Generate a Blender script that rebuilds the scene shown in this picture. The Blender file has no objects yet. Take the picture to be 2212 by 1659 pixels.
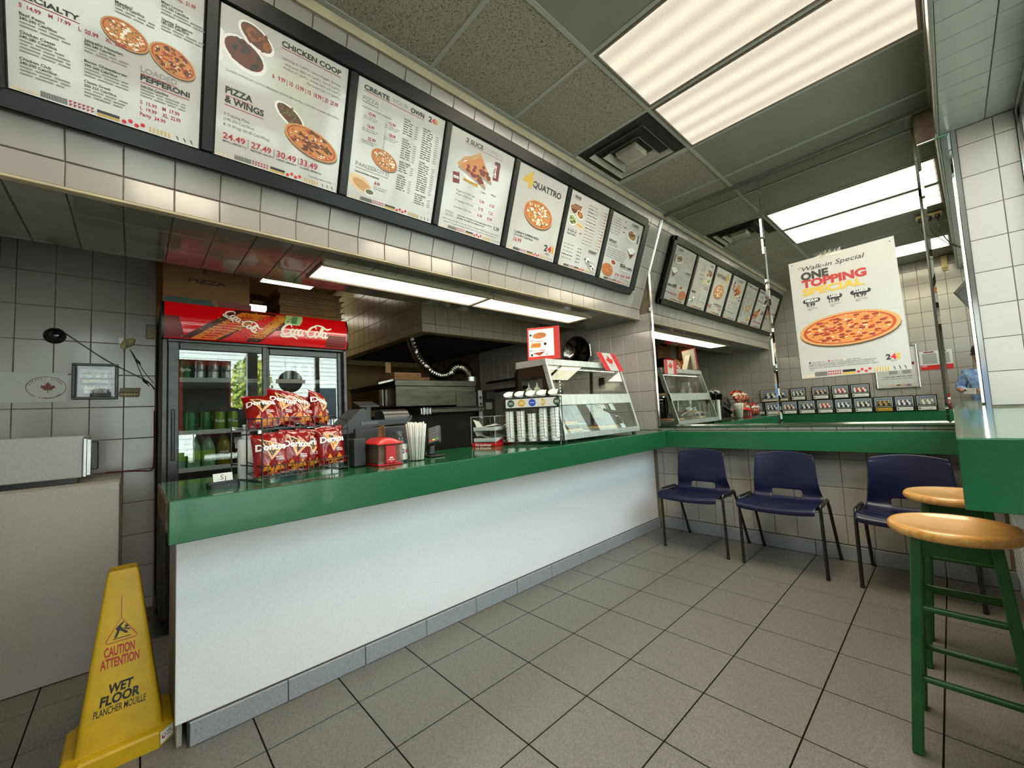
import bpy, bmesh, math, random
from mathutils import Vector, Matrix
random.seed(7)
S = bpy.context.scene
COL = S.collection
PI = math.pi

# ------------------------------------------------------------------ camera, sky, exposure
CAM = Vector((1.797, -3.739, 1.168))
def cam_axes(yaw=47.02, pitch=4.035, roll=-2.912):
    y, p, r = (math.radians(a) for a in (yaw, pitch, roll))
    F = Vector((-math.sin(y) * math.cos(p), math.cos(y) * math.cos(p), math.sin(p)))
    R = Vector((math.cos(y), math.sin(y), 0)); U = R.cross(F)
    return R * math.cos(r) + U * math.sin(r), U * math.cos(r) - R * math.sin(r), F
CR, CU, CF = cam_axes()
cd = bpy.data.cameras.new('camera'); cam = bpy.data.objects.new('camera', cd); COL.objects.link(cam)
m = Matrix((CR, CU, -CF)).transposed().to_4x4(); m.translation = CAM
cam.matrix_world = m
cd.sensor_width = 36; cd.lens = 36 * 879.6 / 2212; cd.clip_start = 0.004; cd.clip_end = 200
S.camera = cam
w = bpy.data.worlds.new('sky'); S.world = w; w.use_nodes = True
nt = w.node_tree; nt.nodes.clear()
sky = nt.nodes.new('ShaderNodeTexSky'); sky.sky_type = 'NISHITA'; sky.sun_disc = False
sky.sun_elevation = math.radians(48); sky.sun_rotation = math.radians(200); sky.air_density = 1.0; sky.dust_density = 3.0
bg = nt.nodes.new('ShaderNodeBackground'); bg.inputs[1].default_value = 2.5
wo = nt.nodes.new('ShaderNodeOutputWorld')
hs = nt.nodes.new('ShaderNodeHueSaturation'); hs.inputs['Saturation'].default_value = 0.38
nt.links.new(sky.outputs[0], hs.inputs['Color']); nt.links.new(hs.outputs[0], bg.inputs[0]); nt.links.new(bg.outputs[0], wo.inputs[0])
S.view_settings.view_transform = 'Standard'; S.view_settings.look = 'None'; S.view_settings.gamma = 1.0
S.view_settings.use_curve_mapping = False
S.view_settings.exposure = 0.2
try:
    S.cycles.max_bounces = 8; S.cycles.diffuse_bounces = 4; S.cycles.glossy_bounces = 5
    S.cycles.transmission_bounces = 6; S.cycles.transparent_max_bounces = 12
    S.cycles.caustics_reflective = False; S.cycles.caustics_refractive = False
    S.cycles.sample_clamp_indirect = 6.0; S.cycles.use_denoising = True
    S.cycles.use_adaptive_sampling = True; S.cycles.adaptive_threshold = 0.02
except Exception:
    pass
pl_ = bpy.data.lights.new('window_portal', 'AREA'); pl_.shape = 'RECTANGLE'; pl_.size = 4.1; pl_.size_y = 2.3; pl_.cycles.is_portal = True
po_ = bpy.data.objects.new('window_portal', pl_); COL.objects.link(po_); po_.location = (2.31, -2.08, 1.6); po_.rotation_euler = (0, PI / 2, 0)
pl_.size, pl_.size_y = 2.4, 4.1
LAMP = (1.0, 0.90, 0.70)      # fluorescent tubes behind yellowed diffusers
LAMP_POWER = 1.12

# ------------------------------------------------------------------ materials
def lin(c):
    return tuple(((v / 255 / 12.92) if v / 255 <= 0.04045 else ((v / 255 + 0.055) / 1.055) ** 2.4) for v in c)
MATS = {}
def M(name, rgb=(200, 200, 200), rough=0.5, metal=0.0, noise=None, amt=0.15, bump=None, spec=0.5, coat=0.0, emit=None, estr=1.0, rgb2=None, stretch=(1, 1, 1), rvar=0.0, rng=(.35, .65)):
    if name in MATS: return MATS[name]
    mt = bpy.data.materials.new(name); mt.use_nodes = True; MATS[name] = mt
    n = mt.node_tree; b = n.nodes['Principled BSDF']; c = lin(rgb)
    b.inputs['Base Color'].default_value = (*c, 1); b.inputs['Roughness'].default_value = rough
    b.inputs['Metallic'].default_value = metal; b.inputs['Specular IOR Level'].default_value = spec
    b.inputs['Coat Weight'].default_value = coat; b.inputs['Coat Roughness'].default_value = 0.06
    tc = None
    def coords():
        nonlocal tc
        if tc is None:
            t = n.nodes.new('ShaderNodeTexCoord'); mp = n.nodes.new('ShaderNodeMapping')
            mp.inputs['Scale'].default_value = stretch
            n.links.new(t.outputs['Object'], mp.inputs[0]); tc = mp.outputs[0]
        return tc
    if noise:
        nz = n.nodes.new('ShaderNodeTexNoise'); nz.inputs['Scale'].default_value = noise; nz.inputs['Detail'].default_value = 3
        n.links.new(coords(), nz.inputs['Vector'])
        mx = n.nodes.new('ShaderNodeMix'); mx.data_type = 'RGBA'
        c2 = lin(rgb2) if rgb2 else tuple(v * (1 - amt * 2) for v in c)
        mx.inputs['A'].default_value = (*c, 1); mx.inputs['B'].default_value = (*c2, 1)
        rp = n.nodes.new('ShaderNodeMapRange'); rp.inputs[1].default_value = rng[0]; rp.inputs[2].default_value = rng[1]
        n.links.new(nz.outputs[0], rp.inputs[0]); n.links.new(rp.outputs[0], mx.inputs['Factor'])
        n.links.new(mx.outputs['Result'], b.inputs['Base Color'])
        if rvar:
            r2 = n.nodes.new('ShaderNodeMapRange'); r2.inputs[3].default_value = rough - rvar; r2.inputs[4].default_value = rough + rvar
            n.links.new(rp.outputs[0], r2.inputs[0]); n.links.new(r2.outputs[0], b.inputs['Roughness'])
    if bump:
        nz = n.nodes.new('ShaderNodeTexNoise'); nz.inputs['Scale'].default_value = bump[0]; nz.inputs['Detail'].default_value = 2
        n.links.new(coords(), nz.inputs['Vector'])
        bp = n.nodes.new('ShaderNodeBump'); bp.inputs['Strength'].default_value = bump[1]; bp.inputs['Distance'].default_value = bump[2] if len(bump) > 2 else 0.002
        n.links.new(nz.outputs[0], bp.inputs['Height']); n.links.new(bp.outputs[0], b.inputs['Normal'])
    if emit:
        b.inputs['Emission Color'].default_value = (*emit, 1); b.inputs['Emission Strength'].default_value = estr
    return mt
def thin_glass(name, tint=(255, 255, 255), refl=1.0, rough=0.0, ior=1.45):
    if name in MATS: return MATS[name]
    mt = bpy.data.materials.new(name); mt.use_nodes = True; MATS[name] = mt
    n = mt.node_tree; n.nodes.clear()
    o = n.nodes.new('ShaderNodeOutputMaterial'); mx = n.nodes.new('ShaderNodeMixShader')
    t = n.nodes.new('ShaderNodeBsdfTransparent'); t.inputs[0].default_value = (*lin(tint), 1)
    g = n.nodes.new('ShaderNodeBsdfGlossy'); g.inputs['Roughness'].default_value = rough
    fr = n.nodes.new('ShaderNodeFresnel')
    ge = n.nodes.new('ShaderNodeNewGeometry'); mi = n.nodes.new('ShaderNodeMix'); mi.inputs[2].default_value = ior; mi.inputs[3].default_value = 1 / ior
    n.links.new(ge.outputs['Backfacing'], mi.inputs[0]); n.links.new(mi.outputs[0], fr.inputs[0])
    ml = n.nodes.new('ShaderNodeMath'); ml.operation = 'MULTIPLY'; ml.inputs[1].default_value = refl; ml.use_clamp = True
    n.links.new(fr.outputs[0], ml.inputs[0]); n.links.new(ml.outputs[0], mx.inputs[0])
    n.links.new(t.outputs[0], mx.inputs[1]); n.links.new(g.outputs[0], mx.inputs[2]); n.links.new(mx.outputs[0], o.inputs[0])
    return mt
def diffuser_mat(name, axis, period, power, base=0.55):
    """Prismatic diffuser lit by tubes: bright streaks over each tube."""
    if name in MATS: return MATS[name]
    mt = bpy.data.materials.new(name); mt.use_nodes = True; MATS[name] = mt
    n = mt.node_tree; n.nodes.clear()
    o = n.nodes.new('ShaderNodeOutputMaterial'); e = n.nodes.new('ShaderNodeEmission')
    t = n.nodes.new('ShaderNodeTexCoord'); sp = n.nodes.new('ShaderNodeSeparateXYZ'); n.links.new(t.outputs['Object'], sp.inputs[0])
    mu = n.nodes.new('ShaderNodeMath'); mu.operation = 'MULTIPLY'; mu.inputs[1].default_value = 2 * PI / period
    n.links.new(sp.outputs[axis], mu.inputs[0])
    cs = n.nodes.new('ShaderNodeMath'); cs.operation = 'COSINE'; n.links.new(mu.outputs[0], cs.inputs[0])
    nz = n.nodes.new('ShaderNodeTexNoise'); nz.inputs['Scale'].default_value = 220
    n.links.new(t.outputs['Object'], nz.inputs['Vector'])
    ad = n.nodes.new('ShaderNodeMath'); ad.operation = 'MULTIPLY_ADD'; ad.inputs[1].default_value = 0.12; ad.inputs[2].default_value = base
    n.links.new(cs.outputs[0], ad.inputs[0])
    a2 = n.nodes.new('ShaderNodeMath'); a2.operation = 'MULTIPLY_ADD'; a2.inputs[1].default_value = 0.3
    n.links.new(nz.outputs[0], a2.inputs[0]); n.links.new(ad.outputs[0], a2.inputs[2])
    a3 = n.nodes.new('ShaderNodeMath'); a3.operation = 'MULTIPLY'; a3.inputs[1].default_value = power
    n.links.new(a2.outputs[0], a3.inputs[0]); n.links.new(a3.outputs[0], e.inputs[1])
    e.inputs[0].default_value = (*LAMP, 1); n.links.new(e.outputs[0], o.inputs[0])
    return mt

# ------------------------------------------------------------------ mesh builder
V = Vector
class MB:
    def __init__(s): s.v = []; s.f = []; s.m = []; s.mi = 0
    def add(s, vs, fs):
        b = len(s.v); s.v += [V(p) for p in vs]
        for f in fs: s.f.append([b + i for i in f]); s.m.append(s.mi)
        return s
    def box(s, x0, x1, y0, y1, z0, z1, c=0.0):
        return s.obox(((x0 + x1) / 2, (y0 + y1) / 2, (z0 + z1) / 2), (1, 0, 0), (0, 1, 0), (0, 0, 1), (x1 - x0) / 2, (y1 - y0) / 2, (z1 - z0) / 2, c)
    def obox(s, o, X, Y, Z, a, b, h, c=0.0):
        o, X, Y, Z = V(o), V(X), V(Y), V(Z)
        P = lambda x, y, z: o + X * x + Y * y + Z * z
        if c <= 0:
            vs = [P(i * a, j * b, k * h) for k in (-1, 1) for j in (-1, 1) for i in (-1, 1)]
            return s.add(vs, [(0, 2, 3, 1), (4, 5, 7, 6), (0, 1, 5, 4), (2, 6, 7, 3), (0, 4, 6, 2), (1, 3, 7, 5)])
        c = min(c, a * .9, b * .9, h * .9)
        vs, ix = [], {}
        for i in (-1, 1):
            for j in (-1, 1):
                for k in (-1, 1):
                    for ax in range(3):
                        ix[i, j, k, ax] = len(vs)
                        vs.append(P(i * (a - c * (ax != 0)), j * (b - c * (ax != 1)), k * (h - c * (ax != 2))))
        fs = []
        for t in (-1, 1):
            fs.append([ix[t, j, k, 0] for j, k in ((-1, -1), (1, -1), (1, 1), (-1, 1))])
            fs.append([ix[i, t, k, 1] for i, k in ((-1, -1), (1, -1), (1, 1), (-1, 1))])
            fs.append([ix[i, j, t, 2] for i, j in ((-1, -1), (1, -1), (1, 1), (-1, 1))])
        for p in (-1, 1):
            for q in (-1, 1):
                fs.append([ix[p, q, -1, 0], ix[p, q, 1, 0], ix[p, q, 1, 1], ix[p, q, -1, 1]])
                fs.append([ix[p, -1, q, 0], ix[p, 1, q, 0], ix[p, 1, q, 2], ix[p, -1, q, 2]])
                fs.append([ix[-1, p, q, 1], ix[1, p, q, 1], ix[1, p, q, 2], ix[-1, p, q, 2]])
        for i in (-1, 1):
            for j in (-1, 1):
                for k in (-1, 1): fs.append([ix[i, j, k, 0], ix[i, j, k, 1], ix[i, j, k, 2]])
        return s.add(vs, fs)
    def beam(s, p0, p1, wx, wy, side=(0, 1, 0), c=0.002):
        p0, p1 = V(p0), V(p1); d = p1 - p0; L = d.length; z = d / L
        x = V(side).cross(z).normalized(); y = z.cross(x)
        return s.obox((p0 + p1) / 2, x, y, z, wx / 2, wy / 2, L / 2, c)
    def tube(s, p0, p1, r0, r1=None, n=8):
        return s.path([p0, p1], r0, n, r1=r1)
    def path(s, pts, r, n=6, closed=False, r1=None):
        pts = [V(p) for p in pts]; N = len(pts); rings = []
        t0 = (pts[1] - pts[0]).normalized(); a = V((0, 0, 1)) if abs(t0.z) < .9 else V((1, 0, 0))
        x = a.cross(t0).normalized(); b0 = len(s.v); vs = []
        for i, p in enumerate(pts):
            if closed: t = (pts[(i + 1) % N] - pts[i - 1]).normalized()
            elif i == 0: t = t0
            elif i == N - 1: t = (pts[i] - pts[i - 1]).normalized()
            else:
                t = ((pts[i + 1] - p).normalized() + (p - pts[i - 1]).normalized())
                t = t.normalized() if t.length > 1e-6 else (p - pts[i - 1]).normalized()
            x = (x - t * x.dot(t)); x = x.normalized() if x.length > 1e-6 else t.orthogonal().normalized()
            y = t.cross(x)
            rr = r if r1 is None else r + (r1 - r) * i / (N - 1)
            if callable(r): rr = r(i / (N - 1))
            vs += [p + (x * math.cos(2 * PI * k / n) + y * math.sin(2 * PI * k / n)) * rr for k in range(n)]
        fs = []
        for i in range(N if closed else N - 1):
            j = (i + 1) % N
            for k in range(n):
                l = (k + 1) % n; fs.append((i * n + k, i * n + l, j * n + l, j * n + k))
        if not closed:
            fs.append(list(range(n))[::-1]); fs.append([(N - 1) * n + k for k in range(n)])
        return s.add(vs, fs)
    def lathe(s, prof, n=20, o=(0, 0, 0), sx=1, sy=1, ax=None):
        o = V(o); X, Y, Z = (V((1, 0, 0)), V((0, 1, 0)), V((0, 0, 1)))
        if ax is not None:
            Z = V(ax).normalized(); X = Z.orthogonal().normalized(); Y = Z.cross(X)
        vs, fs = [], []
        for r, z in prof:
            vs += [o + X * (r * sx * math.cos(2 * PI * k / n)) + Y * (r * sy * math.sin(2 * PI * k / n)) + Z * z for k in range(n)]
        for i in range(len(prof) - 1):
            for k in range(n):
                l = (k + 1) % n; fs.append((i * n + k, i * n + l, (i + 1) * n + l, (i + 1) * n + k))
        if prof[0][0] > 1e-6: fs.append(list(range(n))[::-1])
        if prof[-1][0] > 1e-6: fs.append([(len(prof) - 1) * n + k for k in range(n)])
        return s.add(vs, fs)
    def prism(s, poly, off):
        poly = [V(p) for p in poly]; off = V(off); n = len(poly)
        return s.add(poly + [p + off for p in poly], [list(range(n))[::-1], [n + i for i in range(n)]] + [(i, (i + 1) % n, n + (i + 1) % n, n + i) for i in range(n)])
    def frustum(s, o, a0, b0, a1, b1, h, X=(1, 0, 0), Y=(0, 1, 0), shift=(0, 0)):
        o, X, Y = V(o), V(X), V(Y); Z = X.cross(Y)
        q = ((-1, -1), (1, -1), (1, 1), (-1, 1))
        vs = [o + X * (i * a0) + Y * (j * b0) for i, j in q] + [o + X * (i * a1 + shift[0]) + Y * (j * b1 + shift[1]) + Z * h for i, j in q]
        return s.add(vs, [(3, 2, 1, 0), (4, 5, 6, 7)] + [(i, (i + 1) % 4, 4 + (i + 1) % 4, 4 + i) for i in range(4)])
    def poly(s, pts): return s.add(pts, [list(range(len(pts)))])
    def grid(s, fn, nu, nv, skip=None, close_u=False):
        vs = [fn(i / nu, j / nv) for j in range(nv + 1) for i in range(nu + (0 if close_u else 1))]
        W = nu if close_u else nu + 1; fs = []
        for j in range(nv):
            for i in range(nu):
                if skip and skip(i, j): continue
                k = (i + 1) % W
                fs.append((j * W + i, j * W + k, (j + 1) * W + k, (j + 1) * W + i))
        return s.add(vs, fs)
    def xf(s, mat, start=0):
        for i in range(start, len(s.v)): s.v[i] = mat @ s.v[i]
        return s
    def mesh(s, name, mats, shift=(0, 0, 0), smooth=0, recalc=True):
        me = bpy.data.meshes.new(name); sh = V(shift)
        me.from_pydata([p - sh for p in s.v], [], s.f)
        for mt in (mats if isinstance(mats, (list, tuple)) else [mats]): me.materials.append(mt)
        me.polygons.foreach_set('material_index', s.m)
        if recalc:
            b = bmesh.new(); b.from_mesh(me); bmesh.ops.recalc_face_normals(b, faces=b.faces); b.to_mesh(me); b.free()
        if smooth:
            me.polygons.foreach_set('use_smooth', [True] * len(me.polygons))
            me.set_sharp_from_angle(angle=math.radians(smooth))
        me.update(); return me
ORG = {}
def tag(o, label=None, cat=None, group=None, kind=None):
    for k, val in (('label', label), ('category', cat), ('group', group), ('kind', kind)):
        if val: o[k] = val
    return o
def thing(name, label, cat, loc=(0, 0, 0), group=None, local=False):
    o = bpy.data.objects.new(name, None); COL.objects.link(o); o.empty_display_size = 0.05
    o.location = loc; ORG[o.name] = V((0, 0, 0)) if local else V(loc)
    return tag(o, label, cat, group)
def part(name, mb, mats, parent, smooth=0, label=None, kind=None, recalc=True):
    org = ORG.get(parent.name, V((0, 0, 0)))
    o = bpy.data.objects.new(name, mb.mesh(name, mats, org, smooth, recalc)); COL.objects.link(o)
    o.parent = parent; ORG[o.name] = org
    return tag(o, label, None, None, kind)
def solo(name, mb, mats, label, cat, loc, group=None, smooth=0):
    o = bpy.data.objects.new(name, mb.mesh(name, mats, loc, smooth)); COL.objects.link(o); o.location = loc; ORG[o.name] = V(loc)
    return tag(o, label, cat, group)
def struct(name, mb, mats, smooth=0, label=None):
    o = bpy.data.objects.new(name, mb.mesh(name, mats, (0, 0, 0), smooth)); COL.objects.link(o); ORG[o.name] = V((0, 0, 0))
    return tag(o, label, None, None, 'structure')
def copy_tree(o, loc=None, rotz=None, label=None, parent=None):
    c = o.copy(); COL.objects.link(c)
    if parent is not None: c.parent = parent
    if loc is not None: c.location = loc
    if rotz is not None: c.rotation_euler = (0, 0, rotz)
    if label: c['label'] = label
    ORG[c.name] = V((0, 0, 0))
    for ch in list(o.children): copy_tree(ch, parent=c)
    return c

# ------------------------------------------------------------------ flat print (lettering, logos, pictures of food)
INK = {'k': (28, 28, 28), 'r': (165, 30, 35), 'g': (95, 92, 88), 'l': (150, 149, 146), 'o': (138, 136, 130), 'y': (196, 160, 50), 'w': (245, 245, 240),
       'crust': (190, 142, 84), 'cheese': (196, 126, 62), 'sauce': (170, 62, 30), 'pep': (112, 26, 18), 'pep2': (150, 44, 26), 'board': (74, 52, 36), 'plate': (232, 230, 226),
       'wing': (140, 82, 42), 'wing2': (95, 50, 28), 'white': (240, 232, 214), 'olive': (92, 88, 52), 'green': (20, 84, 56), 'blue': (36, 70, 170), 'gold': (200, 150, 45),
       'red': (196, 22, 28), 'brightred': (214, 26, 26), 'cream': (248, 240, 222), 'black': (14, 13, 13), 'amber': (226, 120, 24), 'brown': (70, 24, 10), 'lime': (170, 200, 130), 'darkgreen': (18, 56, 40),
       'orange': (222, 130, 36), 'sky': (120, 130, 150), 'grey': (120, 122, 124), 'dark': (52, 46, 46), 'navy': (30, 36, 80), 'shadow': (150, 148, 144), 'tan': (216, 190, 150), 'purple': (70, 50, 110), 'sienna': (190, 92, 40)}
def ink(c): return M('ink_' + c, INK[c], 0.45)
_txt = {}
def text_polys(st, bold=0.0):
    key = (st, bold)
    if key in _txt: return _txt[key]
    cu = bpy.data.curves.new('t', 'FONT'); cu.body = st; cu.size = 1.0; cu.resolution_u = 3; cu.offset = bold; cu.fill_mode = 'FRONT'
    ob = bpy.data.objects.new('t', cu); me = bpy.data.meshes.new_from_object(ob)
    vs = [(p.co.x, p.co.y) for p in me.vertices]; fs = [list(p.vertices) for p in me.polygons]
    bpy.data.objects.remove(ob); bpy.data.curves.remove(cu); bpy.data.meshes.remove(me)
    if vs:
        x0 = min(p[0] for p in vs); x1 = max(p[0] for p in vs)
        vs = [(p[0] - x0, p[1]) for p in vs]; W = x1 - x0
    else: W = 1
    _txt[key] = (vs, fs, W); return _txt[key]
class Print:
    """Flat print laid on a surface: o + U*u + W*v, lifted a fraction of a millimetre."""
    def __init__(s, o, U, W, N=None, lift=0.0005, depth=None):
        s.o, s.U, s.W = V(o), V(U), V(W); s.N = V(N) if N is not None else s.U.cross(s.W).normalized()
        s.mb = MB(); s.cols = []; s.lift = lift; s.k = 0; s.depth = depth
    def pt(s, u, v, z): return s.o + s.U * u + s.W * v + s.N * (z + (s.depth(u, v) if s.depth else 0))
    def face(s, pts, fs, c):
        if c not in s.cols: s.cols.append(c)
        s.mb.mi = s.cols.index(c); s.k += 1
        z = s.lift * .6 + s.k * 0.000004
        s.mb.add([s.pt(u, v, z) for u, v in pts], fs)
    def poly(s, pts, c): s.face(pts, [list(range(len(pts)))], c)
    def rect(s, u0, v0, u1, v1, c): s.poly([(u0, v0), (u1, v0), (u1, v1), (u0, v1)], c)
    def disc(s, u, v, ru, rv, c, rot=0.0, n=20, a0=0, a1=2 * PI):
        ca, sa = math.cos(rot), math.sin(rot); full = abs(a1 - a0 - 2 * PI) < 1e-6
        ps = [(ru * math.cos(a0 + (a1 - a0) * i / n), rv * math.sin(a0 + (a1 - a0) * i / n)) for i in range(n + (0 if full else 1))]
        s.poly([(u + x * ca - y * sa, v + x * sa + y * ca) for x, y in ps], c)
    def text(s, st, u, v, w, h, c, bold=0.012, shear=0.0, rot=0.0, warp=None):
        vs, fs, W = text_polys(st, bold)
        if not vs: return
        sx = w / W; sy = h / 0.70; ca, sa = math.cos(rot), math.sin(rot); out = []
        for x, y in vs:
            a, b = x * sx + shear * y * sy, y * sy
            if warp: a, b = warp(a, b)
            out.append((u + a * ca - b * sa, v + a * sa + b * ca))
        s.face(out, fs, c)
    def line(s, pts, wd, c, closed=False):
        P = [V((p[0], p[1])) for p in pts]; n = len(P); L, R = [], []
        for i in range(n):
            a = P[i - 1] if (i or closed) else P[i]; b = P[(i + 1) % n] if (i < n - 1 or closed) else P[i]
            t = (b - a); t = t.normalized() if t.length > 1e-9 else V((1, 0)); q = V((-t.y, t.x)) * (wd(i / max(1, n - 1)) if callable(wd) else wd) / 2
            L.append(P[i] + q); R.append(P[i] - q)
        m_ = n if closed else n - 1
        s.face([tuple(p) for p in L + R], [(i, (i + 1) % n, n + (i + 1) % n, n + i) for i in range(m_)], c)
    def blur(s, u, v, w, h, c='g', words=None, seed=0):
        rn = random.Random(seed * 77 + int(u * 1000) + int(v * 3000)); x = u
        while x < u + w - h:
            L = min(rn.uniform(2, 6) * h, u + w - x); s.rect(x, v, x + L, v + h * .62, c); x += L + h * .8
    def pizza(s, u, v, ru, rv, rot=0.0, kind='pep', seed=1, board=True):
        rn = random.Random(seed); ca, sa = math.cos(rot), math.sin(rot)
        if board:
            s.disc(u + ru * .02, v - rv * .16, ru * 1.0, rv, 'shadow', rot, 28); s.disc(u, v - rv * .10, ru * 1.0, rv, 'board', rot, 28)
        s.disc(u, v, ru, rv, 'crust', rot, 28); s.disc(u, v, ru * .92, rv * .9, 'sauce', rot, 28); s.disc(u, v, ru * .86, rv * .84, 'cheese', rot, 28)
        def put(n_, c, q0, q1, rmax=.8):
            for _ in range(n_):
                a = rn.uniform(0, 2 * PI); r = rmax * math.sqrt(rn.random()); x, y = ru * r * math.cos(a), rv * r * math.sin(a); q = rn.uniform(q0, q1)
                s.disc(u + x * ca - y * sa, v + x * sa + y * ca, ru * q, rv * q, c, rot + rn.uniform(-.3, .3), 7)
        if kind == 'pep':
            put(60, 'sauce', .03, .07, .84); put(44, 'tan', .015, .04, .84); put(20, 'white', .012, .025)
            for i in range(38):
                a = i * 2.39996 + rn.uniform(-.25, .25); r = .80 * math.sqrt((i + .5) / 38); x, y = ru * r * math.cos(a), rv * r * math.sin(a); q = rn.uniform(.052, .068)
                s.disc(u + x * ca - y * sa, v + x * sa + y * ca, ru * q, rv * q, 'pep', rot, 9); s.disc(u + x * ca - y * sa + ru * .008, v + x * sa + y * ca + rv * .012, ru * q * .7, rv * q * .62, 'pep2', rot, 8)
            put(16, 'cheese', .012, .03)
        elif kind == 'meat': put(50, 'wing2', .06, .12); put(26, 'sauce', .04, .08); put(20, 'white', .02, .05)
        else: put(30, 'white', .05, .10); put(46, 'olive', .03, .06); put(24, 'white', .03, .06); put(14, 'sauce', .03, .06)
    def bowl(s, u, v, ru, rv, rot, c1, c2, seed=1):
        rn = random.Random(seed); ca, sa = math.cos(rot), math.sin(rot)
        s.disc(u, v, ru, rv, 'plate', rot, 22); s.disc(u, v + rv * .06, ru * .86, rv * .8, c2, rot, 20)
        for _ in range(26):
            a = rn.uniform(0, 2 * PI); r = .72 * math.sqrt(rn.random()); x, y = ru * r * math.cos(a), rv * r * math.sin(a) + rv * .08; q = rn.uniform(.12, .24)
            s.disc(u + x * ca - y * sa, v + x * sa + y * ca, ru * q, rv * q * .8, c1 if rn.random() < .6 else c2, rn.uniform(0, 3), 7)
    def strip(s, u0, u1, v, h):
        """The chain's pattern border: triangles, bars, flags, blocks, dots."""
        L = u1 - u0; f = lambda t: u0 + L * t
        for i in range(5): a = f(.005 + i * .025); s.poly([(a, v), (a + L * .022, v), (a + L * .018, v + h * .6)], 'tan')
        for i in range(17): a = f(.135 + i * .0075); s.rect(a, v, a + L * .004, v + h, 'k')
        for i in range(6):
            a = f(.268 + i * .022)
            s.poly([(a, v + h), (a + L * .019, v + h), (a + L * .003, v + h * .55)], 'r'); s.poly([(a, v + h * .45), (a + L * .019, v + h * .45), (a + L * .003, v)], 'r')
        s.rect(f(.41), v + h * .5, f(.53), v + h, 'k'); s.rect(f(.41), v, f(.53), v + h * .4, 'y')
        for i in range(4): s.disc(f(.555 + i * .035), v + h * (.35 if i % 2 == 0 else .78), L * .014, L * .014, 'red', n=12)
        for i in range(12): a = f(.70 + i * .0115); s.rect(a, v, a + L * .006, v + h, 'tan' if i % 2 else 'y')
        for i in range(3): a = f(.86 + i * .045); s.disc(a, v, L * .018, h * .9, 'k', n=8, a0=0, a1=PI / 2)
    def two41(s, u, v, w, h):
        s.text('2', u, v, w * .34, h, 'k', .035); s.text('4', u + w * .34, v, w * .38, h, 'red', .035); s.text('1', u + w * .76, v, w * .2, h, 'y', .035)
    def leaf(s, u, v, R, c='red', rot=0.0):
        h = [(0, 1), (.14, .66), (.30, .74), (.22, .28), (.42, .48), (.50, .36), (.80, .42), (.70, .18), (.86, .08), (.42, -.26), (.48, -.42), (.05, -.34), (.05, -.80)]
        pts = h + [(-x, y) for x, y in h[::-1][:-1]]; ca, sa = math.cos(rot), math.sin(rot)
        s.poly([(u + (x * ca - y * sa) * R, v + (x * sa + y * ca) * R) for x, y in pts], c)
    def script(s, u, v, w, c, rot=0.0, wd=0.085):
        """Cursive double-C soda logo drawn as tapering strokes."""
        def cr(P, n=7):
            out = []
            for i in range(len(P) - 1):
                p0, p1, p2, p3 = P[max(0, i - 1)], P[i], P[i + 1], P[min(len(P) - 1, i + 2)]
                for k in range(n):
                    t = k / n; out.append(tuple(.5 * (2 * p1[d] + (p2[d] - p0[d]) * t + (2 * p0[d] - 5 * p1[d] + 4 * p2[d] - p3[d]) * t * t + (3 * p1[d] - p0[d] - 3 * p2[d] + p3[d]) * t ** 3) for d in (0, 1)))
            return out + [P[-1]]
        E_ = lambda x, r=.17, h=.27: [(x + r * math.cos(a), .27 + h * math.sin(a)) for a in [i * PI / 4 + .6 for i in range(9)]]
        ST = [[(.86, .72), (.80, .92), (.55, .98), (.28, .72), (.16, .32), (.34, .02), (.62, .02), (.86, .22)],
              [(.30, .05), (.16, -.10), (.30, -.22), (.75, -.20), (1.15, -.12), (1.45, -.26), (1.62, -.34)],
              E_(1.02), [(1.48, .46), (1.36, .54), (1.21, .30), (1.28, .02), (1.50, .12)], E_(1.70), [(1.89, .54), (1.86, .12), (1.97, .02), (2.06, .16)], [(2.08, .40), (2.24, .42)],
              [(3.02, .74), (2.98, .94), (2.72, .98), (2.44, .70), (2.34, .30), (2.52, .0), (2.82, .02), (3.04, .22)], [(2.72, .96), (3.0, 1.16), (3.5, 1.12), (3.95, .86), (4.25, .92), (4.4, 1.02)],
              E_(3.16), [(3.36, .10), (3.56, .5), (3.66, .92), (3.54, .96), (3.46, .5), (3.50, .08), (3.64, .08)], E_(3.84), [(4.03, .54), (4.0, .12), (4.12, .02), (4.26, .18)]]
        k = w / 4.4; ca, sa = math.cos(rot), math.sin(rot)
        for st in ST:
            q = cr(st); q = [((x + .22 * y) * k, y * k) for x, y in q]
            s.line([(u + x * ca - y * sa, v + x * sa + y * ca) for x, y in q], lambda t: k * (wd * 1.0 + 0.10 * math.sin(PI * min(1, max(0, t)))), c)
    def done(s, name, parent, label=None):
        return part(name, s.mb, [ink(c) for c in s.cols] or [ink('k')], parent, label=label, recalc=False)
def table(P, rows):
    for st, u, v, w_, h, c in rows:
        if c == 'x': P.two41(u, v, w_, h); continue
        if c == 's': P.text(st, u, v, w_, h, 'k', .004, shear=.28); continue
        b = {'k': .034 if h > .012 else .018, 'r': .018, 'y': .04, 'w': .025}.get(c, .0)
        if h > .045 and c in 'kr': b = .05
        P.text(st, u, v, w_, h, c, b)

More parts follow.
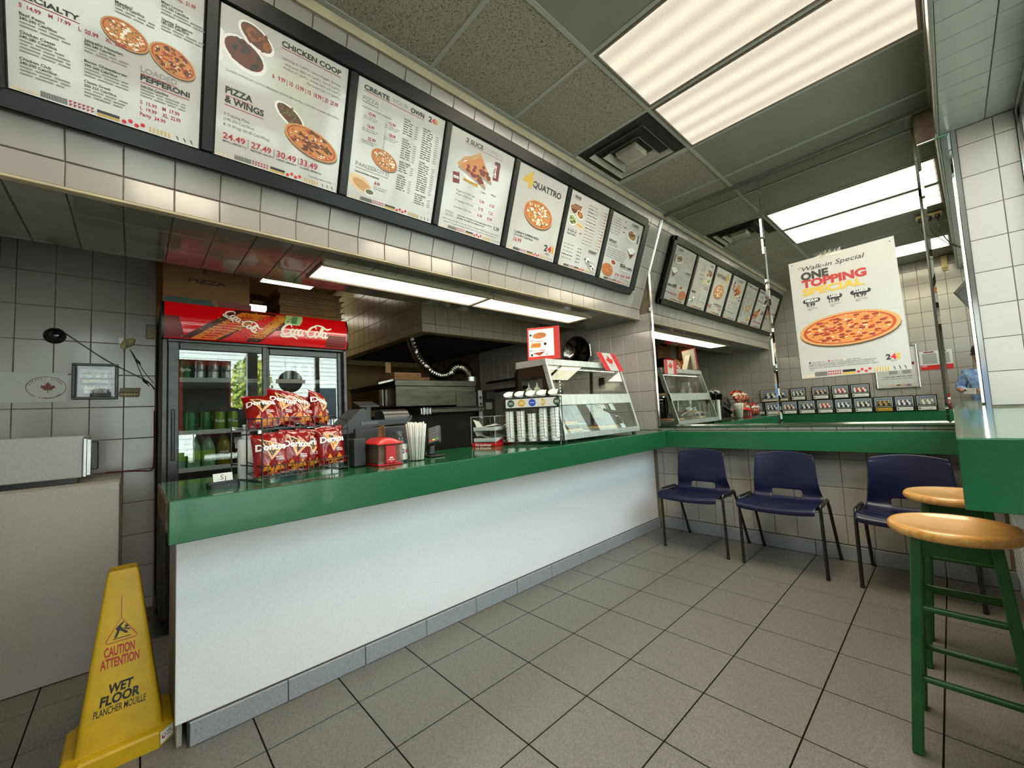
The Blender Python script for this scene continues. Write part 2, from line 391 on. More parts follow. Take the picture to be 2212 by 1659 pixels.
# ------------------------------------------------------------------ tiles, each one its own object
TILES = {}
def tile_mesh(w_, h, d, mat, c=0.0022):
    key = (round(w_, 3), round(h, 3), round(d, 3), mat.name)
    if key not in TILES:
        a, b = w_ / 2, h / 2; mb = MB()
        vs = [(i * a, j * b, 0) for i, j in ((-1, -1), (1, -1), (1, 1), (-1, 1))] + [(i * a, j * b, d - c) for i, j in ((-1, -1), (1, -1), (1, 1), (-1, 1))] + [(i * (a - c), j * (b - c), d) for i, j in ((-1, -1), (1, -1), (1, 1), (-1, 1))]
        mb.add(vs, [(8, 9, 10, 11)] + [(k + i, k + (i + 1) % 4, k + 4 + (i + 1) % 4, k + 4 + i) for k in (0, 4) for i in range(4)])
        TILES[key] = mb.mesh('tile', mat, recalc=False)
    return TILES[key]
def tile_field(parent, o, U, W, u0, u1, v0, v1, tw, th, uo, vo, mat, name='tile', gap=0.003, d=0.006, holes=(), limit=300, jit=0.0035, cham=0.0022):
    o, U, W = V(o), V(U), V(W); N = U.cross(W); cells = []
    i0, i1 = math.floor((u0 - uo) / tw - 1e-6), math.ceil((u1 - uo) / tw + 1e-6); j0, j1 = math.floor((v0 - vo) / th - 1e-6), math.ceil((v1 - vo) / th + 1e-6)
    for i in range(i0, i1):
        for j in range(j0, j1):
            a, b = max(u0, uo + i * tw), min(u1, uo + (i + 1) * tw); c, e = max(v0, vo + j * th), min(v1, vo + (j + 1) * th)
            if b - a < .012 or e - c < .012: continue
            if any(a >= h[0] - .001 and b <= h[1] + .001 and c >= h[2] - .001 and e <= h[3] + .001 for h in holes): continue
            cells.append((a, b, c, e))
    P = lambda q: o + U * ((q[0] + q[1]) / 2) + W * ((q[2] + q[3]) / 2)
    cells.sort(key=lambda q: (P(q) - CAM).length)
    org = ORG.get(parent.name, V((0, 0, 0))); rn = random.Random(5); rest = MB()
    for k, q in enumerate(cells):
        w_, h = q[1] - q[0] - gap, q[3] - q[2] - gap
        x, y, z = U.copy(), W.copy(), N.copy()
        z = (z + x * rn.uniform(-jit, jit) + y * rn.uniform(-jit, jit)).normalized(); x = (x - z * x.dot(z)).normalized(); y = z.cross(x)
        mt = Matrix((x, y, z)).transposed().to_4x4(); mt.translation = P(q) - org
        if k < limit:
            t = bpy.data.objects.new(name, tile_mesh(w_, h, d, mat, cham)); COL.objects.link(t); t.parent = parent; t.matrix_local = mt
        else:
            b = len(rest.v); me = tile_mesh(w_, h, d, mat, cham); mw = mt.copy(); mw.translation = P(q)
            rest.add([mw @ p.co for p in me.vertices], [list(f.vertices) for f in me.polygons])
    if rest.f: part(name + 's', rest, mat, parent, kind='stuff')
# ------------------------------------------------------------------ materials of the place
tile_w = M('wall_tile', (164, 158, 150), 0.14, noise=1.3, amt=0.04, spec=0.5, bump=(5, 0.10, 0.004))
tile_k = M('hood_tile', (200, 184, 146), 0.16, noise=2, amt=0.05, bump=(5, 0.10, 0.004))
grout = M('wall_grout', (128, 112, 92), 0.9, noise=9, amt=0.2)
floor_t = M('floor_tile', (122, 118, 110), 0.42, noise=260, amt=0.22, bump=(300, 0.12, 0.001), rvar=0.06)
kick_t = M('kick_tile', (150, 154, 158), 0.45, noise=260, amt=0.18)  # same tile as the floor, bluish cast of reflections put into the colour
floor_g = M('floor_grout', (22, 17, 15), 1.0, spec=.1)
green_l = M('green_laminate', (20, 86, 52), 0.30, noise=60, amt=0.05, coat=0.25)
green_top = M('green_counter_top', (22, 92, 54), 0.13, noise=60, amt=0.05, coat=0.5)
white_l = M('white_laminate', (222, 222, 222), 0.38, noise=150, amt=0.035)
fissure = M('fissured_ceiling', (158, 150, 124), 0.95, noise=210, rgb2=(62, 54, 40), rng=(.57, .63), bump=(210, 0.4, 0.003))
smoothc = M('painted_ceiling', (132, 131, 118), 0.7, noise=3, amt=0.05)
teebar = M('ceiling_grid', (160, 161, 150), 0.45)
wood_trim = M('cream_trim', (196, 182, 148), 0.5, noise=8, amt=0.1)
chrome = M('chrome', (220, 220, 220), 0.12, 1.0)
steel = M('brushed_steel', (168, 168, 164), 0.30, 1.0, noise=14, amt=0.12, stretch=(1, 12, 1))
darksteel = M('dark_steel', (92, 88, 80), 0.34, 1.0, noise=6, amt=0.2)
blackp = M('black_plastic', (20, 20, 21), 0.34)
blackm = M('black_metal', (16, 16, 16), 0.3, 0.0, coat=0.3)
mirror_m = M('mirror_silver', (216, 220, 212), 0.0, 1.0)
white_p = M('white_paper', (200, 198, 192), 0.55)
white_pl = M('white_plastic', (230, 230, 228), 0.35)
cardboard = M('cardboard', (166, 122, 78), 0.85, noise=12, amt=0.06)
glass_w = thin_glass('window_glass', (235, 242, 238))
ZC = 2.994
# ------------------------------------------------------------------ floor
mb = MB(); mb.box(-6, 2.4, -4.3, .1, -.06, -.002); fl = struct('floor', mb, floor_g)
tile_field(fl, (0, 0, -.002), (1, 0, 0), (0, 1, 0), -1.757, 2.19, -4.30, .0, .3335, .3345, .0125, -.03, floor_t, gap=.0055, d=.002, jit=.0003, cham=.0003)
mb = MB(); mb.box(-5.9, -1.757, -4.30, 0, -.006, -.0005); part('kitchen_floor_sheet', mb, M('kitchen_floor', (74, 68, 62), .5), fl)
# ------------------------------------------------------------------ far wall
mb = MB(); mb.box(-6, 2.6, .006, .12, 0, 3.05); wf = struct('wall_far', mb, grout)
U, W_ = (1, 0, 0), (0, 0, 1)
tile_field(wf, (0, .006, 0), U, W_, -2.9, -.145, .93, 2.09, .15, .2004, -.029, .111, tile_w, holes=[(-2.9, -1.7, .93, 1.2)])
tile_field(wf, (0, .006, 0), U, W_, -.20, 1.95, .11, .84, .15, .2004, .009, .111, tile_w)
tile_field(wf, (0, .006, 0), U, W_, -.145, 1.93, .925, .958, .15, .2004, .009, .911, tile_w)
tile_field(wf, (0, .006, 0), U, W_, 1.953, 2.187, 1.06, 2.786, .15, .2005, 1.953, .0635, tile_w)
tile_field(wf, (0, .006, 0), U, W_, -.20, 1.97, 0, .105, .3335, .3, .0125, -.02, kick_t, name='baseboard_tile', d=.010)
mb = MB(); mb.box(1.932, 1.953, -.012, .006, .955, 2.80); mb.box(2.187, 2.20, -.01, .006, 1.06, 2.786); part('corner_strip', mb, chrome, wf)
# ------------------------------------------------------------------ back wall (behind the photographer, seen in the mirror)
mb = MB(); mb.box(-1.9, 2.6, -4.42, -4.306, 0, 3.05); wb = struct('wall_back', mb, grout)
tile_field(wb, (0, -4.306, 0), (-1, 0, 0), W_, -2.0, 1.757, .93, ZC, .1465, .2004, .0, .064, tile_w, limit=300)
tile_field(wb, (0, -4.306, 0), (-1, 0, 0), W_, -2.0, 1.757, 0, .93, .293, .2004, .0, .064, tile_w, limit=60)
# ------------------------------------------------------------------ left wall beside the fridge
mb = MB(); mb.box(-1.90, -1.763, -4.3, -3.632, 0, 3.05); wl = struct('wall_left', mb, grout)
tile_field(wl, (-1.763, 0, 0), (0, 1, 0), W_, -4.30, -3.632, .06, 2.9, .1508, .2004, -3.636, .126, tile_w)
# kitchen shell
mb = MB(); mb.box(-6.0, -1.90, -4.2, -3.64, 0, 3.05); struct('wall_kitchen_side', mb, M('cream_paint', (196, 172, 112), .6, noise=4, amt=.06))
mb = MB(); mb.box(-6.1, -5.9, -3.7, .1, 0, 3.05); struct('wall_kitchen_back', mb, M('cream_paint'))
# ------------------------------------------------------------------ right wall: sill, window, lintel
mb = MB(); mb.box(1.97, 2.30, -2.34, .006, 0, 1.0); mb.box(2.19, 2.30, -4.3, -2.34, 0, .35)
wr = struct('wall_right', mb, M('sill_paint', (214, 218, 222), .4))
mb = MB()
for k in range(9): mb.box(1.963, 1.97, -2.34, -.004, .10 + k * .04, .134 + k * .04, .003)
part('louvre_board', mb, M('sill_paint'), wr)
mb = MB(); mb.box(2.19, 2.30, -4.3, .006, 2.79, 3.05); struct('wall_right_lintel', mb, M('sill_paint'))
alu = M('window_aluminium', (120, 120, 116), .35, .8)
wy = [-4.30, -3.42, -2.535, -1.64, -.78, -.02]
mb = MB(); mb.box(2.20, 2.26, -4.30, -.0, 2.72, 2.79, .004); mb.box(2.20, 2.26, -4.30, -2.34, .35, .42, .004); mb.box(2.20, 2.26, -2.34, 0, 1.0, 1.075, .004)
for y in wy: mb.box(2.13 if y == -2.535 else 2.20, 2.26, y - (.06 if y == -2.535 else .03), y + (.06 if y == -2.535 else .03), .35 if y < -2.4 else 1.0, 2.79, .004)  # one post made wider and deeper to shade the bar end
win = struct('window_1', mb, alu)
for a, b in zip(wy, wy[1:]):
    mb = MB(); z0 = .42 if b < -2.3 else 1.07
    if a < -2.34 < b: z0 = 1.07
    mb.box(2.226, 2.232, a + .03, b - .03, z0, 2.72); part('pane', mb, glass_w, win)
# ------------------------------------------------------------------ soffit with the sloping tiled face
kx, kz, bx, bz = -.267, 2.138, -.270, 2.04
W_s = V((.314, 0, .856)).normalized(); N_s = V((W_s.z, 0, -W_s.x))
mb = MB(); d_ = .006
p = [(-.935, bz + d_), (bx - d_, bz + d_), (kx - d_, kz), (.047 - d_, ZC + .03), (-.935, ZC + .03)]
mb.prism([(x, -4.30, z) for x, z in p], (0, 4.30, 0)); sf = struct('wall_soffit', mb, grout)
o = V((kx, 0, kz)) - N_s * .006
tile_field(sf, o, (0, 1, 0), W_s, -4.30, 0, 0, .80, .15, .2, -.028, .0, tile_w, holes=[(-4.30, -.30, .201, .79)])
tile_field(sf, o, (0, 1, 0), W_s, -4.30, 0, .80, .905, .15, .2, -.028, .80, tile_w)
tile_field(sf, (bx - .006, 0, bz), (0, 1, 0), (0, 0, 1), -4.30, 0, .004, .098, .15, .3, -.028, 0, tile_w)
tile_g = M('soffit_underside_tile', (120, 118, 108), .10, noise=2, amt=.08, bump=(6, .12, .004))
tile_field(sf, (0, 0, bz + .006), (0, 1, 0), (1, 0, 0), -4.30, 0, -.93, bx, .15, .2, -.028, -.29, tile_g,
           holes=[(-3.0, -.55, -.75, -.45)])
mb = MB(); mb.box(-.30, bx + .006, -4.30, 0, bz - .006, bz + .004, .002); part('edge_trim', mb, wood_trim, sf)
mb = MB(); q = V((.047, 0, ZC)); mb.prism([q + V((-.012, -4.30, -.03)), q + V((.010, -4.30, -.038)), q + V((.022, -4.30, .0)), q + V((-.004, -4.30, .0))], (0, 4.30, 0)); part('ceiling_trim', mb, wood_trim, sf)
# right soffit above the window
mb = MB(); mb.box(1.884, 2.30, -4.30, .006, 2.792, 3.05); sr = struct('wall_soffit_right', mb, grout)
tile_field(sr, (0, 0, 2.792), (0, 1, 0), (1, 0, 0), -4.30, 0, 1.884, 2.19, .1505, .2, -.104, 1.874, M('lintel_tile', (150, 150, 142), .2, noise=2, amt=.06, bump=(5, .1, .004)))
mb = MB(); mb.box(1.868, 1.884, -4.30, 0, 2.780, ZC, .003); mb.box(1.862, 1.868, -4.30, 0, 2.96, ZC, .001); part('metal_edge', mb, M('dull_metal', (140, 138, 128), .35, .7), sr)
# ------------------------------------------------------------------ ceiling: panels and grid
mb = MB(); mb.box(-6, 2.4, -4.3, .1, ZC + .012, ZC + .08); ce = struct('ceiling', mb, M('ceiling_void', (40, 38, 34), .9))
gx = [.05, .083, .675, 1.868]; gy = [-4.30, -3.805, -3.21, -2.615, -2.02, -1.425, -.83, -.235, 0]
LIGHT_CELLS = {(2, 4), (2, 5), (2, 1)}; VENT_CELLS = {(1, 5)}
for i in range(3):
    for j in range(8):
        if (i, j) in LIGHT_CELLS or (i, j) in VENT_CELLS: continue
        mb = MB(); mb.box(gx[i] + .002, gx[i + 1] - .002, gy[j] + .002, gy[j + 1] - .002, ZC + .004, ZC + .012, .002)
        part('ceiling_tile', mb, smoothc if i == 2 else fissure, ce)
kgx = [-5.9, -5.27, -4.66, -4.05, -3.44, -2.83, -2.22, -1.61, -.94]; kgy = [-3.64, -3.2, -2.59, -1.98, -1.4, 0]
KL = {(3, 2)}
for i in range(8):
    for j in range(5):
        mb = MB(); mb.box(kgx[i] + .002, kgx[i + 1] - .002, kgy[j] + .002, kgy[j + 1] - .002, ZC + .004, ZC + .012, .002); part('ceiling_tile', mb, M('kitchen_ceiling', (150, 128, 80), .9, noise=30, amt=.1), ce)
for x in gx[1:]:
    mb = MB(); mb.box(x - .012, x + .012, -4.30, 0, ZC - .002, ZC + .006, .001); part('tee_bar', mb, teebar, ce)
for y in gy[1:-1]:
    mb = MB(); mb.box(gx[0], gx[3], y - .012, y + .012, ZC - .001, ZC + .006, .001); part('tee_bar', mb, teebar, ce)
mb = MB(); mb.box(.05, 1.87, -.024, 0, ZC - .014, ZC + .004, .001); mb.box(.05, 1.87, -.034, -.026, ZC - .006, ZC + .004, .001); part('wall_angle', mb, M('dull_metal'), ce)
for y in kgy[1:-1]:
    mb = MB(); mb.box(-5.9, -.94, y - .012, y + .012, ZC, ZC + .005, .001); part('tee_bar', mb, M('kitchen_grid', (120, 100, 60), .6), ce)
for x in kgx[1:-1]:
    mb = MB(); mb.box(x - .012, x + .012, -3.64, 0, ZC, ZC + .005, .001); part('tee_bar', mb, M('kitchen_grid'), ce)
# ------------------------------------------------------------------ ceiling lights
def troffer(j, label):
    x0, x1, y0, y1 = .69, 1.856, gy[j] + .014, gy[j + 1] - .014
    t = thing('ceiling_light', label, 'light', ((x0 + x1) / 2, (y0 + y1) / 2, ZC), 'prismatic fluorescent ceiling lights')
    mb = MB(); b = .016
    for q in ((x0, x1, y0, y0 + b), (x0, x1, y1 - b, y1), (x0, x0 + b, y0 + b, y1 - b), (x1 - b, x1, y0 + b, y1 - b)): mb.box(*q, ZC - .006, ZC + .012, .003)
    part('frame', mb, M('light_frame', (120, 112, 92), .4, .3), t)
    mb = MB(); mb.box(x0 + b, x1 - b, y0 + b, y1 - b, ZC - .001, ZC + .008); part('diffuser', mb, diffuser_mat('tube_diffuser', 1, .145, LAMP_POWER), t)
    lamp_light(t, (x0 + x1) / 2, (y0 + y1) / 2, ZC - .008, x1 - x0 - .05, y1 - y0 - .05, 23, LAMP)
def lamp_light(t, x, y, z, sx, sy, watts, col):
    """The tubes' own light, leaving the fixture downwards."""
    l = bpy.data.lights.new('tube_light', 'AREA'); l.shape = 'RECTANGLE'; l.size = sx; l.size_y = sy; l.energy = watts; l.color = col
    o = bpy.data.objects.new('tube_light', l); COL.objects.link(o); o.parent = t; o.location = V((x, y, z)) - ORG[t.name]
troffer(5, 'long fluorescent ceiling light nearest the mirror wall, beside the square air vent')
troffer(4, 'long fluorescent ceiling light at the top edge of the photo')
troffer(1, 'fluorescent ceiling light seen only in the mirror, right of the poster')
def kitchen_light(x0, x1, y0, y1, label):
    t = thing('ceiling_light', label, 'light', ((x0 + x1) / 2, (y0 + y1) / 2, ZC), 'kitchen ceiling lights')
    mb = MB(); mb.box(x0 - .02, x1 + .02, y0 - .02, y1 + .02, ZC - .004, ZC + .004, .002); part('frame', mb, M('kitchen_grid'), t)
    mb = MB(); mb.box(x0, x1, y0, y1, ZC - .010, ZC - .005); part('diffuser', mb, diffuser_mat('kitchen_diffuser', 0, .2, 4.0), t)
kitchen_light(-4.03, -3.46, -2.58, -1.99, 'kitchen ceiling light glowing between the pizza boxes and soffit')
kitchen_light(-5.8, -5.2, -2.95, -2.1, 'kitchen ceiling light low between the two pizza box stacks')
def pass_light(y0, y1, label):
    x0, x1 = -.735, -.475
    t = thing('pass_light', label, 'light', ((x0 + x1) / 2, (y0 + y1) / 2, bz), 'lights set into the underside of the soffit')
    mb = MB(); b = .02
    for q in ((x0 - b, x1 + b, y0 - b * .7, y0), (x0 - b, x1 + b, y1, y1 + b * .7), (x0 - b, x0, y0, y1)): mb.box(*q, bz - .012, bz + .012, .003)
    part('frame', mb, M('light_frame'), t)
    mb = MB(); mb.box(x1, x1 + .022, y0 - .01, y1 + .01, bz - .022, bz + .01, .005); part('front_rail', mb, M('rail_metal', (170, 160, 130), .3, .8), t)
    mb = MB(); mb.box(x0, x1, y0, y1, bz - .004, bz + .004); part('diffuser', mb, diffuser_mat('pass_diffuser', 0, .30, 1.5, .7), t)
    lamp_light(t, (x0 + x1) / 2, (y0 + y1) / 2, bz - .008, x1 - x0, y1 - y0, 8, LAMP)
pass_light(-2.985, -1.80, 'longer glowing light panel under the soffit, towards the fridge')
pass_light(-1.775, -.57, 'glowing light panel under the soffit, above the pizza display case')
# ------------------------------------------------------------------ air vents
def vent(cx, cy, label, mat_, sz=.30):
    t = thing('air_vent', label, 'vent', (cx, cy, ZC), 'square ceiling air vents')
    dark = M('vent_throat', (22, 20, 16), .8)
    mb = MB(); mb.box(cx - sz + .02, cx + sz - .02, cy - sz + .02, cy + sz - .02, ZC + .06, ZC + .066); part('throat', mb, dark, t)
    def ring(a, b, z0, z1):
        mb = MB(); q = ((-1, -1), (1, -1), (1, 1), (-1, 1))
        vs = [(cx + i * a, cy + j * a, z0) for i, j in q] + [(cx + i * b, cy + j * b, z1) for i, j in q] + [(cx + i * (a - .006), cy + j * (a - .006), z0 + .006) for i, j in q] + [(cx + i * (b - .006), cy + j * (b - .006), z1 + .006) for i, j in q]
        mb.add(vs, [(i, (i + 1) % 4, 4 + (i + 1) % 4, 4 + i) for i in range(4)] + [(8 + i, 8 + (i + 1) % 4, 12 + (i + 1) % 4, 12 + i) for i in range(4)] + [(i, (i + 1) % 4, 8 + (i + 1) % 4, 8 + i) for i in range(4)])
        return mb
    part('outer_frame', ring(sz - .012, sz - .05, ZC - .004, ZC + .05), mat_, t)
    for a, b, z in ((.215, .175, -.016), (.145, .105, -.024)): part('louvre_ring', ring(a, b, ZC + z, ZC + z + .045), mat_, t)
    mb = MB(); mb.frustum((cx, cy, ZC - .012), .045, .045, .078, .078, .018); mb.frustum((cx, cy, ZC - .030), .074, .074, .080, .080, .036); part('centre_plate', mb, mat_, t)
ventm = M('vent_paint', (186, 180, 158), .45, noise=5, amt=.18)
vent(.379, -1.1275, 'square stepped air vent in the ceiling over the menu board', ventm)
vent(-4.95, -2.43, 'dim stepped air vent in the kitchen ceiling behind the pizza boxes', M('kitchen_grid'), .28)
# ------------------------------------------------------------------ outside, seen in reflections
mb = MB(); mb.box(2.35, 40, -30, 30, -.2, -.12); struct('ground_outside', mb, M('asphalt', (150, 150, 148), .9, noise=3, amt=.1))
t = thing('building', 'long white clapboard building across the street, seen only in reflections', 'building', (16, -1, -.12))
mb = MB(); mb.box(16, 22, -9, 10, -.12, 6.2); part('wall', mb, M('white_siding', (238, 238, 234), .7), t)
for k in range(30):
    mb = MB(); mb.prism([(16, -9, k * .2), (15.955, -9, k * .2), (15.985, -9, k * .2 + .2), (16, -9, k * .2 + .2)], (0, 19, 0)); part('siding_board', mb, M('white_siding'), t)
for y in (-6.5, 3, 6.4):
    mb = MB(); mb.box(15.93, 16.05, y - .6, y + .6, 1.2, 2.9, .01); wd_ = part('window', mb, M('white_siding'), t)
    mb = MB(); mb.box(15.92, 15.94, y - .5, y + .5, 1.3, 2.8); part('pane', mb, M('dark_pane', (40, 50, 60), .1), wd_)
mb = MB(); mb.prism([(15.6, -9.3, 6.2), (22.4, -9.3, 6.2), (19, -9.3, 8.2)], (0, 19.6, 0)); part('roof', mb, M('roof_brown', (120, 84, 60), .8), t)
t = thing('tree', 'yellow green street tree outside the window, seen only in reflections', 'tree', (9.0, -1.30, -.12))
mb = MB(); mb.path([(9, -1.35, -.12), (9.02, -1.33, 1.2), (8.98, -1.32, 2.1), (9.0, -1.3, 2.9)], lambda q: .13 - .06 * q, 8); part('trunk', mb, M('bark', (74, 62, 52), .9, noise=20), t)
mb = MB(); rn = random.Random(3)
for _ in range(1500):
    a, b = rn.uniform(0, 2 * PI), math.acos(rn.uniform(-1, 1)); r = rn.random() ** .4
    c = V((9 + .7 * r * math.sin(b) * math.cos(a), -1.30 + .52 * r * math.sin(b) * math.sin(a), 2.2 + .95 * r * math.cos(b)))
    n1 = V((rn.uniform(-1, 1), rn.uniform(-1, 1), rn.uniform(-1, 1))).normalized(); n2 = n1.orthogonal().normalized() * .075; n3 = n1.cross(n2)
    mb.add([c - n2, c + n3 * .6, c + n2, c - n3 * .6], [(0, 1, 2, 3)])
part('leaves', mb, M('leaf_green', (176, 176, 40), .6, noise=1.5, rgb2=(90, 124, 30)), t, kind='stuff', recalc=False)
# ------------------------------------------------------------------ menu board on the sloping face
def spt(y, v, off): return V((kx, y, kz)) + W_s * v + N_s * off
board = thing('menu_board', 'long black framed menu board of seven lit panels on the sloping tiled soffit', 'menu board', spt(-2.2, .107, 0))
fr_m = M('menu_frame', (10, 9, 9), .30, noise=3, amt=.1, spec=.3)
def rrect(y0, y1, v0, v1, r, n=6):
    out = []
    for cy, cv, a in ((y1 - r, v1 - r, 0), (y0 + r, v1 - r, 90), (y0 + r, v0 + r, 180), (y1 - r, v0 + r, 270)):
        for i in range(n + 1):
            t = math.radians(a + 90 * i / n); out.append((cy + r * math.cos(t), cv + r * math.sin(t)))
    return out
mb = MB(); ol = rrect(-4.125, -.255, .107, .802, .045)
mb.prism([spt(y, v, .001) for y, v in ol], N_s * .029); part('backing_box', mb, fr_m, board)
PY = [(-4.045, -3.560), (-3.508, -3.020), (-2.970, -2.484), (-2.437, -1.953), (-1.902, -1.416), (-1.366, -.880), (-.826, -.336)]
pv0, pv1 = .176, .724
def frame_bar(y0, y1, v0, v1, h=.052, lab=None):
    mb = MB(); mb.obox(spt((y0 + y1) / 2, (v0 + v1) / 2, .028 + (h - .028) / 2), (0, 1, 0), W_s, N_s, (y1 - y0) / 2, (v1 - v0) / 2, (h - .028) / 2, .005); return mb
mb = frame_bar(-4.08, -.30, .108, .172); part('frame_rail', mb, fr_m, board)
mb = frame_bar(-4.08, -.30, .728, .801); part('frame_rail', mb, fr_m, board)
for y0, y1 in [(-4.122, -4.050)] + [(a[1] + .004, b[0] - .004) for a, b in zip(PY, PY[1:])] + [(-.331, -.258)]:
    e = y0 < -4.1 or y1 > -.3
    part('frame_stile', frame_bar(y0, y1, .155 if e else .172, .755 if e else .728), fr_m, board)
menu_face = M('menu_face', (190, 188, 182), .16, noise=2.2, amt=.02, coat=.6)
TX = {}
TX[1] = [('SPECIALTY',-4.032,0.45,0.146,0.015,'k'),('S  14.99',-4.018,0.421,0.046,0.011,'r'),('M  17.99',-3.956,0.424,0.049,0.011,'r'),('L  20.99',-3.889,0.422,0.047,0.012,'r'),('XL  23.99',-3.825,0.423,0.052,0.012,'r'),('Basil Pesto',-4.018,0.399,0.054,0.008,'k'),('240-290 Cals/Slice',-4.018,0.387,0.08,0.008,'k'),('Chicken Caesar',-4.018,0.347,0.077,0.008,'k'),('240-280 Cals/Slice',-4.019,0.335,0.08,0.008,'k'),('Chicken Club',-4.02,0.271,0.068,0.008,'k'),('240-290 Cals/Slice',-4.02,0.259,0.08,0.008,'k'),('Jalapeño Hawaiian',-3.876,0.399,0.095,0.008,'k'),('200-240 Cals/Slice',-3.876,0.387,0.076,0.008,'k'),('Bacon Cheeseburger',-3.876,0.335,0.107,0.008,'k'),('290-360 Cals/Slice',-3.876,0.322,0.081,0.008,'k'),('Classic Greek',-3.877,0.271,0.066,0.008,'k'),('200-250 Cals/Slice',-3.877,0.258,0.08,0.008,'k'),('LOADED',-3.734,0.373,0.102,0.017,'o'),('PEPPERONI',-3.734,0.346,0.141,0.017,'k'),('260-350 Cals/Slice',-3.734,0.322,0.078,0.008,'k'),('S  15.99',-3.734,0.266,0.046,0.012,'r'),('M  17.99',-3.672,0.268,0.05,0.013,'r'),('L  19.99',-3.734,0.246,0.046,0.012,'r'),('XL  22.99',-3.672,0.247,0.054,0.013,'r'),('Party  34.99',-3.734,0.226,0.072,0.012,'r'),('Meatball',-3.802,0.555,0.044,0.008,'k'),('220-270 Cals/Slice',-3.802,0.547,0.075,0.008,'k'),('Meat Lovers',-3.682,0.622,0.061,0.008,'k'),('270-330 Cals/Slice',-3.682,0.61,0.078,0.008,'k'),('XL  21.99',-3.638,0.653,0.053,0.012,'r'),('Veggie Sensation',-3.681,0.567,0.089,0.009,'k'),('180-230 Cals/Slice',-3.681,0.557,0.079,0.009,'k')]
TX[2] = [('CHICKEN COOP',-3.297,0.682,0.245,0.02,'k'),('seasoning (5 Cals/Pc) : Lemon Pepper . Sriracha',-3.292,0.635,0.243,0.009,'g'),('wing sauce: BBQ (10 Cals/Pc) . Hot (0 Cals/Pc)',-3.281,0.616,0.231,0.009,'g'),('Medium (5 Cals/Pc) . Honey Garlic (10 Cals/Pc)',-3.284,0.6,0.236,0.009,'g'),('Thai Sweet Chili (12 Cals/Pc)',-3.192,0.582,0.143,0.009,'g'),('6   9.99 | 10  13.99 | 15  18.99 | 20  25.99',-3.323,0.546,0.272,0.017,'r'),('CLASSIC WINGS (60 Cals/Pc) | BREADED WINGS (80 Cals/Pc) | CHICKEN CHUNKS (60 Cals/Pc)',-3.485,0.498,0.44,0.007,'g'),('PIZZA',-3.482,0.419,0.094,0.023,'k'),('& WINGS',-3.483,0.384,0.138,0.023,'k'),('3 Topping Pizza',-3.483,0.335,0.089,0.011,'g'),('(190-350 Cals/Slice)',-3.483,0.316,0.107,0.011,'g'),('& 10 Wings (60-80 Cals/Wing)',-3.483,0.296,0.165,0.011,'g'),('24.49',-3.483,0.248,0.078,0.022,'r'),('27.49',-3.383,0.247,0.075,0.023,'r'),('30.49',-3.287,0.247,0.079,0.024,'r'),('33.49',-3.192,0.247,0.076,0.025,'r'),('SMALL | SERVES 1-2',-3.484,0.235,0.083,0.006,'k'),('MEDIUM | SERVES 3',-3.384,0.234,0.087,0.006,'k'),('LARGE | SERVES 4',-3.286,0.233,0.079,0.007,'k'),('X LARGE | SERVES 5-6',-3.191,0.233,0.094,0.007,'k'),('PLUS APPLICABLE TAXES',-3.152,0.208,0.104,0.006,'g')]
TX[3] = [('CREATE',-2.941,0.681,0.129,0.019,'k'),('YOUR',-2.797,0.684,0.089,0.02,'l'),('OWN',-2.693,0.682,0.079,0.021,'k'),('241',-2.587,0.682,0.06,0.024,'x'),('PIZZA',-2.942,0.633,0.079,0.018,'o'),('DOUGH',-2.722,0.632,0.035,0.008,'k'),('PROTEIN',-2.609,0.631,0.042,0.008,'k'),('SAUCE',-2.72,0.537,0.033,0.008,'k'),('BASE CHEESE',-2.721,0.425,0.065,0.008,'k'),('VEGGIE',-2.608,0.464,0.035,0.008,'k'),('TOPPING',-2.723,0.357,0.044,0.008,'k'),('PLANT BASED',-2.608,0.296,0.068,0.009,'k'),('10.99',-2.907,0.576,0.035,0.014,'r'),('12.99',-2.8,0.576,0.036,0.014,'r'),('16.99',-2.905,0.521,0.033,0.014,'r'),('18.99',-2.793,0.523,0.036,0.015,'r'),('22.99',-2.898,0.467,0.039,0.014,'r'),('PANZEROTTI',-2.943,0.334,0.174,0.019,'o'),('sauce and pizza mozzarella',-2.942,0.304,0.124,0.009,'k'),('sauce,sauce and pizza mozzarella',-2.941,0.602,0.151,0.007,'g'),('8.99',-2.839,0.274,0.029,0.015,'r')]
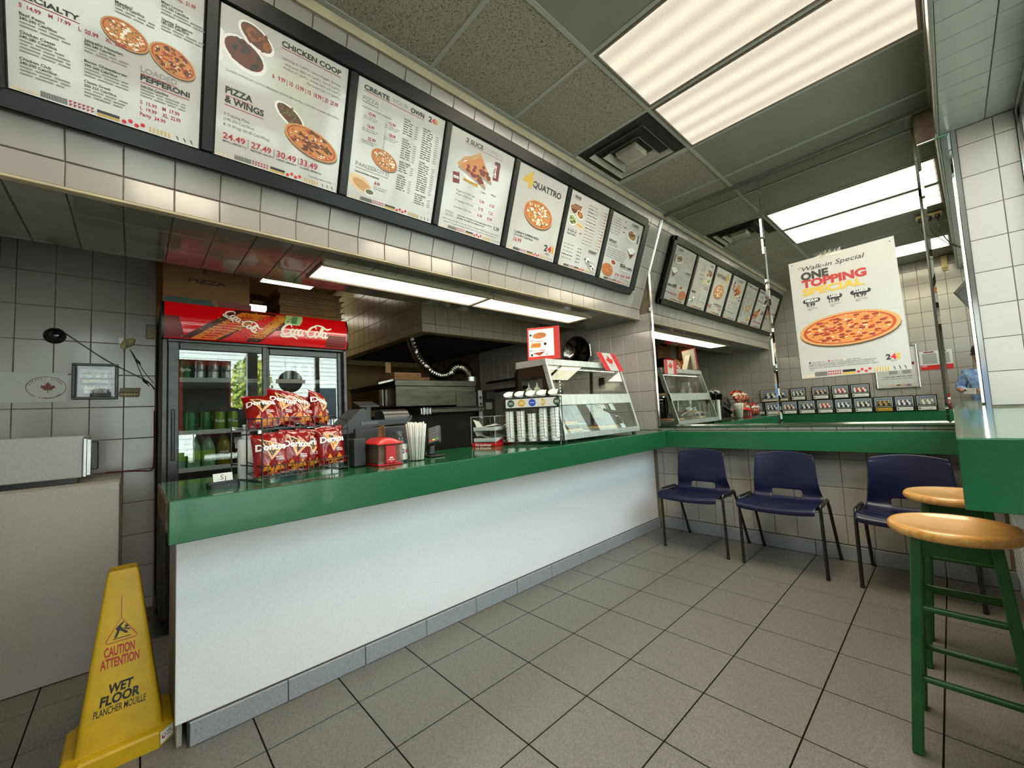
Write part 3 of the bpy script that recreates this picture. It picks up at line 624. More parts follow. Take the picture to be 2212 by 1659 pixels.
TX[4] = [('2 SLICE',-2.333,0.677,0.127,0.022,'k'),('COMBOS',-2.193,0.679,0.147,0.022,'l'),('Pepperoni (1120 Cals)',-2.35,0.4,0.137,0.012,'g'),('Cheese (1030 Cals)',-2.348,0.38,0.121,0.012,'g'),('3 Topping (1130 Cals)',-2.349,0.345,0.136,0.012,'g'),('Gourmet (1230 Cals)',-2.35,0.306,0.13,0.013,'g'),('5.00',-2.173,0.386,0.039,0.017,'r'),('6.50',-2.091,0.385,0.039,0.017,'r'),('5.75',-2.17,0.341,0.036,0.017,'r'),('7.25',-2.09,0.339,0.037,0.018,'r'),('6.50',-2.171,0.303,0.037,0.017,'r'),('8.00',-2.093,0.303,0.042,0.018,'r'),('2 slice',-2.172,0.444,0.034,0.009,'k'),('with pop',-2.094,0.452,0.041,0.009,'k'),('DIPPING',-2.403,0.267,0.06,0.012,'o'),('SAUCES',-2.401,0.249,0.056,0.013,'o'),('1.29',-2.026,0.258,0.044,0.019,'k'),('Creamy Garlic 110 Cals,Ranch 130 Cals,Cheddar Jalapeno 120 Cals',-2.317,0.267,0.27,0.008,'k'),('Spicy Buffalo 120 Cals,BBQ 130 Cals,Marinara 130 Cals',-2.317,0.252,0.212,0.008,'k'),('Adults and youth (ages 13 and older) need an average of 2,000 calories a day,and children',-2.414,0.227,0.441,0.007,'g'),('(ages 4 to 12) need an average of 1,500 calories a day. However,individual needs vary.',-2.403,0.211,0.415,0.007,'g')]
TX[5] = [('QUATTRO',-1.762,0.614,0.295,0.038,'k'),('4',-1.855,0.598,0.101,0.097,'y'),('1 LARGE 4 TOPPING PIZZA',-1.847,0.292,0.239,0.013,'k'),('(210-300 Cals/Slice)',-1.846,0.273,0.18,0.012,'k'),('16.99',-1.844,0.235,0.072,0.026,'r'),('241',-1.54,0.237,0.109,0.042,'x'),('PIZZA',-1.515,0.216,0.044,0.008,'k')]
TX[6] = [('SIDES',-1.32,0.68,0.074,0.016,'k'),('DESSERT',-1.033,0.338,0.117,0.02,'k'),('9.99',-1.192,0.442,0.032,0.012,'r'),('Hot Wings',-1.134,0.648,0.055,0.009,'k'),('Suicide',-1.133,0.623,0.063,0.009,'k')]
TX[7] = [('COMBOS',-0.52,0.685,0.115,0.018,'k'),('DETROIT',-0.798,0.489,0.113,0.018,'k'),('-STYLE PIZZAS',-0.801,0.472,0.14,0.015,'o'),('PIZZA',-0.556,0.33,0.08,0.019,'k'),('PENNE COMBO',-0.557,0.316,0.198,0.02,'k'),('27.99',-0.609,0.233,0.067,0.023,'r'),('30.99',-0.523,0.235,0.07,0.023,'r'),('33.99',-0.432,0.239,0.07,0.024,'r'),('1.50',-0.637,0.684,0.034,0.011,'r'),('2.50',-0.635,0.636,0.039,0.011,'r'),('3.50',-0.634,0.597,0.037,0.011,'r')]
TX['poster'] = [('Walk-in Special',1.096,2.127,0.364,0.033,'s'),('ONE',1.093,2.059,0.168,0.054,'k'),('TOPPING',1.095,2.0,0.374,0.054,'r'),('SPECIAL',1.095,1.94,0.358,0.05,'y'),('MEDIUM',1.106,1.886,0.076,0.018,'w'),('LARGE',1.252,1.89,0.059,0.017,'w'),('X-LARGE',1.388,1.892,0.077,0.017,'w'),('9.99',1.11,1.849,0.054,0.026,'k'),('11.99',1.248,1.852,0.06,0.026,'k'),('14.99',1.39,1.856,0.066,0.027,'k'),('180-250 Cals',1.115,1.832,0.062,0.008,'g'),('/Slice',1.114,1.82,0.027,0.009,'g'),('210-250 Cals',1.253,1.835,0.064,0.008,'g'),('/Slice',1.253,1.822,0.027,0.009,'g'),('220-270 Cals',1.395,1.837,0.065,0.008,'g'),('/Slice',1.395,1.826,0.029,0.008,'g'),('ADULTS AND YOUTH (AGES 13 AND OLDER) NEED AN AVERAGE OF',1.089,1.409,0.377,0.009,'g'),('2,000 CALORIES A DAY,AND CHILDREN (AGES 4 TO 12) NEED AN',1.089,1.396,0.368,0.009,'g'),('AVERAGE OF 1,500 CALORIES A DAY. HOWEVER,INDIVIDUAL NEEDS',1.09,1.382,0.388,0.008,'g'),('VARY.',1.09,1.368,0.031,0.008,'g'),('241',1.518,1.398,0.072,0.035,'x'),('PIZZA',1.539,1.385,0.032,0.006,'g')]
def menu_panel(i, draw):
    y0, y1 = PY[i]
    mb = MB(); mb.obox(spt((y0 + y1) / 2, (pv0 + pv1) / 2, .034), (0, 1, 0), W_s, N_s, (y1 - y0) / 2, (pv1 - pv0) / 2, .003)
    pn = part('menu_panel', mb, menu_face, board)
    P = Print(spt(0, 0, .037), (0, 1, 0), W_s, N_s, .0006)
    P.rect(y0, pv0, y1, pv0 + .002, 'w'); draw(P, y0, y1)
    P.strip(y0 + .004, y1 - .004, .180, .018)
    table(P, TX[i + 1]); P.done('print', pn)
def ul(P, u, v, w_, c='r'): P.rect(u, v - .006, u + w_, v - .0035, c)
def d1(P, a, b):
    P.pizza(-3.775, .468, .064, .042, -.25, 'veg', 3); P.pizza(-3.645, .448, .070, .046, -.35, 'meat', 5)
    ul(P, -4.032, .448, .146); ul(P, -3.734, .371, .102); ul(P, -3.734, .343, .141)
    for u, v, n in ((-4.018, .377, 2), (-4.019, .325, 4), (-4.02, .249, 3), (-3.876, .377, 2), (-3.876, .312, 3), (-3.877, .248, 3), (-3.734, .312, 3), (-3.802, .537, 2), (-3.682, .60, 2), (-3.681, .547, 2)):
        for k in range(n): P.blur(u, v - .010 * k, .11 if u < -3.74 else .13, .0075, 'o', seed=k)
def d2(P, a, b):
    P.bowl(-3.387, .660, .070, .040, -.45, 'wing', 'wing2', 3); P.bowl(-3.425, .580, .082, .056, -.35, 'dark', 'wing2', 4)
    P.poly([(a, .52), (a + .012, .53), (a + .012, .63), (a, .64)], 'plate')
    P.bowl(-3.246, .428, .068, .034, -.5, 'olive', 'wing2', 6); P.pizza(-3.148, .352, .118, .056, -.22, 'meat', 9)
    ul(P, -3.297, .679, .245); ul(P, -3.482, .414, .094); ul(P, -3.483, .379, .138)
    for y in (-3.395, -3.298, -3.200): P.rect(y, .238, y + .002, .272, 'g')
def d3(P, a, b):
    P.pizza(-2.80, .405, .074, .044, -.25, 'veg', 12); P.disc(-2.91, .258, .062, .034, 'tan', -.35); P.disc(-2.90, .250, .052, .022, 'crust', -.35); P.disc(-2.859, .228, .026, .017, 'plate'); P.disc(-2.859, .230, .021, .012, 'olive')
    ul(P, -2.941, .679, .327); ul(P, -2.942, .630, .079, 'g'); ul(P, -2.943, .330, .174, 'g')
    for u, v, n, w_ in ((-2.722, .622, 6, .085), (-2.72, .527, 8, .085), (-2.721, .415, 4, .085), (-2.723, .347, 6, .085), (-2.609, .621, 13, .10), (-2.608, .454, 13, .10), (-2.608, .286, 4, .10)):
        for k in range(n): P.blur(u, v - .0112 * k, w_ * .62, .008, 'g', seed=k); P.blur(u + w_ * .8, v - .0112 * k, w_ * .2, .007, 'o', seed=k + 3)
    for u, v in ((-2.93, .566), (-2.82, .566), (-2.93, .511), (-2.82, .513), (-2.93, .457), (-2.84, .262)): P.blur(u, v, .08, .006, 'l'); P.blur(u, v - .009, .07, .006, 'l')
    P.rect(-2.815, .43, -2.813, .59, 'l')
def slices(P):
    for du, dv, s in ((.05, .035, 2), (0, 0, 4)):
        A, B, C = (-2.362 + du, .540 + dv * .4), (-2.262 + du, .612 + dv), (-2.145 + du * .8, .478 + dv * 1.2)
        P.poly([(A[0] - .004, A[1] - .012), (C[0], C[1] - .014), (C[0] + .004, C[1]), (B[0], B[1])], 'shadow')
        P.poly([A, C, B], 'cheese'); P.line([A, ((A[0] + B[0]) / 2 - .012, (A[1] + B[1]) / 2 + .012), B], .02, 'crust')
        rn = random.Random(s)
        for _ in range(16):
            p, q = rn.uniform(.12, .85), rn.uniform(.12, .88); x = A[0] + (B[0] - A[0]) * q; y = A[1] + (B[1] - A[1]) * q
            P.disc(x + (C[0] - x) * p, y + (C[1] - y) * p, .0125, .011, 'pep', n=9)
def d4(P, a, b):
    P.disc(-2.25, .53, .10, .055, 'plate', -.4); slices(P)
    P.poly([(-2.391, .495), (-2.345, .502), (-2.335, .443), (-2.381, .436)], 'pep'); P.rect(-2.383, .465, -2.345, .478, 'w'); P.text('chips', -2.381, .468, .032, .008, 'k')
    P.poly([(-2.105, .640), (-2.058, .643), (-2.055, .545), (-2.10, .540)], 'pep'); P.poly([(-2.105, .640), (-2.098, .65), (-2.064, .652), (-2.058, .643)], 'dark'); P.script(-2.085, .556, .075, 'w', PI / 2)
    P.poly([(-2.315, .486), (-2.205, .480), (-2.198, .470), (-2.205, .462), (-2.315, .470)], 'gold'); P.text('Add a topping 1.50', -2.308, .471, .095, .009, 'k')
    ul(P, -2.333, .674, .287)
    for v in (.368, .33, .292): P.rect(-2.35, v, -2.04, v + .0012, 'l')
def d5(P, a, b):
    P.rect(a, .455, b, .4565, 'l'); P.pizza(-1.654, .455, .146, .086, -.12, 'veg', 21)
def d6(P, a, b):
    P.poly([(-1.344, .613), (-1.30, .638), (-1.245, .636), (-1.217, .64), (-1.23, .60), (-1.296, .568), (-1.33, .585)], 'wing2')
    for k in range(5): P.line([(-1.33 + .02 * k, .60), (-1.31 + .02 * k, .632)], .007, 'crust')
    P.bowl(-1.222, .575, .046, .028, -.3, 'crust', 'wing', 31); P.bowl(-1.298, .520, .052, .036, -.2, 'lime', 'olive', 33)
    P.line([(-1.24, .507), (-1.155, .492)], .026, 'tan'); P.line([(-1.235, .507), (-1.165, .495)], .010, 'gold')
    P.poly([(-1.075, .285), (-1.01, .305), (-.985, .275), (-.93, .262), (-.90, .225), (-.945, .195), (-1.0, .225), (-1.04, .25)], 'shadow'); P.poly([(-1.065, .287), (-1.01, .300), (-.99, .272), (-1.03, .258)], 'w'); P.poly([(-.985, .262), (-.93, .255), (-.905, .225), (-.95, .205)], 'plate')
    for u, v in ((-1.05, .28), (-1.01, .27), (-.96, .24), (-.93, .225)): P.disc(u, v, .012, .008, 'dark')
    ul(P, -1.32, .677, .074); ul(P, -1.033, .335, .117)
    for k in range(13): P.blur(-1.135, .672 - .024 * k, .12, .009, 'k' if k in (3, 5, 7) else 'o', seed=k); P.blur(-.955, .668 - .024 * k, .02, .008, 'o'); P.blur(-.925, .668 - .024 * k, .032, .009, 'r')
    for k in range(4): P.blur(-1.33, .452 - .012 * k, .11, .009, 'k' if k % 2 else 'o', seed=k + 9)
    for k in range(5): P.blur(-1.34, .34 - .026 * k, .12, .009, 'k' if k == 3 else 'o', seed=k + 5); P.blur(-1.17, .335 - .026 * k, .05, .010, 'g', seed=k)
def d7(P, a, b):
    P.bowl(-.482, .602, .075, .042, -.2, 'crust', 'wing2', 41); P.poly([(-.388, .63), (-.368, .635), (-.365, .56), (-.385, .555)], 'dark')
    P.poly([(-.51, .48), (-.43, .51), (-.36, .492), (-.425, .41)], 'wing2'); P.poly([(-.51, .485), (-.43, .512), (-.36, .495), (-.40, .46), (-.45, .45)], 'plate')
    P.bowl(-.667, .332, .042, .022, -.2, 'sauce', 'wing', 44); P.pizza(-.73, .262, .085, .050, -.12, 'pep', 47)
    ul(P, -.52, .682, .115, 'k'); ul(P, -.801, .468, .14, 'k'); ul(P, -.557, .312, .198, 'k')
    for k in range(7): P.blur(-.815, .685 - .021 * k, .14, .009, 'o', seed=k)
    for k in range(5): P.blur(-.80, .435 - .018 * k, .30, .009, 'o', seed=k + 4)
    for u in (-.609, -.523, -.432): P.blur(u, .218, .065, .008, 'o'); P.blur(u, .206, .05, .006, 'l')
    P.blur(-.555, .285, .19, .008, 'o'); P.blur(-.555, .272, .15, .008, 'l')
for i, f in enumerate((d1, d2, d3, d4, d5, d6, d7)): menu_panel(i, f)
# ------------------------------------------------------------------ wall mirror in bevelled panels
mir = thing('wall_mirror', 'tall mirror with chrome trim filling the far wall above the green ledge', 'mirror', (.9, 0, .955))
def mirror_panel(poly, yaw=0.0):
    c = V((sum(p[0] for p in poly) / len(poly), 0, sum(p[1] for p in poly) / len(poly))); n = len(poly); inn = []
    bw = .013
    for i in range(n):
        a, b, e = (V((*poly[(i + k) % n], )) for k in (-1, 0, 1))
        d1_ = (b - a).normalized(); d2_ = (e - b).normalized(); n1 = V((-d1_[1], d1_[0])); n2 = V((-d2_[1], d2_[0])); k = 1 + n1.dot(n2); inn.append(b + (n1 + n2) * (bw / k))
    mb = MB()
    vs = [(x, 0, z) for x, z in poly] + [(p[0], -.0035, p[1]) for p in inn] + [(x, .004, z) for x, z in poly]
    mb.add(vs, [[n + i for i in range(n)]] + [(i, (i + 1) % n, n + (i + 1) % n, n + i) for i in range(n)] + [(2 * n + i, 2 * n + (i + 1) % n, (i + 1) % n, i) for i in range(n)])
    if yaw: mb.xf(Matrix.Translation(c) @ Matrix.Rotation(yaw, 4, 'Z') @ Matrix.Translation(-c))
    mb.xf(Matrix.Translation((0, -.004, 0))); part('mirror_panel', mb, mirror_m, mir)
zt_ = ZC - .016
mirror_panel([(-.143, .968), (.866, .968), (.866, zt_), (.050, zt_), (-.137, 2.481)])
mirror_panel([(.868, .968), (1.777, .968), (1.777, zt_), (.868, zt_)])
mirror_panel([(1.779, .968), (1.930, .968), (1.930, 2.777), (1.779, 2.777)], -.014)
mb = MB(); mb.box(-.155, 1.935, -.022, .002, .955, .969, .002); part('bottom_channel', mb, chrome, mir)
mb = MB(); mb.beam((-.148, -.008, .96), (-.142, -.008, 2.481), .012, .014); mb.beam((-.142, -.008, 2.481), (.044, -.008, zt_), .012, .014); part('side_trim', mb, chrome, mir)
mb = MB(); mb.box(1.78, 1.935, -.014, .002, 2.775, 2.786, .002); part('top_trim', mb, chrome, mir)
mb = MB(); mb.box(-.160, -.134, -.018, .0, 2.10, 2.135, .002); part('mirror_clip', mb, M('white_plastic'), mir)
# poster taped to the mirror
po = thing('poster', 'white pizza poster taped to the mirror with one big pepperoni pizza', 'poster', (1.33, -.012, 1.31))
mb = MB(); mb.add([(1.036, -.0125, 1.312), (1.638, -.0125, 1.320), (1.625, -.0125, 2.223), (1.022, -.0125, 2.210), (1.036, -.0105, 1.312), (1.638, -.0105, 1.320), (1.625, -.0105, 2.223), (1.022, -.0105, 2.210)], [(0, 1, 2, 3), (7, 6, 5, 4), (0, 4, 5, 1), (1, 5, 6, 2), (2, 6, 7, 3), (3, 7, 4, 0)])
sheet = part('sheet', mb, M('poster_paper', (176, 173, 165), .35, noise=4, amt=.02), po)
P = Print((0, -.0125, 0), (1, 0, 0), (0, 0, 1), (0, -1, 0), .0006)
P.rect(1.034, 1.735, 1.626, 1.737, 'l')
P.pizza(1.333, 1.650, .282, .118, .03, 'pep', 61); P.strip(1.04, 1.632, 1.322, .033); 
for u, w_ in ((1.094, .10), (1.24, .083), (1.374, .105)): P.disc(u + .012, 1.893, .015, .015, 'k'); P.disc(u + w_ - .012, 1.893, .015, .015, 'k'); P.rect(u + .012, 1.878, u + w_ - .012, 1.908, 'k')
for u, c in ((1.096, 'k'), (1.21, 'red'), (1.30, 'tan')): P.disc(u, 1.428, .006, .006, c); P.blur(u + .012, 1.425, .075, .008, 'o', seed=3)
P.line([(1.082, 2.155), (1.094, 2.150)], .003, 'k'); P.line([(1.092, 2.165), (1.10, 2.155)], .003, 'k')
for u in (1.045, 1.602): P.disc(u, 2.192, .004, .004, 'dark')
table(P, TX['poster']); P.done('print', sheet)
mb = MB(); rn = random.Random(2)
for k in range(5):
    x = 1.19 + k * .028; mb.add([(x, -.014, 2.200 + rn.uniform(-.015, .01)), (x + .045, -.016, 2.20 + rn.uniform(-.015, .01)), (x + .04, -.013, 2.245 + rn.uniform(-.01, .01)), (x - .004, -.0145, 2.242)], [(0, 1, 2, 3)])
part('clear_tape', mb, thin_glass('tape', (240, 240, 235), 1.6, .12), po, recalc=False)
# ------------------------------------------------------------------ service counter
ct = thing('service_counter', 'long service counter with green laminate top and white front panel', 'counter', (-.3, -1.85, 0))
zh, zf = .930, .786
mb = MB(); mb.box(-.69, -.016, -3.651, -.002, zh - .045, zh, .002); part('counter_top', mb, green_top, ct)
mb = MB(); mb.box(-.018, 0, -3.651, -.178, zf, zh, .0025); part('edge_band', mb, green_l, ct)
mb = MB(); mb.box(-.685, -.020, -3.657, -3.63, zh - .105, zh - .004, .003); part('chipboard_end', mb, M('chipboard', (112, 84, 58), .9, noise=40, amt=.3), ct)
mb = MB(); mb.box(-.66, -.019, -3.62, -.002, zf + .004, zh - .046); part('counter_core', mb, M('white_laminate'), ct)
mb = MB(); mb.box(-.249, -.229, -3.617, -.002, .088, zf + .004, .002); part('front_panel', mb, white_l, ct)
mb = MB(); mb.box(-.69, -.249, -3.612, -3.595, .0, zf + .004, .002); part('end_panel', mb, M('end_laminate', (170, 160, 144), .5, noise=3, amt=.1), ct)
mb = MB(); mb.box(-.69, -.222, -3.582, -.002, 0, .09); part('plinth', mb, M('plinth_dark', (60, 50, 42), .8), ct)
tile_field(ct, (-.222, 0, 0), (0, 1, 0), (0, 0, 1), -3.577, -.002, 0, .088, .3345, .3, -.237, -.02, kick_t, name='kick_tile', d=.010)
# ledge on far wall
def ledge(x0, x1, y0, y1, z0, z1, label, name='wall_ledge'):
    t = thing(name, label, 'ledge', ((x0 + x1) / 2, (y0 + y1) / 2, z0))
    f = y0 if abs(y1) < 1 else y1
    mb = MB(); mb.box(x0, x1, y0, y1, z1 - .02, z1, .002); part('ledge_top', mb, green_top, t)
    mb = MB(); mb.box(x0, x1, min(f, f + (.014 if f == y0 else -.014)), max(f, f + (.014 if f == y0 else -.014)), z0, z1 - .018, .002); part('ledge_front', mb, green_l, t)
    return t
ledge(.0005, 1.968, -.178, -.001, .786, .9245, 'green laminate ledge along the mirror wall above the blue chairs')
bl = ledge(-.50, 1.74, -4.299, -4.08, .76, .905, 'green ledge on the back wall, seen in the mirror under the team plaques')
mb = MB(); mb.box(-.70, -.50, -4.299, -4.13, .76, .905, .002); part('ledge_end', mb, green_l, bl)
bar = thing('window_bar', 'raised green bar top along the right hand window above the stools', 'counter', (2.0, -1.17, .9))
mb = MB(); mb.box(1.796, 2.195, -2.344, -.001, 1.022, 1.058, .002); part('bar_top', mb, green_top, bar)
mb = MB(); mb.box(1.796, 2.19, -2.358, -2.344, .897, 1.057, .002); part('bar_end', mb, green_l, bar)
mb = MB(); mb.box(1.796, 1.811, -2.338, -.001, .93, 1.021, .002); part('bar_front', mb, green_l, bar)
# ------------------------------------------------------------------ plastic stacking chairs
navy = M('navy_plastic', (11, 16, 50), .36, noise=5, amt=.08)
def cat(P, n=5):
    out = []
    for i in range(len(P) - 1):
        p0, p1, p2, p3 = P[max(0, i - 1)], P[i], P[i + 1], P[min(len(P) - 1, i + 2)]
        for k in range(n):
            t = k / n; out.append(tuple(.5 * (2 * b + (c - a) * t + (2 * a - 5 * b + 4 * c - d) * t * t + (3 * b - a - 3 * c + d) * t ** 3) for a, b, c, d in zip(p0, p1, p2, p3)))
    return out + [P[-1]]
def make_chair(label):
    t = thing('plastic_chair', label, 'chair', (0, 0, 0), 'blue chairs along the mirror wall', local=True)
    prof = cat([(-.335, .412, .228), (-.338, .440, .232), (-.30, .452, .234), (-.20, .446, .234), (-.10, .434, .232), (-.03, .436, .226), (.008, .462, .216), (.020, .51, .208), (.020, .58, .200), (.024, .66, .193), (.034, .74, .186), (.040, .785, .180)], 3)
    nv = len(prof) - 1; nu = 18
    def fn(u, v):
        y, z, hw = prof[round(v * nv)]; s_ = 2 * u - 1; back = max(0, min(1, (z - .46) / .08)) if y > -.05 else 0
        return V((hw * s_, y - back * .035 * s_ * s_, z + (1 - back) * .012 * abs(s_) ** 3 * (1 if y > -.32 else .4) + back * (-.022 * s_ * s_ if v > .93 else 0) - (.010 * (1 - s_ * s_) if y < -.29 else 0)))
    sk = lambda i, j: 5 <= i <= 12 and .468 <= (prof[j][1] + prof[j + 1][1]) / 2 <= .512 and prof[j][0] > -.03
    mb = MB(); mb.grid(fn, nu, nv, sk)
    sh = part('seat_shell', mb, navy, t, 80)
    a = sh.modifiers.new('thick', 'SOLIDIFY'); a.thickness = .006; a.offset = 0
    a = sh.modifiers.new('smooth', 'SUBSURF'); a.levels = 1; a.render_levels = 1
    for s_ in (-1, 1):
        mb = MB(); mb.path([(s_ * .246, -.235, .0), (s_ * .243, -.246, .40), (s_ * .241, -.242, .44)], .0105, 8); mb.lathe([(.012, 0), (.013, .012), (.0105, .02)], 8, (s_ * .246, -.235, 0)); part('leg', mb, blackm, t, 50)
        mb = MB(); mb.path([(s_ * .244, .232, .0), (s_ * .238, .045, .40), (s_ * .236, .03, .43)], .0105, 8); mb.lathe([(.012, 0), (.013, .012), (.0105, .02)], 8, (s_ * .244, .232, 0)); part('leg', mb, blackm, t, 50)
        mb = MB(); mb.path(cat([(s_ * .241, -.243, .43), (s_ * .242, -.237, .458), (s_ * .243, -.215, .470), (s_ * .242, -.12, .468), (s_ * .240, -.01, .466), (s_ * .238, .015, .452), (s_ * .236, .03, .425)], 3), .0095, 8); part('side_rail', mb, blackm, t, 50)
        mb = MB(); mb.box(s_ * .228 - .012, s_ * .228 + .012, -.235, .0, .436, .456, .004); part('seat_bracket', mb, blackp, t)
    mb = MB(); mb.box(-.228, .228, -.20, -.185, .425, .437, .003); mb.box(-.228, .228, -.04, -.025, .420, .432, .003); part('cross_bar', mb, blackm, t)
    return t
ch = make_chair('blue plastic chair nearest the service counter, leftmost of the three')
ch.location = (.320, -.246, 0)
copy_tree(ch, (.918, -.246, 0), None, 'middle blue plastic chair of the row under the green ledge')
copy_tree(ch, (1.576, -.242, 0), None, 'blue plastic chair partly behind the wooden bar stools')
# ------------------------------------------------------------------ bar stools
oak = M('varnished_oak', (216, 164, 88), .28, noise=26, amt=.12, stretch=(1, 7, 1), coat=.3, rgb2=(196, 138, 66))
sgreen = M('green_stool_paint', (24, 82, 32), .36, noise=14, amt=.12)
def make_stool(label):
    t = thing('bar_stool', label, 'stool', (0, 0, 0), 'bar stools under the window bar', local=True)
    mb = MB(); R = .166
    mb.lathe([(0.0, .711), (.06, .712), (.115, .716), (.140, .7195), (.150, .7205), (.158, .719), (.164, .712), (R, .703), (.164, .694), (.157, .687), (.145, .685), (0, .685)], 44); part('seat', mb, oak, t, 40)
    tp = .088; bt = .138
    at = lambda z: bt + (tp - bt) * z / .684
    for i in (-1, 1):
        for j in (-1, 1):
            mb = MB(); mb.beam((i * bt, j * bt, .002), (i * tp, j * tp, .685), .028, .046, side=(0, 1, 0), c=.003); lg = part('leg', mb, sgreen, t)
            z = .655; mb = MB(); mb.lathe([(.010, 0), (.010, .002), (.006, .0025), (.005, .0005), (0, .0005)], 12, (i * at(z), j * (at(z) + .0145), z), ax=(0, j, 0)); part('screw', mb, darksteel, lg)
    for j in (-1, 1):
        a = at(.66); mb = MB(); mb.box(-a + .012, a - .012, j * a - .010, j * a + .010, .628, .683, .002); part('apron', mb, sgreen, t)
        mb = MB(); mb.box(j * a - .010, j * a + .010, -a + .012, a - .012, .628, .683, .002); part('apron', mb, sgreen, t)
        for z in (.234, .456):
            b = at(z); mb = MB(); mb.tube((-b, j * b, z), (b, j * b, z), .0105, n=10); part('rung', mb, sgreen, t, 40)
        for z in (.31, .53):
            b = at(z); mb = MB(); mb.tube((j * b, -b, z), (j * b, b, z), .0105, n=10); part('rung', mb, sgreen, t, 40)
    return t
st = make_stool('round oak topped bar stool with green legs, nearest to the camera'); st.location = (1.762, -1.712, 0)
copy_tree(st, (1.768, -1.10, 0), None, 'round oak topped bar stool half hidden behind the end of the green bar')
# ------------------------------------------------------------------ wet floor cone
yel = M('cone_yellow', (196, 156, 14), .5, noise=18, amt=.06, bump=(60, .1, .001))
cx, cy = -.452, -3.762
cone = thing('wet_floor_cone', 'yellow four sided wet floor cone standing against the end of the counter', 'cone', (cx, cy, 0))
ch8 = lambda a, c: [(-a + c, -a), (a - c, -a), (a, -a + c), (a, a - c), (a - c, a), (-a + c, a), (-a, a - c), (-a, -a + c)]
mb = MB(); lv = [(.150, .045, 0), (.150, .045, .05), (.144, .043, .058), (.128, .03, .062)]
vs = [(cx + x, cy + y, z) for a, c, z in lv for x, y in ch8(a, c)]
mb.add(vs, [(8 * k + i, 8 * k + (i + 1) % 8, 8 * k + 8 + (i + 1) % 8, 8 * k + 8 + i) for k in range(3) for i in range(8)] + [list(range(8)), [24 + i for i in range(8)]]); base = part('base', mb, yel, cone)
bh, th_, zt = .118, .043, .645
def cone_ring(a, b, z, n=3):
    r = a * .16; out = []
    for sx_, sy_, a0 in ((1, 1, 0), (-1, 1, 90), (-1, -1, 180), (1, -1, 270)):
        for k in range(n + 1):
            q = math.radians(a0 + 90 * k / n); out.append((cx + sx_ * (a - r) + r * math.cos(q), cy + sy_ * (b - r) + r * math.sin(q), z))
    return out
mb = MB(); lv = [(bh + .010, .058), (bh, .064), (bh - .003, .085), (th_ + .0025, zt - .022), (th_ - .001, zt - .006), (th_ - .006, zt), (th_ - .018, zt - .001), (th_ - .020, zt - .05)]
n_ = 16; vs = [p for a, z in lv for p in cone_ring(a, a, z)]
mb.add(vs, [(n_ * k + i, n_ * k + (i + 1) % n_, n_ * k + n_ + (i + 1) % n_, n_ * k + n_ + i) for k in range(len(lv) - 1) for i in range(n_)] + [[n_ * (len(lv) - 1) + i for i in range(n_)]]); body = part('body', mb, yel, cone, 40)
mb = MB(); mb.lathe([(0, 0), (.026, 0)], 16, (cx, cy, zt - .048)); part('hole', mb, M('cone_hole', (60, 24, 12), .9), cone)
sl_ = V((-(bh - .003 - th_ - .0025), 0, zt - .022 - .085)).normalized(); P = Print((cx + bh - .003, cy, .085), (0, 1, 0), sl_, V((sl_.z, 0, -sl_.x)), .0012)
P.text('CAUTION', -.047, .272, .082, .031, 'r', .03); P.text('ATTENTION', -.056, .234, .104, .031, 'r', .03)
P.text('WET', -.036, .148, .066, .029, 'k', .04, shear=.12); P.text('FLOOR', -.056, .113, .106, .030, 'k', .04, shear=.12); P.text('PLANCHER MOUILLE', -.071, .083, .138, .023, 'k', .012, shear=.06)
P.line([(-.003, .395), (-.003, .475)], .0022, 'r'); P.line([(-.003, .396), (-.044, .322), (-.040, .316), (.038, .316), (.042, .322)], .0028, 'r', True)
P.poly([(-.022, .330), (-.014, .330), (-.006, .352), (.008, .338), (.016, .336), (.014, .344), (.004, .352), (-.004, .366), (.006, .378), (.002, .381), (-.010, .370), (-.018, .362), (-.014, .352)], 'k'); P.disc(.012, .362, .0055, .0055, 'k'); P.line([(-.024, .326), (.024, .326)], .003, 'k'); P.line([(.004, .356), (.022, .348)], .005, 'k')
P.done('lettering', body)
P = Print((cx + .150, cy + .105, .0), (-.7071, .7071, 0), (0, 0, 1), (.7071, .7071, 0), .0012); P.rect(.004, .008, .058, .05, 'w'); P.disc(.018, .03, .008, .010, 'red'); P.disc(.019, .032, .005, .006, 'w'); P.blur(.03, .034, .026, .005, 'g'); P.blur(.03, .024, .026, .005, 'g'); P.done('sticker', base, 'white maker sticker with a red mark')
P = Print((cx + .150, cy, 0), (0, 1, 0), (0, 0, 1), (1, 0, 0), .001)
# ------------------------------------------------------------------ white cabinet and box at the left
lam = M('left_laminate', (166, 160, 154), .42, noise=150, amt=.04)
cab = thing('cabinet', 'plain white laminate cabinet at the left edge, beside the yellow cone', 'cabinet', (-1.48, -3.97, 0))
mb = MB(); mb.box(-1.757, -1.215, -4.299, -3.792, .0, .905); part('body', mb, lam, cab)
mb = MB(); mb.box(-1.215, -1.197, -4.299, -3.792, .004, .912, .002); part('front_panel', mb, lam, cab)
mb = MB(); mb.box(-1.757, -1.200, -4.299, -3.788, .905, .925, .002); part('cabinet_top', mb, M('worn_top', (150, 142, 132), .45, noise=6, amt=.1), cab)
mb = MB(); mb.box(-1.198, -1.1945, -3.833, -3.796, .872, .905, .001); part('clear_tape', mb, thin_glass('tape'), cab)
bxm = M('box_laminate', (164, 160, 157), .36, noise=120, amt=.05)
t = thing('metal_box', 'pale metal box with a chrome and black latch on the white cabinet', 'box', (-1.44, -4.02, .925))
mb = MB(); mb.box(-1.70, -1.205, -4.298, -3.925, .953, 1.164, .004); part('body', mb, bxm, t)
for x in (-1.66, -1.26): mb = MB(); mb.box(x - .02, x + .02, -4.24, -3.94, .925, .953, .002); part('foot', mb, blackp, t)
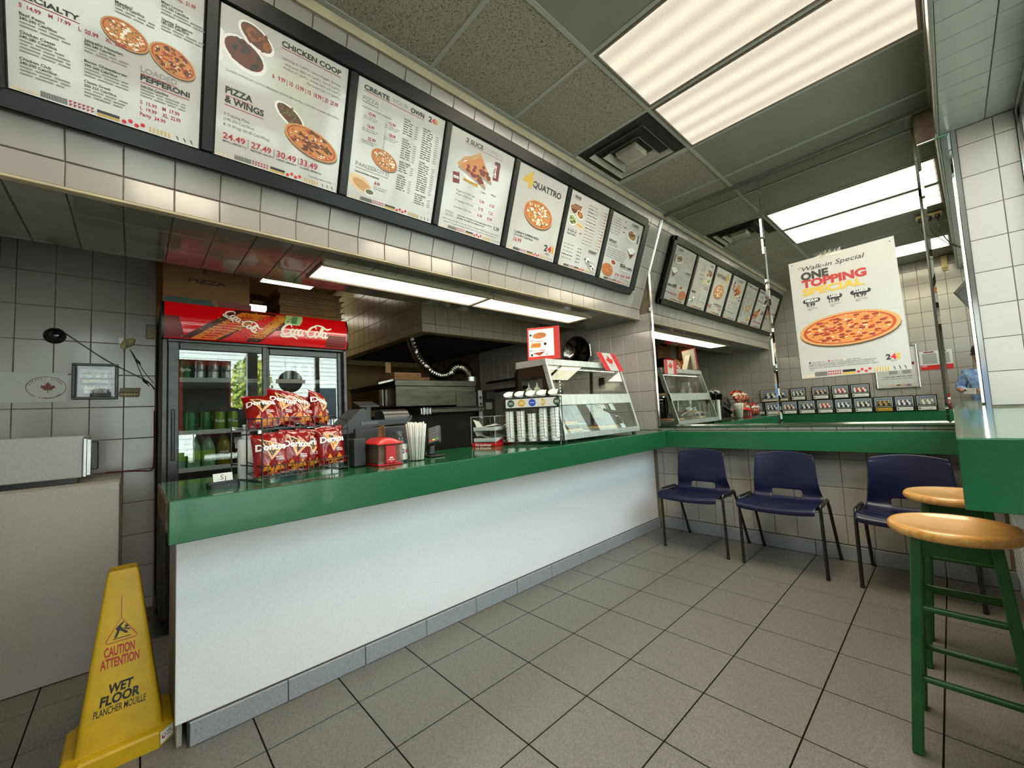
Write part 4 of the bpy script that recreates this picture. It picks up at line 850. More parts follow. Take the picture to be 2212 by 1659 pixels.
mb = MB(); mb.box(-1.215, -1.196, -3.925, -3.910, .955, 1.150, .003); mb.box(-1.24, -1.205, -3.912, -3.895, .96, 1.145, .003); part('chrome_edge', mb, chrome, t)
mb = MB(); mb.box(-1.30, -1.235, -3.905, -3.872, .985, 1.130, .004); part('latch', mb, blackp, t)
# ------------------------------------------------------------------ things on the left wall (x = -1.757)
XW = -1.757
def wl_pt(px): return px
t = thing('security_camera', 'black dome security camera on the tiled wall, top left', 'camera', (XW, -4.085, 1.756))
mb = MB(); mb.lathe([(.047, 0), (.047, .006), (.043, .016), (.034, .026), (.027, .030)], 28, (XW, -4.085, 1.756), ax=(1, 0, 0)); part('housing', mb, blackp, t, 40)
mb = MB(); mb.lathe([(.027, .026), (.025, .036), (.016, .043), (.0, .045)], 24, (XW, -4.082, 1.755), ax=(1, 0, 0)); dm = part('lens_dome', mb, M('dark_lens', (8, 8, 9), .08, coat=.5), t, 60)
for k in range(14):
    a = 2 * PI * k / 14; mb = MB(); mb.lathe([(.0018, 0), (0, .0012)], 6, (XW + .041, -4.082 + .018 * math.cos(a), 1.755 + .018 * math.sin(a)), ax=(1, 0, 0)); part('infrared_led', mb, M('led_grey', (150, 150, 150), .3), dm)
def cable(pts, r, label, mat_, name='cable', cat_='cable'):
    mb = MB(); mb.path(cat([tuple(p) for p in pts], 4), r, 6); solo(name, mb, mat_, label, cat_, pts[0], smooth=60)
cable([(XW + .012, -4.07, 1.786), (XW + .008, -4.045, 1.775), (XW + .005, -3.96, 1.70), (XW + .004, -3.86, 1.615), (XW + .006, -3.74, 1.535), (XW + .008, -3.675, 1.49), (XW + .008, -3.640, 1.44)], .0032, 'black camera cable running down the tiles behind the picture frame', blackp)
t = thing('motion_sensor', 'small beige oval sensor taped high on the tiled wall', 'sensor', (XW, -3.772, 1.735))
mb = MB(); mb.lathe([(.0, .026), (.018, .024), (.030, .016), (.034, .0)], 22, (XW, -3.772, 1.735), sx=1.35, sy=.72, ax=(1, 0, 0)); part('shell', mb, M('aged_plastic', (186, 172, 112), .45), t, 60)
mb = MB(); mb.box(XW + .018, XW + .026, -3.782, -3.766, 1.728, 1.745, .001); mb.box(XW + .018, XW + .026, -3.782, -3.766, 1.712, 1.726, .001); part('window', mb, M('dark_lens'), t)
mb = MB(); mb.add([(XW + .002, -3.81, 1.71), (XW + .002, -3.79, 1.70), (XW + .003, -3.79, 1.775), (XW + .002, -3.815, 1.765)], [(0, 1, 2, 3)]); part('clear_tape', mb, thin_glass('tape'), t, recalc=False)
cable([(XW + .01, -3.762, 1.70), (XW + .006, -3.735, 1.63), (XW + .006, -3.70, 1.52), (XW + .008, -3.668, 1.46)], .0026, 'thin black sensor cable hanging towards the fridge corner', blackp)
cable([(XW + .008, -3.757, 1.69), (XW + .008, -3.725, 1.625), (XW + .008, -3.69, 1.55), (XW + .008, -3.645, 1.48)], .0022, 'thin brown sensor cable beside the black one', M('brown_cable', (70, 52, 40), .5))
for y, z, rr, lb in ((-3.722, 1.618, .007, 'upper'), (-3.688, 1.492, .009, 'lower')):
    mb = MB(); a = V((0, .6, -.8)); p = V((XW + .010, y, z)); mb.path([p - a * .018, p - a * .008, p + a * .008, p + a * .018], lambda q: rr * (.45 + .55 * math.sin(PI * q)), 8); solo('cable_connector', mb, blackp, lb + ' black connector joining the sensor cables', 'connector', p, smooth=60)
# framed photographs
t = thing('picture_frame', 'black framed pair of old team photographs on the left tiled wall', 'picture', (XW, -3.93, 1.48))
fy0, fy1, fz0, fz1 = -4.012, -3.812, 1.378, 1.597
tl = lambda y, z: (y, z - (y - fy0) * .04 + .004)
frm = M('frame_black', (12, 12, 13), .35)
def fr_bar(a, b, c, d):
    mb = MB(); mb.box(XW + .001, XW + .022, a, b, c, d, .003); part('frame_side', mb, frm, t)
fr_bar(fy0, fy1, fz1 - .015, fz1); fr_bar(fy0, fy1, fz0, fz0 + .015); fr_bar(fy0, fy0 + .016, fz0 + .015, fz1 - .015); fr_bar(fy1 - .016, fy1, fz0 + .015, fz1 - .015)
mb = MB(); mb.box(XW + .001, XW + .010, fy0 + .015, fy1 - .015, fz0 + .014, fz1 - .014); mat_b = part('mount', mb, frm, t)
P = Print((XW + .010, 0, 0), (0, 1, 0), (0, 0, 1), (1, 0, 0), .0006)
def team(P, u0, v0, u1, v1, bgc, cs, n=7, seed=1):
    rn = random.Random(seed); P.rect(u0, v0, u1, v1, bgc); w_ = (u1 - u0); h = v1 - v0
    P.rect(u0, v0, u1, v0 + h * .16, 'dark')
    for row, (vb, k) in enumerate(((.34, n), (.10, n - 1))):
        for i in range(k):
            u = u0 + w_ * (.12 + .76 * (i + .5) / k); v = v0 + h * vb; c = cs[(i + row) % len(cs)]; q = w_ / n * .42
            P.poly([(u - q, v), (u + q, v), (u + q * .8, v + h * .30), (u - q * .8, v + h * .30)], c); P.disc(u, v + h * .36, q * .5, h * .065, 'tan', n=8)
team(P, -3.978, 1.505, -3.845, 1.562, 'grey', ['plate', 'shadow'], 7, 2); team(P, -3.978, 1.410, -3.845, 1.478, 'grey', ['plate', 'w'], 6, 3)
P.rect(-3.966, 1.484, -3.857, 1.499, 'cream'); P.blur(-3.962, 1.488, .03, .008, 'orange'); P.blur(-3.925, 1.491, .05, .004, 'k'); P.done('photographs', mat_b)
mb = MB(); mb.box(XW + .0125, XW + .014, fy0 + .016, fy1 - .016, fz0 + .015, fz1 - .015); part('glass', mb, thin_glass('frame_glass', (250, 250, 250), 1.2), t)
# door chime box
t = thing('chime_box', 'beige slotted door chime box to the right of the picture frame', 'chime', (XW, -3.758, 1.42))
mb = MB(); mb.box(XW, XW + .030, -3.808, -3.712, 1.392, 1.422, .008); part('grille', mb, M('aged_plastic'), t, 40)
mb = MB(); mb.prism([(XW, -3.808, 1.422), (XW + .030, -3.808, 1.422), (XW + .022, -3.803, 1.446), (XW, -3.803, 1.450)], (0, .096, 0)); part('lid', mb, M('aged_plastic_top', (160, 152, 118), .5), t)
mb = MB()
for r_ in range(4):
    for k, (a, b) in enumerate(((-3.797, -3.781), (-3.774, -3.765), (-3.762, -3.753), (-3.750, -3.741), (-3.733, -3.724))): z = 1.398 + r_ * .0062; mb.box(XW + .0295, XW + .0306, a, b, z, z + .0030, .0004)
part('slots', mb, frm, t)
# locally owned sign (leaf in an oval)
t = thing('oval_sign', 'square white sign with a red maple leaf in an oval, left edge', 'sign', (XW, -4.09, 1.45))
mb = MB(); mb.box(XW + .001, XW + .003, -4.299, -4.030, 1.365, 1.535); sh = part('sheet', mb, M('white_paper'), t)
P = Print((XW + .003, 0, 0), (0, 1, 0), (0, 0, 1), (1, 0, 0), .0006); oc = (-4.112, 1.450)
P.line([(oc[0] + .077 * math.cos(a), oc[1] + .063 * math.sin(a)) for a in [math.radians(6 * i) for i in range(-16, 36)] if oc[0] + .077 * math.cos(a) > -4.299], .003, 'pep'); P.leaf(oc[0] + .006, oc[1] - .002, .036, 'pep')
def arc_text(P, st, a0, da, r1, r2, c, h, inward=False):
    for i, chx in enumerate(st):
        if chx == ' ': continue
        a = math.radians(a0 + da * i); u, v = oc[0] + r1 * math.cos(a), oc[1] + r2 * math.sin(a)
        if u < -4.293: continue
        P.text(chx, u - .003, v - h / 2, .0065, h, c, .03, rot=(a - PI / 2) * .7 if not inward else (a + PI / 2) * .7)
arc_text(P, 'LOCALLY OWNED', 158, -10.5, .066, .052, 'pep', .011); arc_text(P, 'AND OPERATED', 206, 10.5, .066, .052, 'pep', .011, True); P.done('print', sh)
mb = MB(); mb.box(XW, XW + .014, -3.688, -3.634, 1.772, 1.868, .006); solo('blank_cover_plate', mb, M('painted_plate', (150, 138, 112), .5), 'painted blank cover plate on the wall above the fridge corner', 'cover plate', (XW, -3.66, 1.772))
cable([(XW + .012, -3.862, .930), (XW + .010, -3.80, .928), (XW + .010, -3.75, .924), (XW + .010, -3.69, .918), (XW + .012, -3.648, .922), (XW + .014, -3.640, 1.0), (XW + .014, -3.640, 1.30)], .0045, 'dark red power cord along the wall behind the cabinet', M('red_cord', (110, 20, 20), .5))
# ------------------------------------------------------------------ glass door drinks fridge
fx = -1.30; fy0, fy1 = -3.624, -2.556
fr = thing('drinks_fridge', 'tall two door glass drinks fridge with glowing red soda header', 'fridge', ((-1.30 - 2.05) / 2, -3.09, 0))
dk = M('fridge_black', (22, 22, 23), .32, noise=8, amt=.1)
dkm = M('fridge_trim', (66, 66, 66), .28, .6, noise=5, amt=.15, stretch=(1, 1, 8))
mb = MB(); mb.box(-2.06, -2.03, fy0, fy1, .10, 1.93); part('back_panel', mb, dk, fr)
mb = MB(); mb.box(-2.03, fx - .03, fy0, fy0 + .03, .10, 1.93, .003); part('side_panel', mb, M('fridge_side', (70, 52, 40), .5), fr)
mb = MB(); mb.box(-2.03, fx - .03, fy1 - .03, fy1, .10, 1.93, .003); part('side_panel', mb, dk, fr)
mb = MB(); mb.box(-2.03, fx - .03, fy0 + .03, fy1 - .03, 1.70, 1.93); part('top_panel', mb, dk, fr)
mb = MB(); mb.box(-2.03, fx - .03, fy0 + .03, fy1 - .03, .10, .50); part('base_unit', mb, dk, fr)
for y in (fy0 + .06, fy1 - .06): mb = MB(); mb.box(-2.0, -1.36, y - .03, y + .03, 0, .10, .004); part('foot', mb, blackp, fr)
# header box, gently bulging
hz0, hz1 = 1.708, 1.927
def hx(z): q = (z - hz0) / (hz1 - hz0); return -1.300 + .042 * math.sin(PI * min(1, .12 + q * .86)) ** .8
mb = MB(); NZ = 12
mb.grid(lambda u, v: V((hx(hz0 + (hz1 - hz0) * v), fy0 + .006 + (fy1 - fy0 - .016) * u, hz0 + (hz1 - hz0) * v)), 2, NZ)
soda = M('header_red', (186, 10, 14), .12, coat=.6, emit=lin((150, 6, 8)), estr=.35)
hd = part('header_panel', mb, soda, fr, 40)
mb = MB(); pr = [(hx(hz0 + (hz1 - hz0) * k / NZ) + .002, hz0 + (hz1 - hz0) * k / NZ) for k in range(NZ + 1)]
for y in (fy0 - .003, fy1 - .010):
    mb.prism([(x, y, z) for x, z in pr] + [(-1.36, y, hz1), (-1.36, y, hz0)], (0, .012, 0))
part('header_cap', mb, blackp, fr)
mb = MB(); mb.box(-1.36, -1.312, fy0 + .01, fy1 - .01, hz0 - .006, hz1 + .004); part('header_box', mb, blackp, fr)
P = Print((0, 0, 0), (0, 1, 0), (0, 0, 1), (1, 0, 0), .0022, depth=lambda u, v: hx(v))
def pbox(u0, v0, u1, v1, c, n=6):   # strips that follow the bulge
    for k in range(n): a, b = v0 + (v1 - v0) * k / n, v0 + (v1 - v0) * (k + 1) / n; P.rect(u0, a, u1, b, c)
def shape(f0, f1, v0, v1, c, n=10):
    for k in range(n):
        a, b = v0 + (v1 - v0) * k / n, v0 + (v1 - v0) * (k + 1) / n
        P.poly([(f0(a), a), (f1(a), a), (f1(b), b), (f0(b), b)], c)
q = lambda v: (v - 1.712) / .212
shape(lambda v: -3.620, lambda v: -3.52 - .05 * q(v), 1.712, 1.84, 'pep'); shape(lambda v: -2.72 + .02 * q(v), lambda v: -2.575, 1.712, 1.80, 'pep', 5)
# leaning bottle of cola
L0 = lambda v: -3.545 + .29 * q(v) ** 1.0; R0 = lambda v: -3.135 + .215 * q(v)
shape(L0, R0, 1.713, 1.922, 'brown', 12); shape(lambda v: L0(v) + .05, lambda v: L0(v) + .17 + .05 * q(v), 1.713, 1.905, 'amber', 12); shape(lambda v: L0(v) + .085, lambda v: L0(v) + .15, 1.72, 1.88, 'red', 10); shape(lambda v: R0(v) - .10, lambda v: R0(v) - .01, 1.74, 1.915, 'amber', 10); shape(lambda v: R0(v) - .055, lambda v: R0(v) - .02, 1.77, 1.90, 'gold', 8)
shape(lambda v: L0(v) + .20, lambda v: R0(v) - .085, 1.716, 1.90, 'brightred', 10)
shape(lambda v: R0(v) + .0, lambda v: R0(v) + .02 + .015 * q(v), 1.80, 1.922, 'black', 8)
shape(lambda v: -3.03 + .06 * q(v), lambda v: -2.945 + .09 * q(v) - .05 * abs(q(v) - .8), 1.85, 1.922, 'lime', 6); shape(lambda v: -2.99 + .06 * q(v), lambda v: -2.955 + .06 * q(v), 1.86, 1.918, 'green', 5)
rn = random.Random(8)
for _ in range(150):
    v = rn.uniform(1.718, 1.915); u = rn.uniform(L0(v) - .01, R0(v) + .01); P.disc(u, v, rn.uniform(.0015, .006), rn.uniform(.0015, .005), rn.choice(['black', 'brown', 'amber', 'gold', 'brown']), n=6)
P.script(-3.022, 1.783, .325, 'cream', -.02); P.script(-3.335, 1.885, .215, 'cream', -.58)
P.done('lettering', hd)
# doors
def door(y0, y1, x, label, handle):
    d = part('door', MB().box(x - .03, x, y0, y0 + .052, .93 - .40, 1.690, .004), dkm, fr, label=label)
    for a in ((y1 - .030, y1, .53, 1.690), (y0 + .052, y1 - .030, 1.645, 1.690), (y0 + .052, y1 - .030, .53, .60)):
        mb = MB(); mb.box(x - .03, x, *a, .004); part('door_rail', mb, dkm, d)
    mb = MB(); mb.box(x - .016, x - .012, y0 + .052, y1 - .030, .60, 1.645); part('glass', mb, thin_glass('fridge_glass', (236, 240, 238), 2.6, 0, 1.6), d)
    if handle: mb = MB(); mb.box(x - .004, x + .006, y0 + .016, y0 + .034, .99, 1.29, .004); part('handle', mb, blackp, d)
mb = MB(); mb.box(fx - .035, fx, fy0 + .002, fy0 + .026, .12, 1.700, .003); mb.box(fx - .035, fx, fy1 - .026, fy1 - .002, .12, 1.700, .003); mb.box(fx - .035, fx, fy0 + .026, fy1 - .026, 1.690, 1.706, .003); part('door_frame', mb, dkm, fr)
door(fy0 + .028, -3.085, fx, 'left sliding door', True); door(-3.118, fy1 - .028, fx - .034, 'right sliding door', False)
glow_strip_m = M('added_fridge_glow', (255, 255, 255), .4, emit=(.9, 1.0, 1.0), estr=2.2)  # unseen glowing strips, added to brighten the drinks behind the glass
mb = MB(); mb.box(-1.40, -1.375, -3.108, -3.092, .62, 1.64, .003); part('added_glow_strip', mb, glow_strip_m, fr)
mb = MB(); mb.box(-1.40, -1.375, fy0 + .034, fy0 + .044, .62, 1.64, .003); part('added_glow_strip', mb, glow_strip_m, fr)
shelf_m = M('shelf_white', (200, 204, 204), .35)
def shelf(y0, y1, z):
    s_ = part('shelf', MB().box(-1.98, -1.385, y0, y1, z - .010, z - .004, .001), shelf_m, fr)
    mb = MB(); mb.box(-1.385, -1.378, y0, y1, z - .018, z + .010, .001)
    for k in range(int((y1 - y0) / .02)): mb.box(-1.3785, -1.3765, y0 + .006 + k * .02, y0 + .014 + k * .02, z - .008, z + .002)
    part('shelf_rail', mb, shelf_m, s_)
for z in (.925, 1.150, 1.475): shelf(-3.585, -3.10, z)
for z in (.72, 1.0, 1.475): shelf(-3.09, -2.60, z)
# drinks inside
def can(label, col, y, z, txt=None, tc='w', x=-1.45):
    t = thing('drink_can', label, 'can', (x, y, z), 'drink cans in the fridge')
    mb = MB(); mb.lathe([(.024, 0), (.0325, .009), (.033, .012), (.033, .106), (.027, .118), (.027, .121)], 16, (x, y, z)); b = part('body', mb, col, t, 40)
    mb = MB(); mb.lathe([(.026, .119), (.025, .1215), (0, .119)], 16, (x, y, z)); part('lid', mb, chrome, t, 40)
    if txt:
        P = Print((x, y, z), (0, 1, 0), (0, 0, 1), (1, 0, 0), .0006, depth=lambda u, v: math.sqrt(max(0, .0335 ** 2 - u * u)) + .0004); P.text(txt, -.026, .055, .052, .020, tc, .02); P.done('lettering', b)
sil = M('can_silver', (170, 174, 176), .3, .8); cg = M('can_green', (40, 110, 50), .35, .3); cl = M('can_lime', (112, 140, 30), .35, .3)
can('dark green soda can at the left of the upper fridge shelf', M('can_darkgreen', (24, 90, 50), .35, .4), -3.505, 1.475, 'Sprite')
for k, lb in enumerate(('silver soda can right of the green one on the upper shelf', 'second silver soda can on the upper fridge shelf', 'third silver soda can on the upper fridge shelf', 'silver soda can at the right end of the upper shelf')):
    can(lb, sil, -3.435 + k * .072, 1.475, ('Coke', 'Cola', 'Diet', None)[k], 'k')
for k, lb in enumerate(('green can at the left of the middle fridge shelf', 'second green can on the middle fridge shelf')): can(lb, cg, -3.48 + k * .075, 1.150, None)
for k, lb in enumerate(('lime juice can reading fuze on the middle shelf', 'lime juice can at the right of the middle shelf')): can(lb, cl, -3.33 + k * .07, 1.150, 'fuze')
for k, lb in enumerate(('silver can behind the round window sign reflection', 'silver can in the middle of the right door top shelf', 'silver can furthest right on the right door top shelf')): can(lb, sil, -2.93 + k * .072, 1.475, None)
can('green soda can low behind the chip bags', cg, -3.045, 1.0, 'Sp'); can('orange soda can low behind the chip bags', M('can_orange', (150, 70, 20), .35, .3), -2.845, 1.0, 'FANTA'); can('bright green can right of the orange can', M('can_bright', (90, 170, 50), .35, .2), -2.77, 1.0); can('pale green can at the right of the low row', M('can_pale', (150, 190, 110), .35, .2), -2.70, 1.0)
mb = MB(); mb.box(-1.50, -1.40, -3.005, -2.885, 1.0, 1.105, .008); mb.box(-1.505, -1.395, -3.01, -2.88, 1.105, 1.125, .006); solo('food_container', mb, M('blue_plastic', (70, 100, 130), .4), 'blue grey lidded food container low behind the chip bags', 'container', (-1.45, -2.945, 1.0))
def bottle(label, col, cap, y, h=.205, r=.036, txt=None, tc='w'):
    t = thing('drink_bottle', label, 'bottle', (-1.45, y, .925), 'bottles on the lower fridge shelf')
    mb = MB(); mb.lathe([(r * .9, 0), (r, .008), (r, h * .55), (r * .96, h * .62), (r * .55, h * .84), (.014, h * .90), (.014, h * .93)], 16, (-1.45, y, .925)); b = part('body', mb, col, t, 50)
    mb = MB(); mb.lathe([(.016, h * .92), (.016, h), (0, h)], 12, (-1.45, y, .925)); part('cap', mb, cap, t, 40)
    mb = MB(); mb.lathe([(r + .0006, h * .25), (r + .0006, h * .52)], 16, (-1.45, y, .925)); lb = part('label', mb, M('bottle_label', (150, 190, 80), .5) if not txt else col, t, 50)
    if txt:
        P = Print((-1.45, y, .925), (0, 1, 0), (0, 0, 1), (1, 0, 0), .0006, depth=lambda u, v: math.sqrt(max(0, (r + .001) ** 2 - u * u)) + .0004); P.text(txt, -.022, h * .38, .044, .014, tc, .02); P.done('lettering', lb)
water = M('bottle_water', (120, 160, 130), .12); bcap = M('cap_blue', (30, 40, 110), .4)
bottle('clear water bottle at the left of the lower fridge shelf', water, bcap, -3.535); bottle('clear water bottle with an oval green label, lower shelf', water, bcap, -3.462); bottle('clear water bottle beside the yellow soda bottle', water, bcap, -3.388)
bottle('yellow green soda bottle on the lower fridge shelf', M('bottle_olive', (120, 116, 30), .15), bcap, -3.308, .215, .040, 'FANTA')
t = thing('milk_carton', 'brown chocolate milk carton on the lower fridge shelf', 'carton', (-1.45, -3.215, .925))
mb = MB(); mb.box(-1.485, -1.415, -3.252, -3.178, .925, 1.06, .002); b = part('body', mb, M('milk_brown', (60, 28, 22), .5), t)
mb = MB(); mb.prism([(-1.485, -3.252, 1.06), (-1.415, -3.252, 1.06), (-1.45, -3.252, 1.10)], (0, .074, 0)); part('gable', mb, M('white_paper'), t)
P = Print((-1.415, 0, 0), (0, 1, 0), (0, 0, 1), (1, 0, 0), .0006); P.rect(-3.251, 1.028, -3.179, 1.058, 'w'); P.text('fresh', -3.242, 1.000, .05, .022, 'w', 0, .25); P.text('chocolate', -3.243, .985, .055, .010, 'w'); P.text('milk', -3.235, .962, .04, .018, 'w'); P.done('lettering', b)
# ------------------------------------------------------------------ pizza boxes on the fridge
kraft = M('dark_kraft', (138, 96, 56), .85, noise=12, amt=.08)
t = thing('pizza_box', 'large pizza box standing on edge on the fridge, green and red band below', 'box', (-1.36, -3.395, 1.932))
mb = MB(); mb.box(-1.39, -1.340, -3.620, -3.178, 1.933, 2.36, .003); b = part('box_body', mb, kraft, t)
mb = MB(); mb.box(-1.3395, -1.335, -3.620, -3.178, 1.934, 1.972); part('lid_edge', mb, kraft, t)
P = Print((-1.335, 0, 0), (0, 1, 0), (0, 0, 1), (1, 0, 0), .0008); P.poly([(-3.616, 1.972), (-3.39, 1.972), (-3.375, 1.952), (-3.36, 1.932), (-3.616, 1.932)], 'darkgreen'); P.poly([(-3.36, 1.972), (-3.17, 1.972), (-3.17, 1.934), (-3.345, 1.934)], 'pep'); P.done('print_band', b)
P = Print((-1.340, 0, 0), (0, 1, 0), (0, 0, 1), (1, 0, 0), .0008); P.text('PIZZA', -3.50, 2.075, .19, .026, 'dark', .02); P.text('2', -3.43, 2.145, .02, .025, 'dark', .02); P.done('lettering', b)
for k in range(5):
    z = 1.932 + k * .044; dy = (0, .004, -.004, .003, -.01)[k]
    t = thing('pizza_box', ('bottom', 'second lowest', 'middle', 'second highest', 'topmost')[k] + ' flat pizza box of the stack on the right of the fridge', 'box', (-1.55, -2.73, z), 'flat pizza boxes stacked on the fridge')
    mb = MB(); mb.box(-1.80, -1.40, -2.985 + dy, -2.555 + dy, z, z + .042, .002); b = part('box_body', mb, kraft, t)
    mb = MB(); mb.prism([(-1.40, -2.555 + dy, z + .038), (-1.80, -2.555 + dy, z + .038), (-1.80, -2.528 + dy, z + .044), (-1.40, -2.528 + dy, z + .044)], (0, 0, .0015)); part('lid_flap', mb, kraft, t)
    P = Print((-1.40, 0, 0), (0, 1, 0), (0, 0, 1), (1, 0, 0), .0008); P.text('24', -2.60 + dy, z + .012, .030, .018, 'dark', .03); P.text('100% CANADIAN TOMATO SAUCE', -2.96 + dy, z + .014, .25, .008, 'dark'); P.done('lettering', b)
# ------------------------------------------------------------------ window sign and hanging poster, seen reflected in the fridge
t = thing('window_poster', 'orange and dark poster hung in the front window, seen in the fridge glass', 'poster', (2.19, -3.05, 1.2))
mb = MB(); mb.box(2.180, 2.186, -3.34, -2.78, 1.10, 2.06); sh = part('sheet', mb, M('poster_orange', (225, 96, 40), .5), t)
mb = MB(); mb.box(2.172, 2.1795, -3.285, -2.80, 1.12, 1.985); part('dark_panel', mb, M('poster_dark', (40, 36, 36), .4), t)
t = thing('window_sign', 'round sign with a crossbar hung in the front window, seen in the fridge glass', 'sign', (2.19, -2.03, 1.8))
mb = MB(); mb.lathe([(.165, 0), (.165, .02)], 30, (2.175, -2.03, 1.80), ax=(1, 0, 0)); part('disc', mb, M('sign_grey', (70, 68, 70), .4), t)
mb = MB(); mb.box(2.160, 2.174, -2.23, -1.83, 1.77, 1.83, .004); part('crossbar', mb, M('sign_red', (120, 40, 40), .4), t)
mb = MB(); mb.tube((2.18, -2.10, 1.95), (2.18, -2.10, 2.72), .002, n=5); mb.tube((2.18, -1.96, 1.95), (2.18, -1.96, 2.72), .002, n=5); part('hanging_wire', mb, blackm, t)
# ------------------------------------------------------------------ counter top things (top at z = .93)
zc = .93
# business card holder
t = thing('card_holder', 'black rounded card holder with a white business card on the counter', 'card holder', (-.215, -3.47, zc))
mb = MB(); s0 = len(mb.v)
def pill(L, r, z0, z1, n=8):
    return [(L * sgn + r * math.cos(math.radians(a)), r * math.sin(math.radians(a))) for sgn, a0 in ((1, -90), (-1, 90)) for a in [a0 + 180 * k / n for k in range(n + 1)]]
pl = pill(.038, .020, 0, 0); mb.prism([(y, x, 0) for x, y in pl], (0, 0, .014)); mb.prism([(y * .55 - .006, x, .014) for x, y in pl], (0, 0, .010))
mb.xf(Matrix.Translation((-.215, -3.472, zc)) @ Matrix.Rotation(.22, 4, 'Z')); part('holder', mb, M('soft_black', (14, 14, 15), .45), t, 40)
R3 = Matrix.Translation((-.215, -3.472, zc + .012)) @ Matrix.Rotation(.22, 4, 'Z') @ Matrix.Rotation(-.22, 4, 'Y')
mb = MB(); mb.box(-.0004, .0004, -.034, .034, 0, .044); mb.xf(R3); cdp = part('card', mb, M('white_paper'), t)
o = R3 @ V((.0004, 0, 0)); P = Print(o, R3.to_3x3() @ V((0, 1, 0)), R3.to_3x3() @ V((0, 0, 1)), R3.to_3x3() @ V((1, 0, 0)), .0005)
P.text('S', -.010, .018, .011, .020, 'k', 0, .1); P.text('J', .002, .010, .007, .022, 'k', 0, .1); P.rect(-.024, .020, -.012, .0206, 'k'); P.rect(.012, .020, .022, .0206, 'k'); P.done('lettering', cdp)
# wire snack rack, standing at a slight angle: s along the front, d towards the back
rk = thing('snack_rack', 'black wire snack rack holding two rows of red chip bags', 'rack', (-.36, -3.16, zc))
RA = math.radians(11.5); E1 = V((-math.sin(RA), math.cos(RA), 0)); E2 = V((-math.cos(RA), -math.sin(RA), 0)); RO = V((-.185, -3.342, 0))
rp = lambda s_, d, z: RO + E1 * s_ + E2 * d + V((0, 0, z))
wr_ = .0022
def wires(name, lst, r=wr_):
    mb = MB()
    for a in lst: mb.path([rp(*p) for p in a], r, 5)
    return part(name, mb, blackm, rk, 60)
SL = .395
for s0_ in (0, SL):
    wires('side_frame', [[(s0_, 0, zc + .003), (s0_, 0, 1.17 if s0_ else 1.195), (s0_, .15, 1.2), (s0_, .315, 1.2), (s0_, .315, zc + .003), (s0_, 0, zc + .003)], [(s0_, .15, zc + .003), (s0_, .15, 1.2)], [(s0_, .0, 1.13), (s0_, .315, 1.13)], [(s0_, .0, .995), (s0_, .315, .995)]], .0030)
def basket(name, df, db, zf_, zb, h):
    L = [[(0, df, zf_), (SL, df, zf_)], [(0, df, zf_ + h), (SL, df, zf_ + h)], [(0, db, zb), (SL, db, zb)], [(0, df, zf_ + h), (0, df, zf_)], [(0, df, zf_ + h), (0, db, zb + h)], [(SL, df, zf_ + h), (SL, db, zb + h)]]
    n = 17
    for k in range(n):
        q = SL * k / (n - 1); L.append([(q, df, zf_ + h), (q, df, zf_), (q, db, zb)])
    wires(name, L)
basket('lower_basket', .004, .145, .945, .960, .050); basket('upper_basket', .125, .27, 1.150, 1.155, .050)
bag_m = M('bag_red', (136, 14, 12), .20, noise=14, amt=.1, coat=.3, bump=(26, .35, .01))
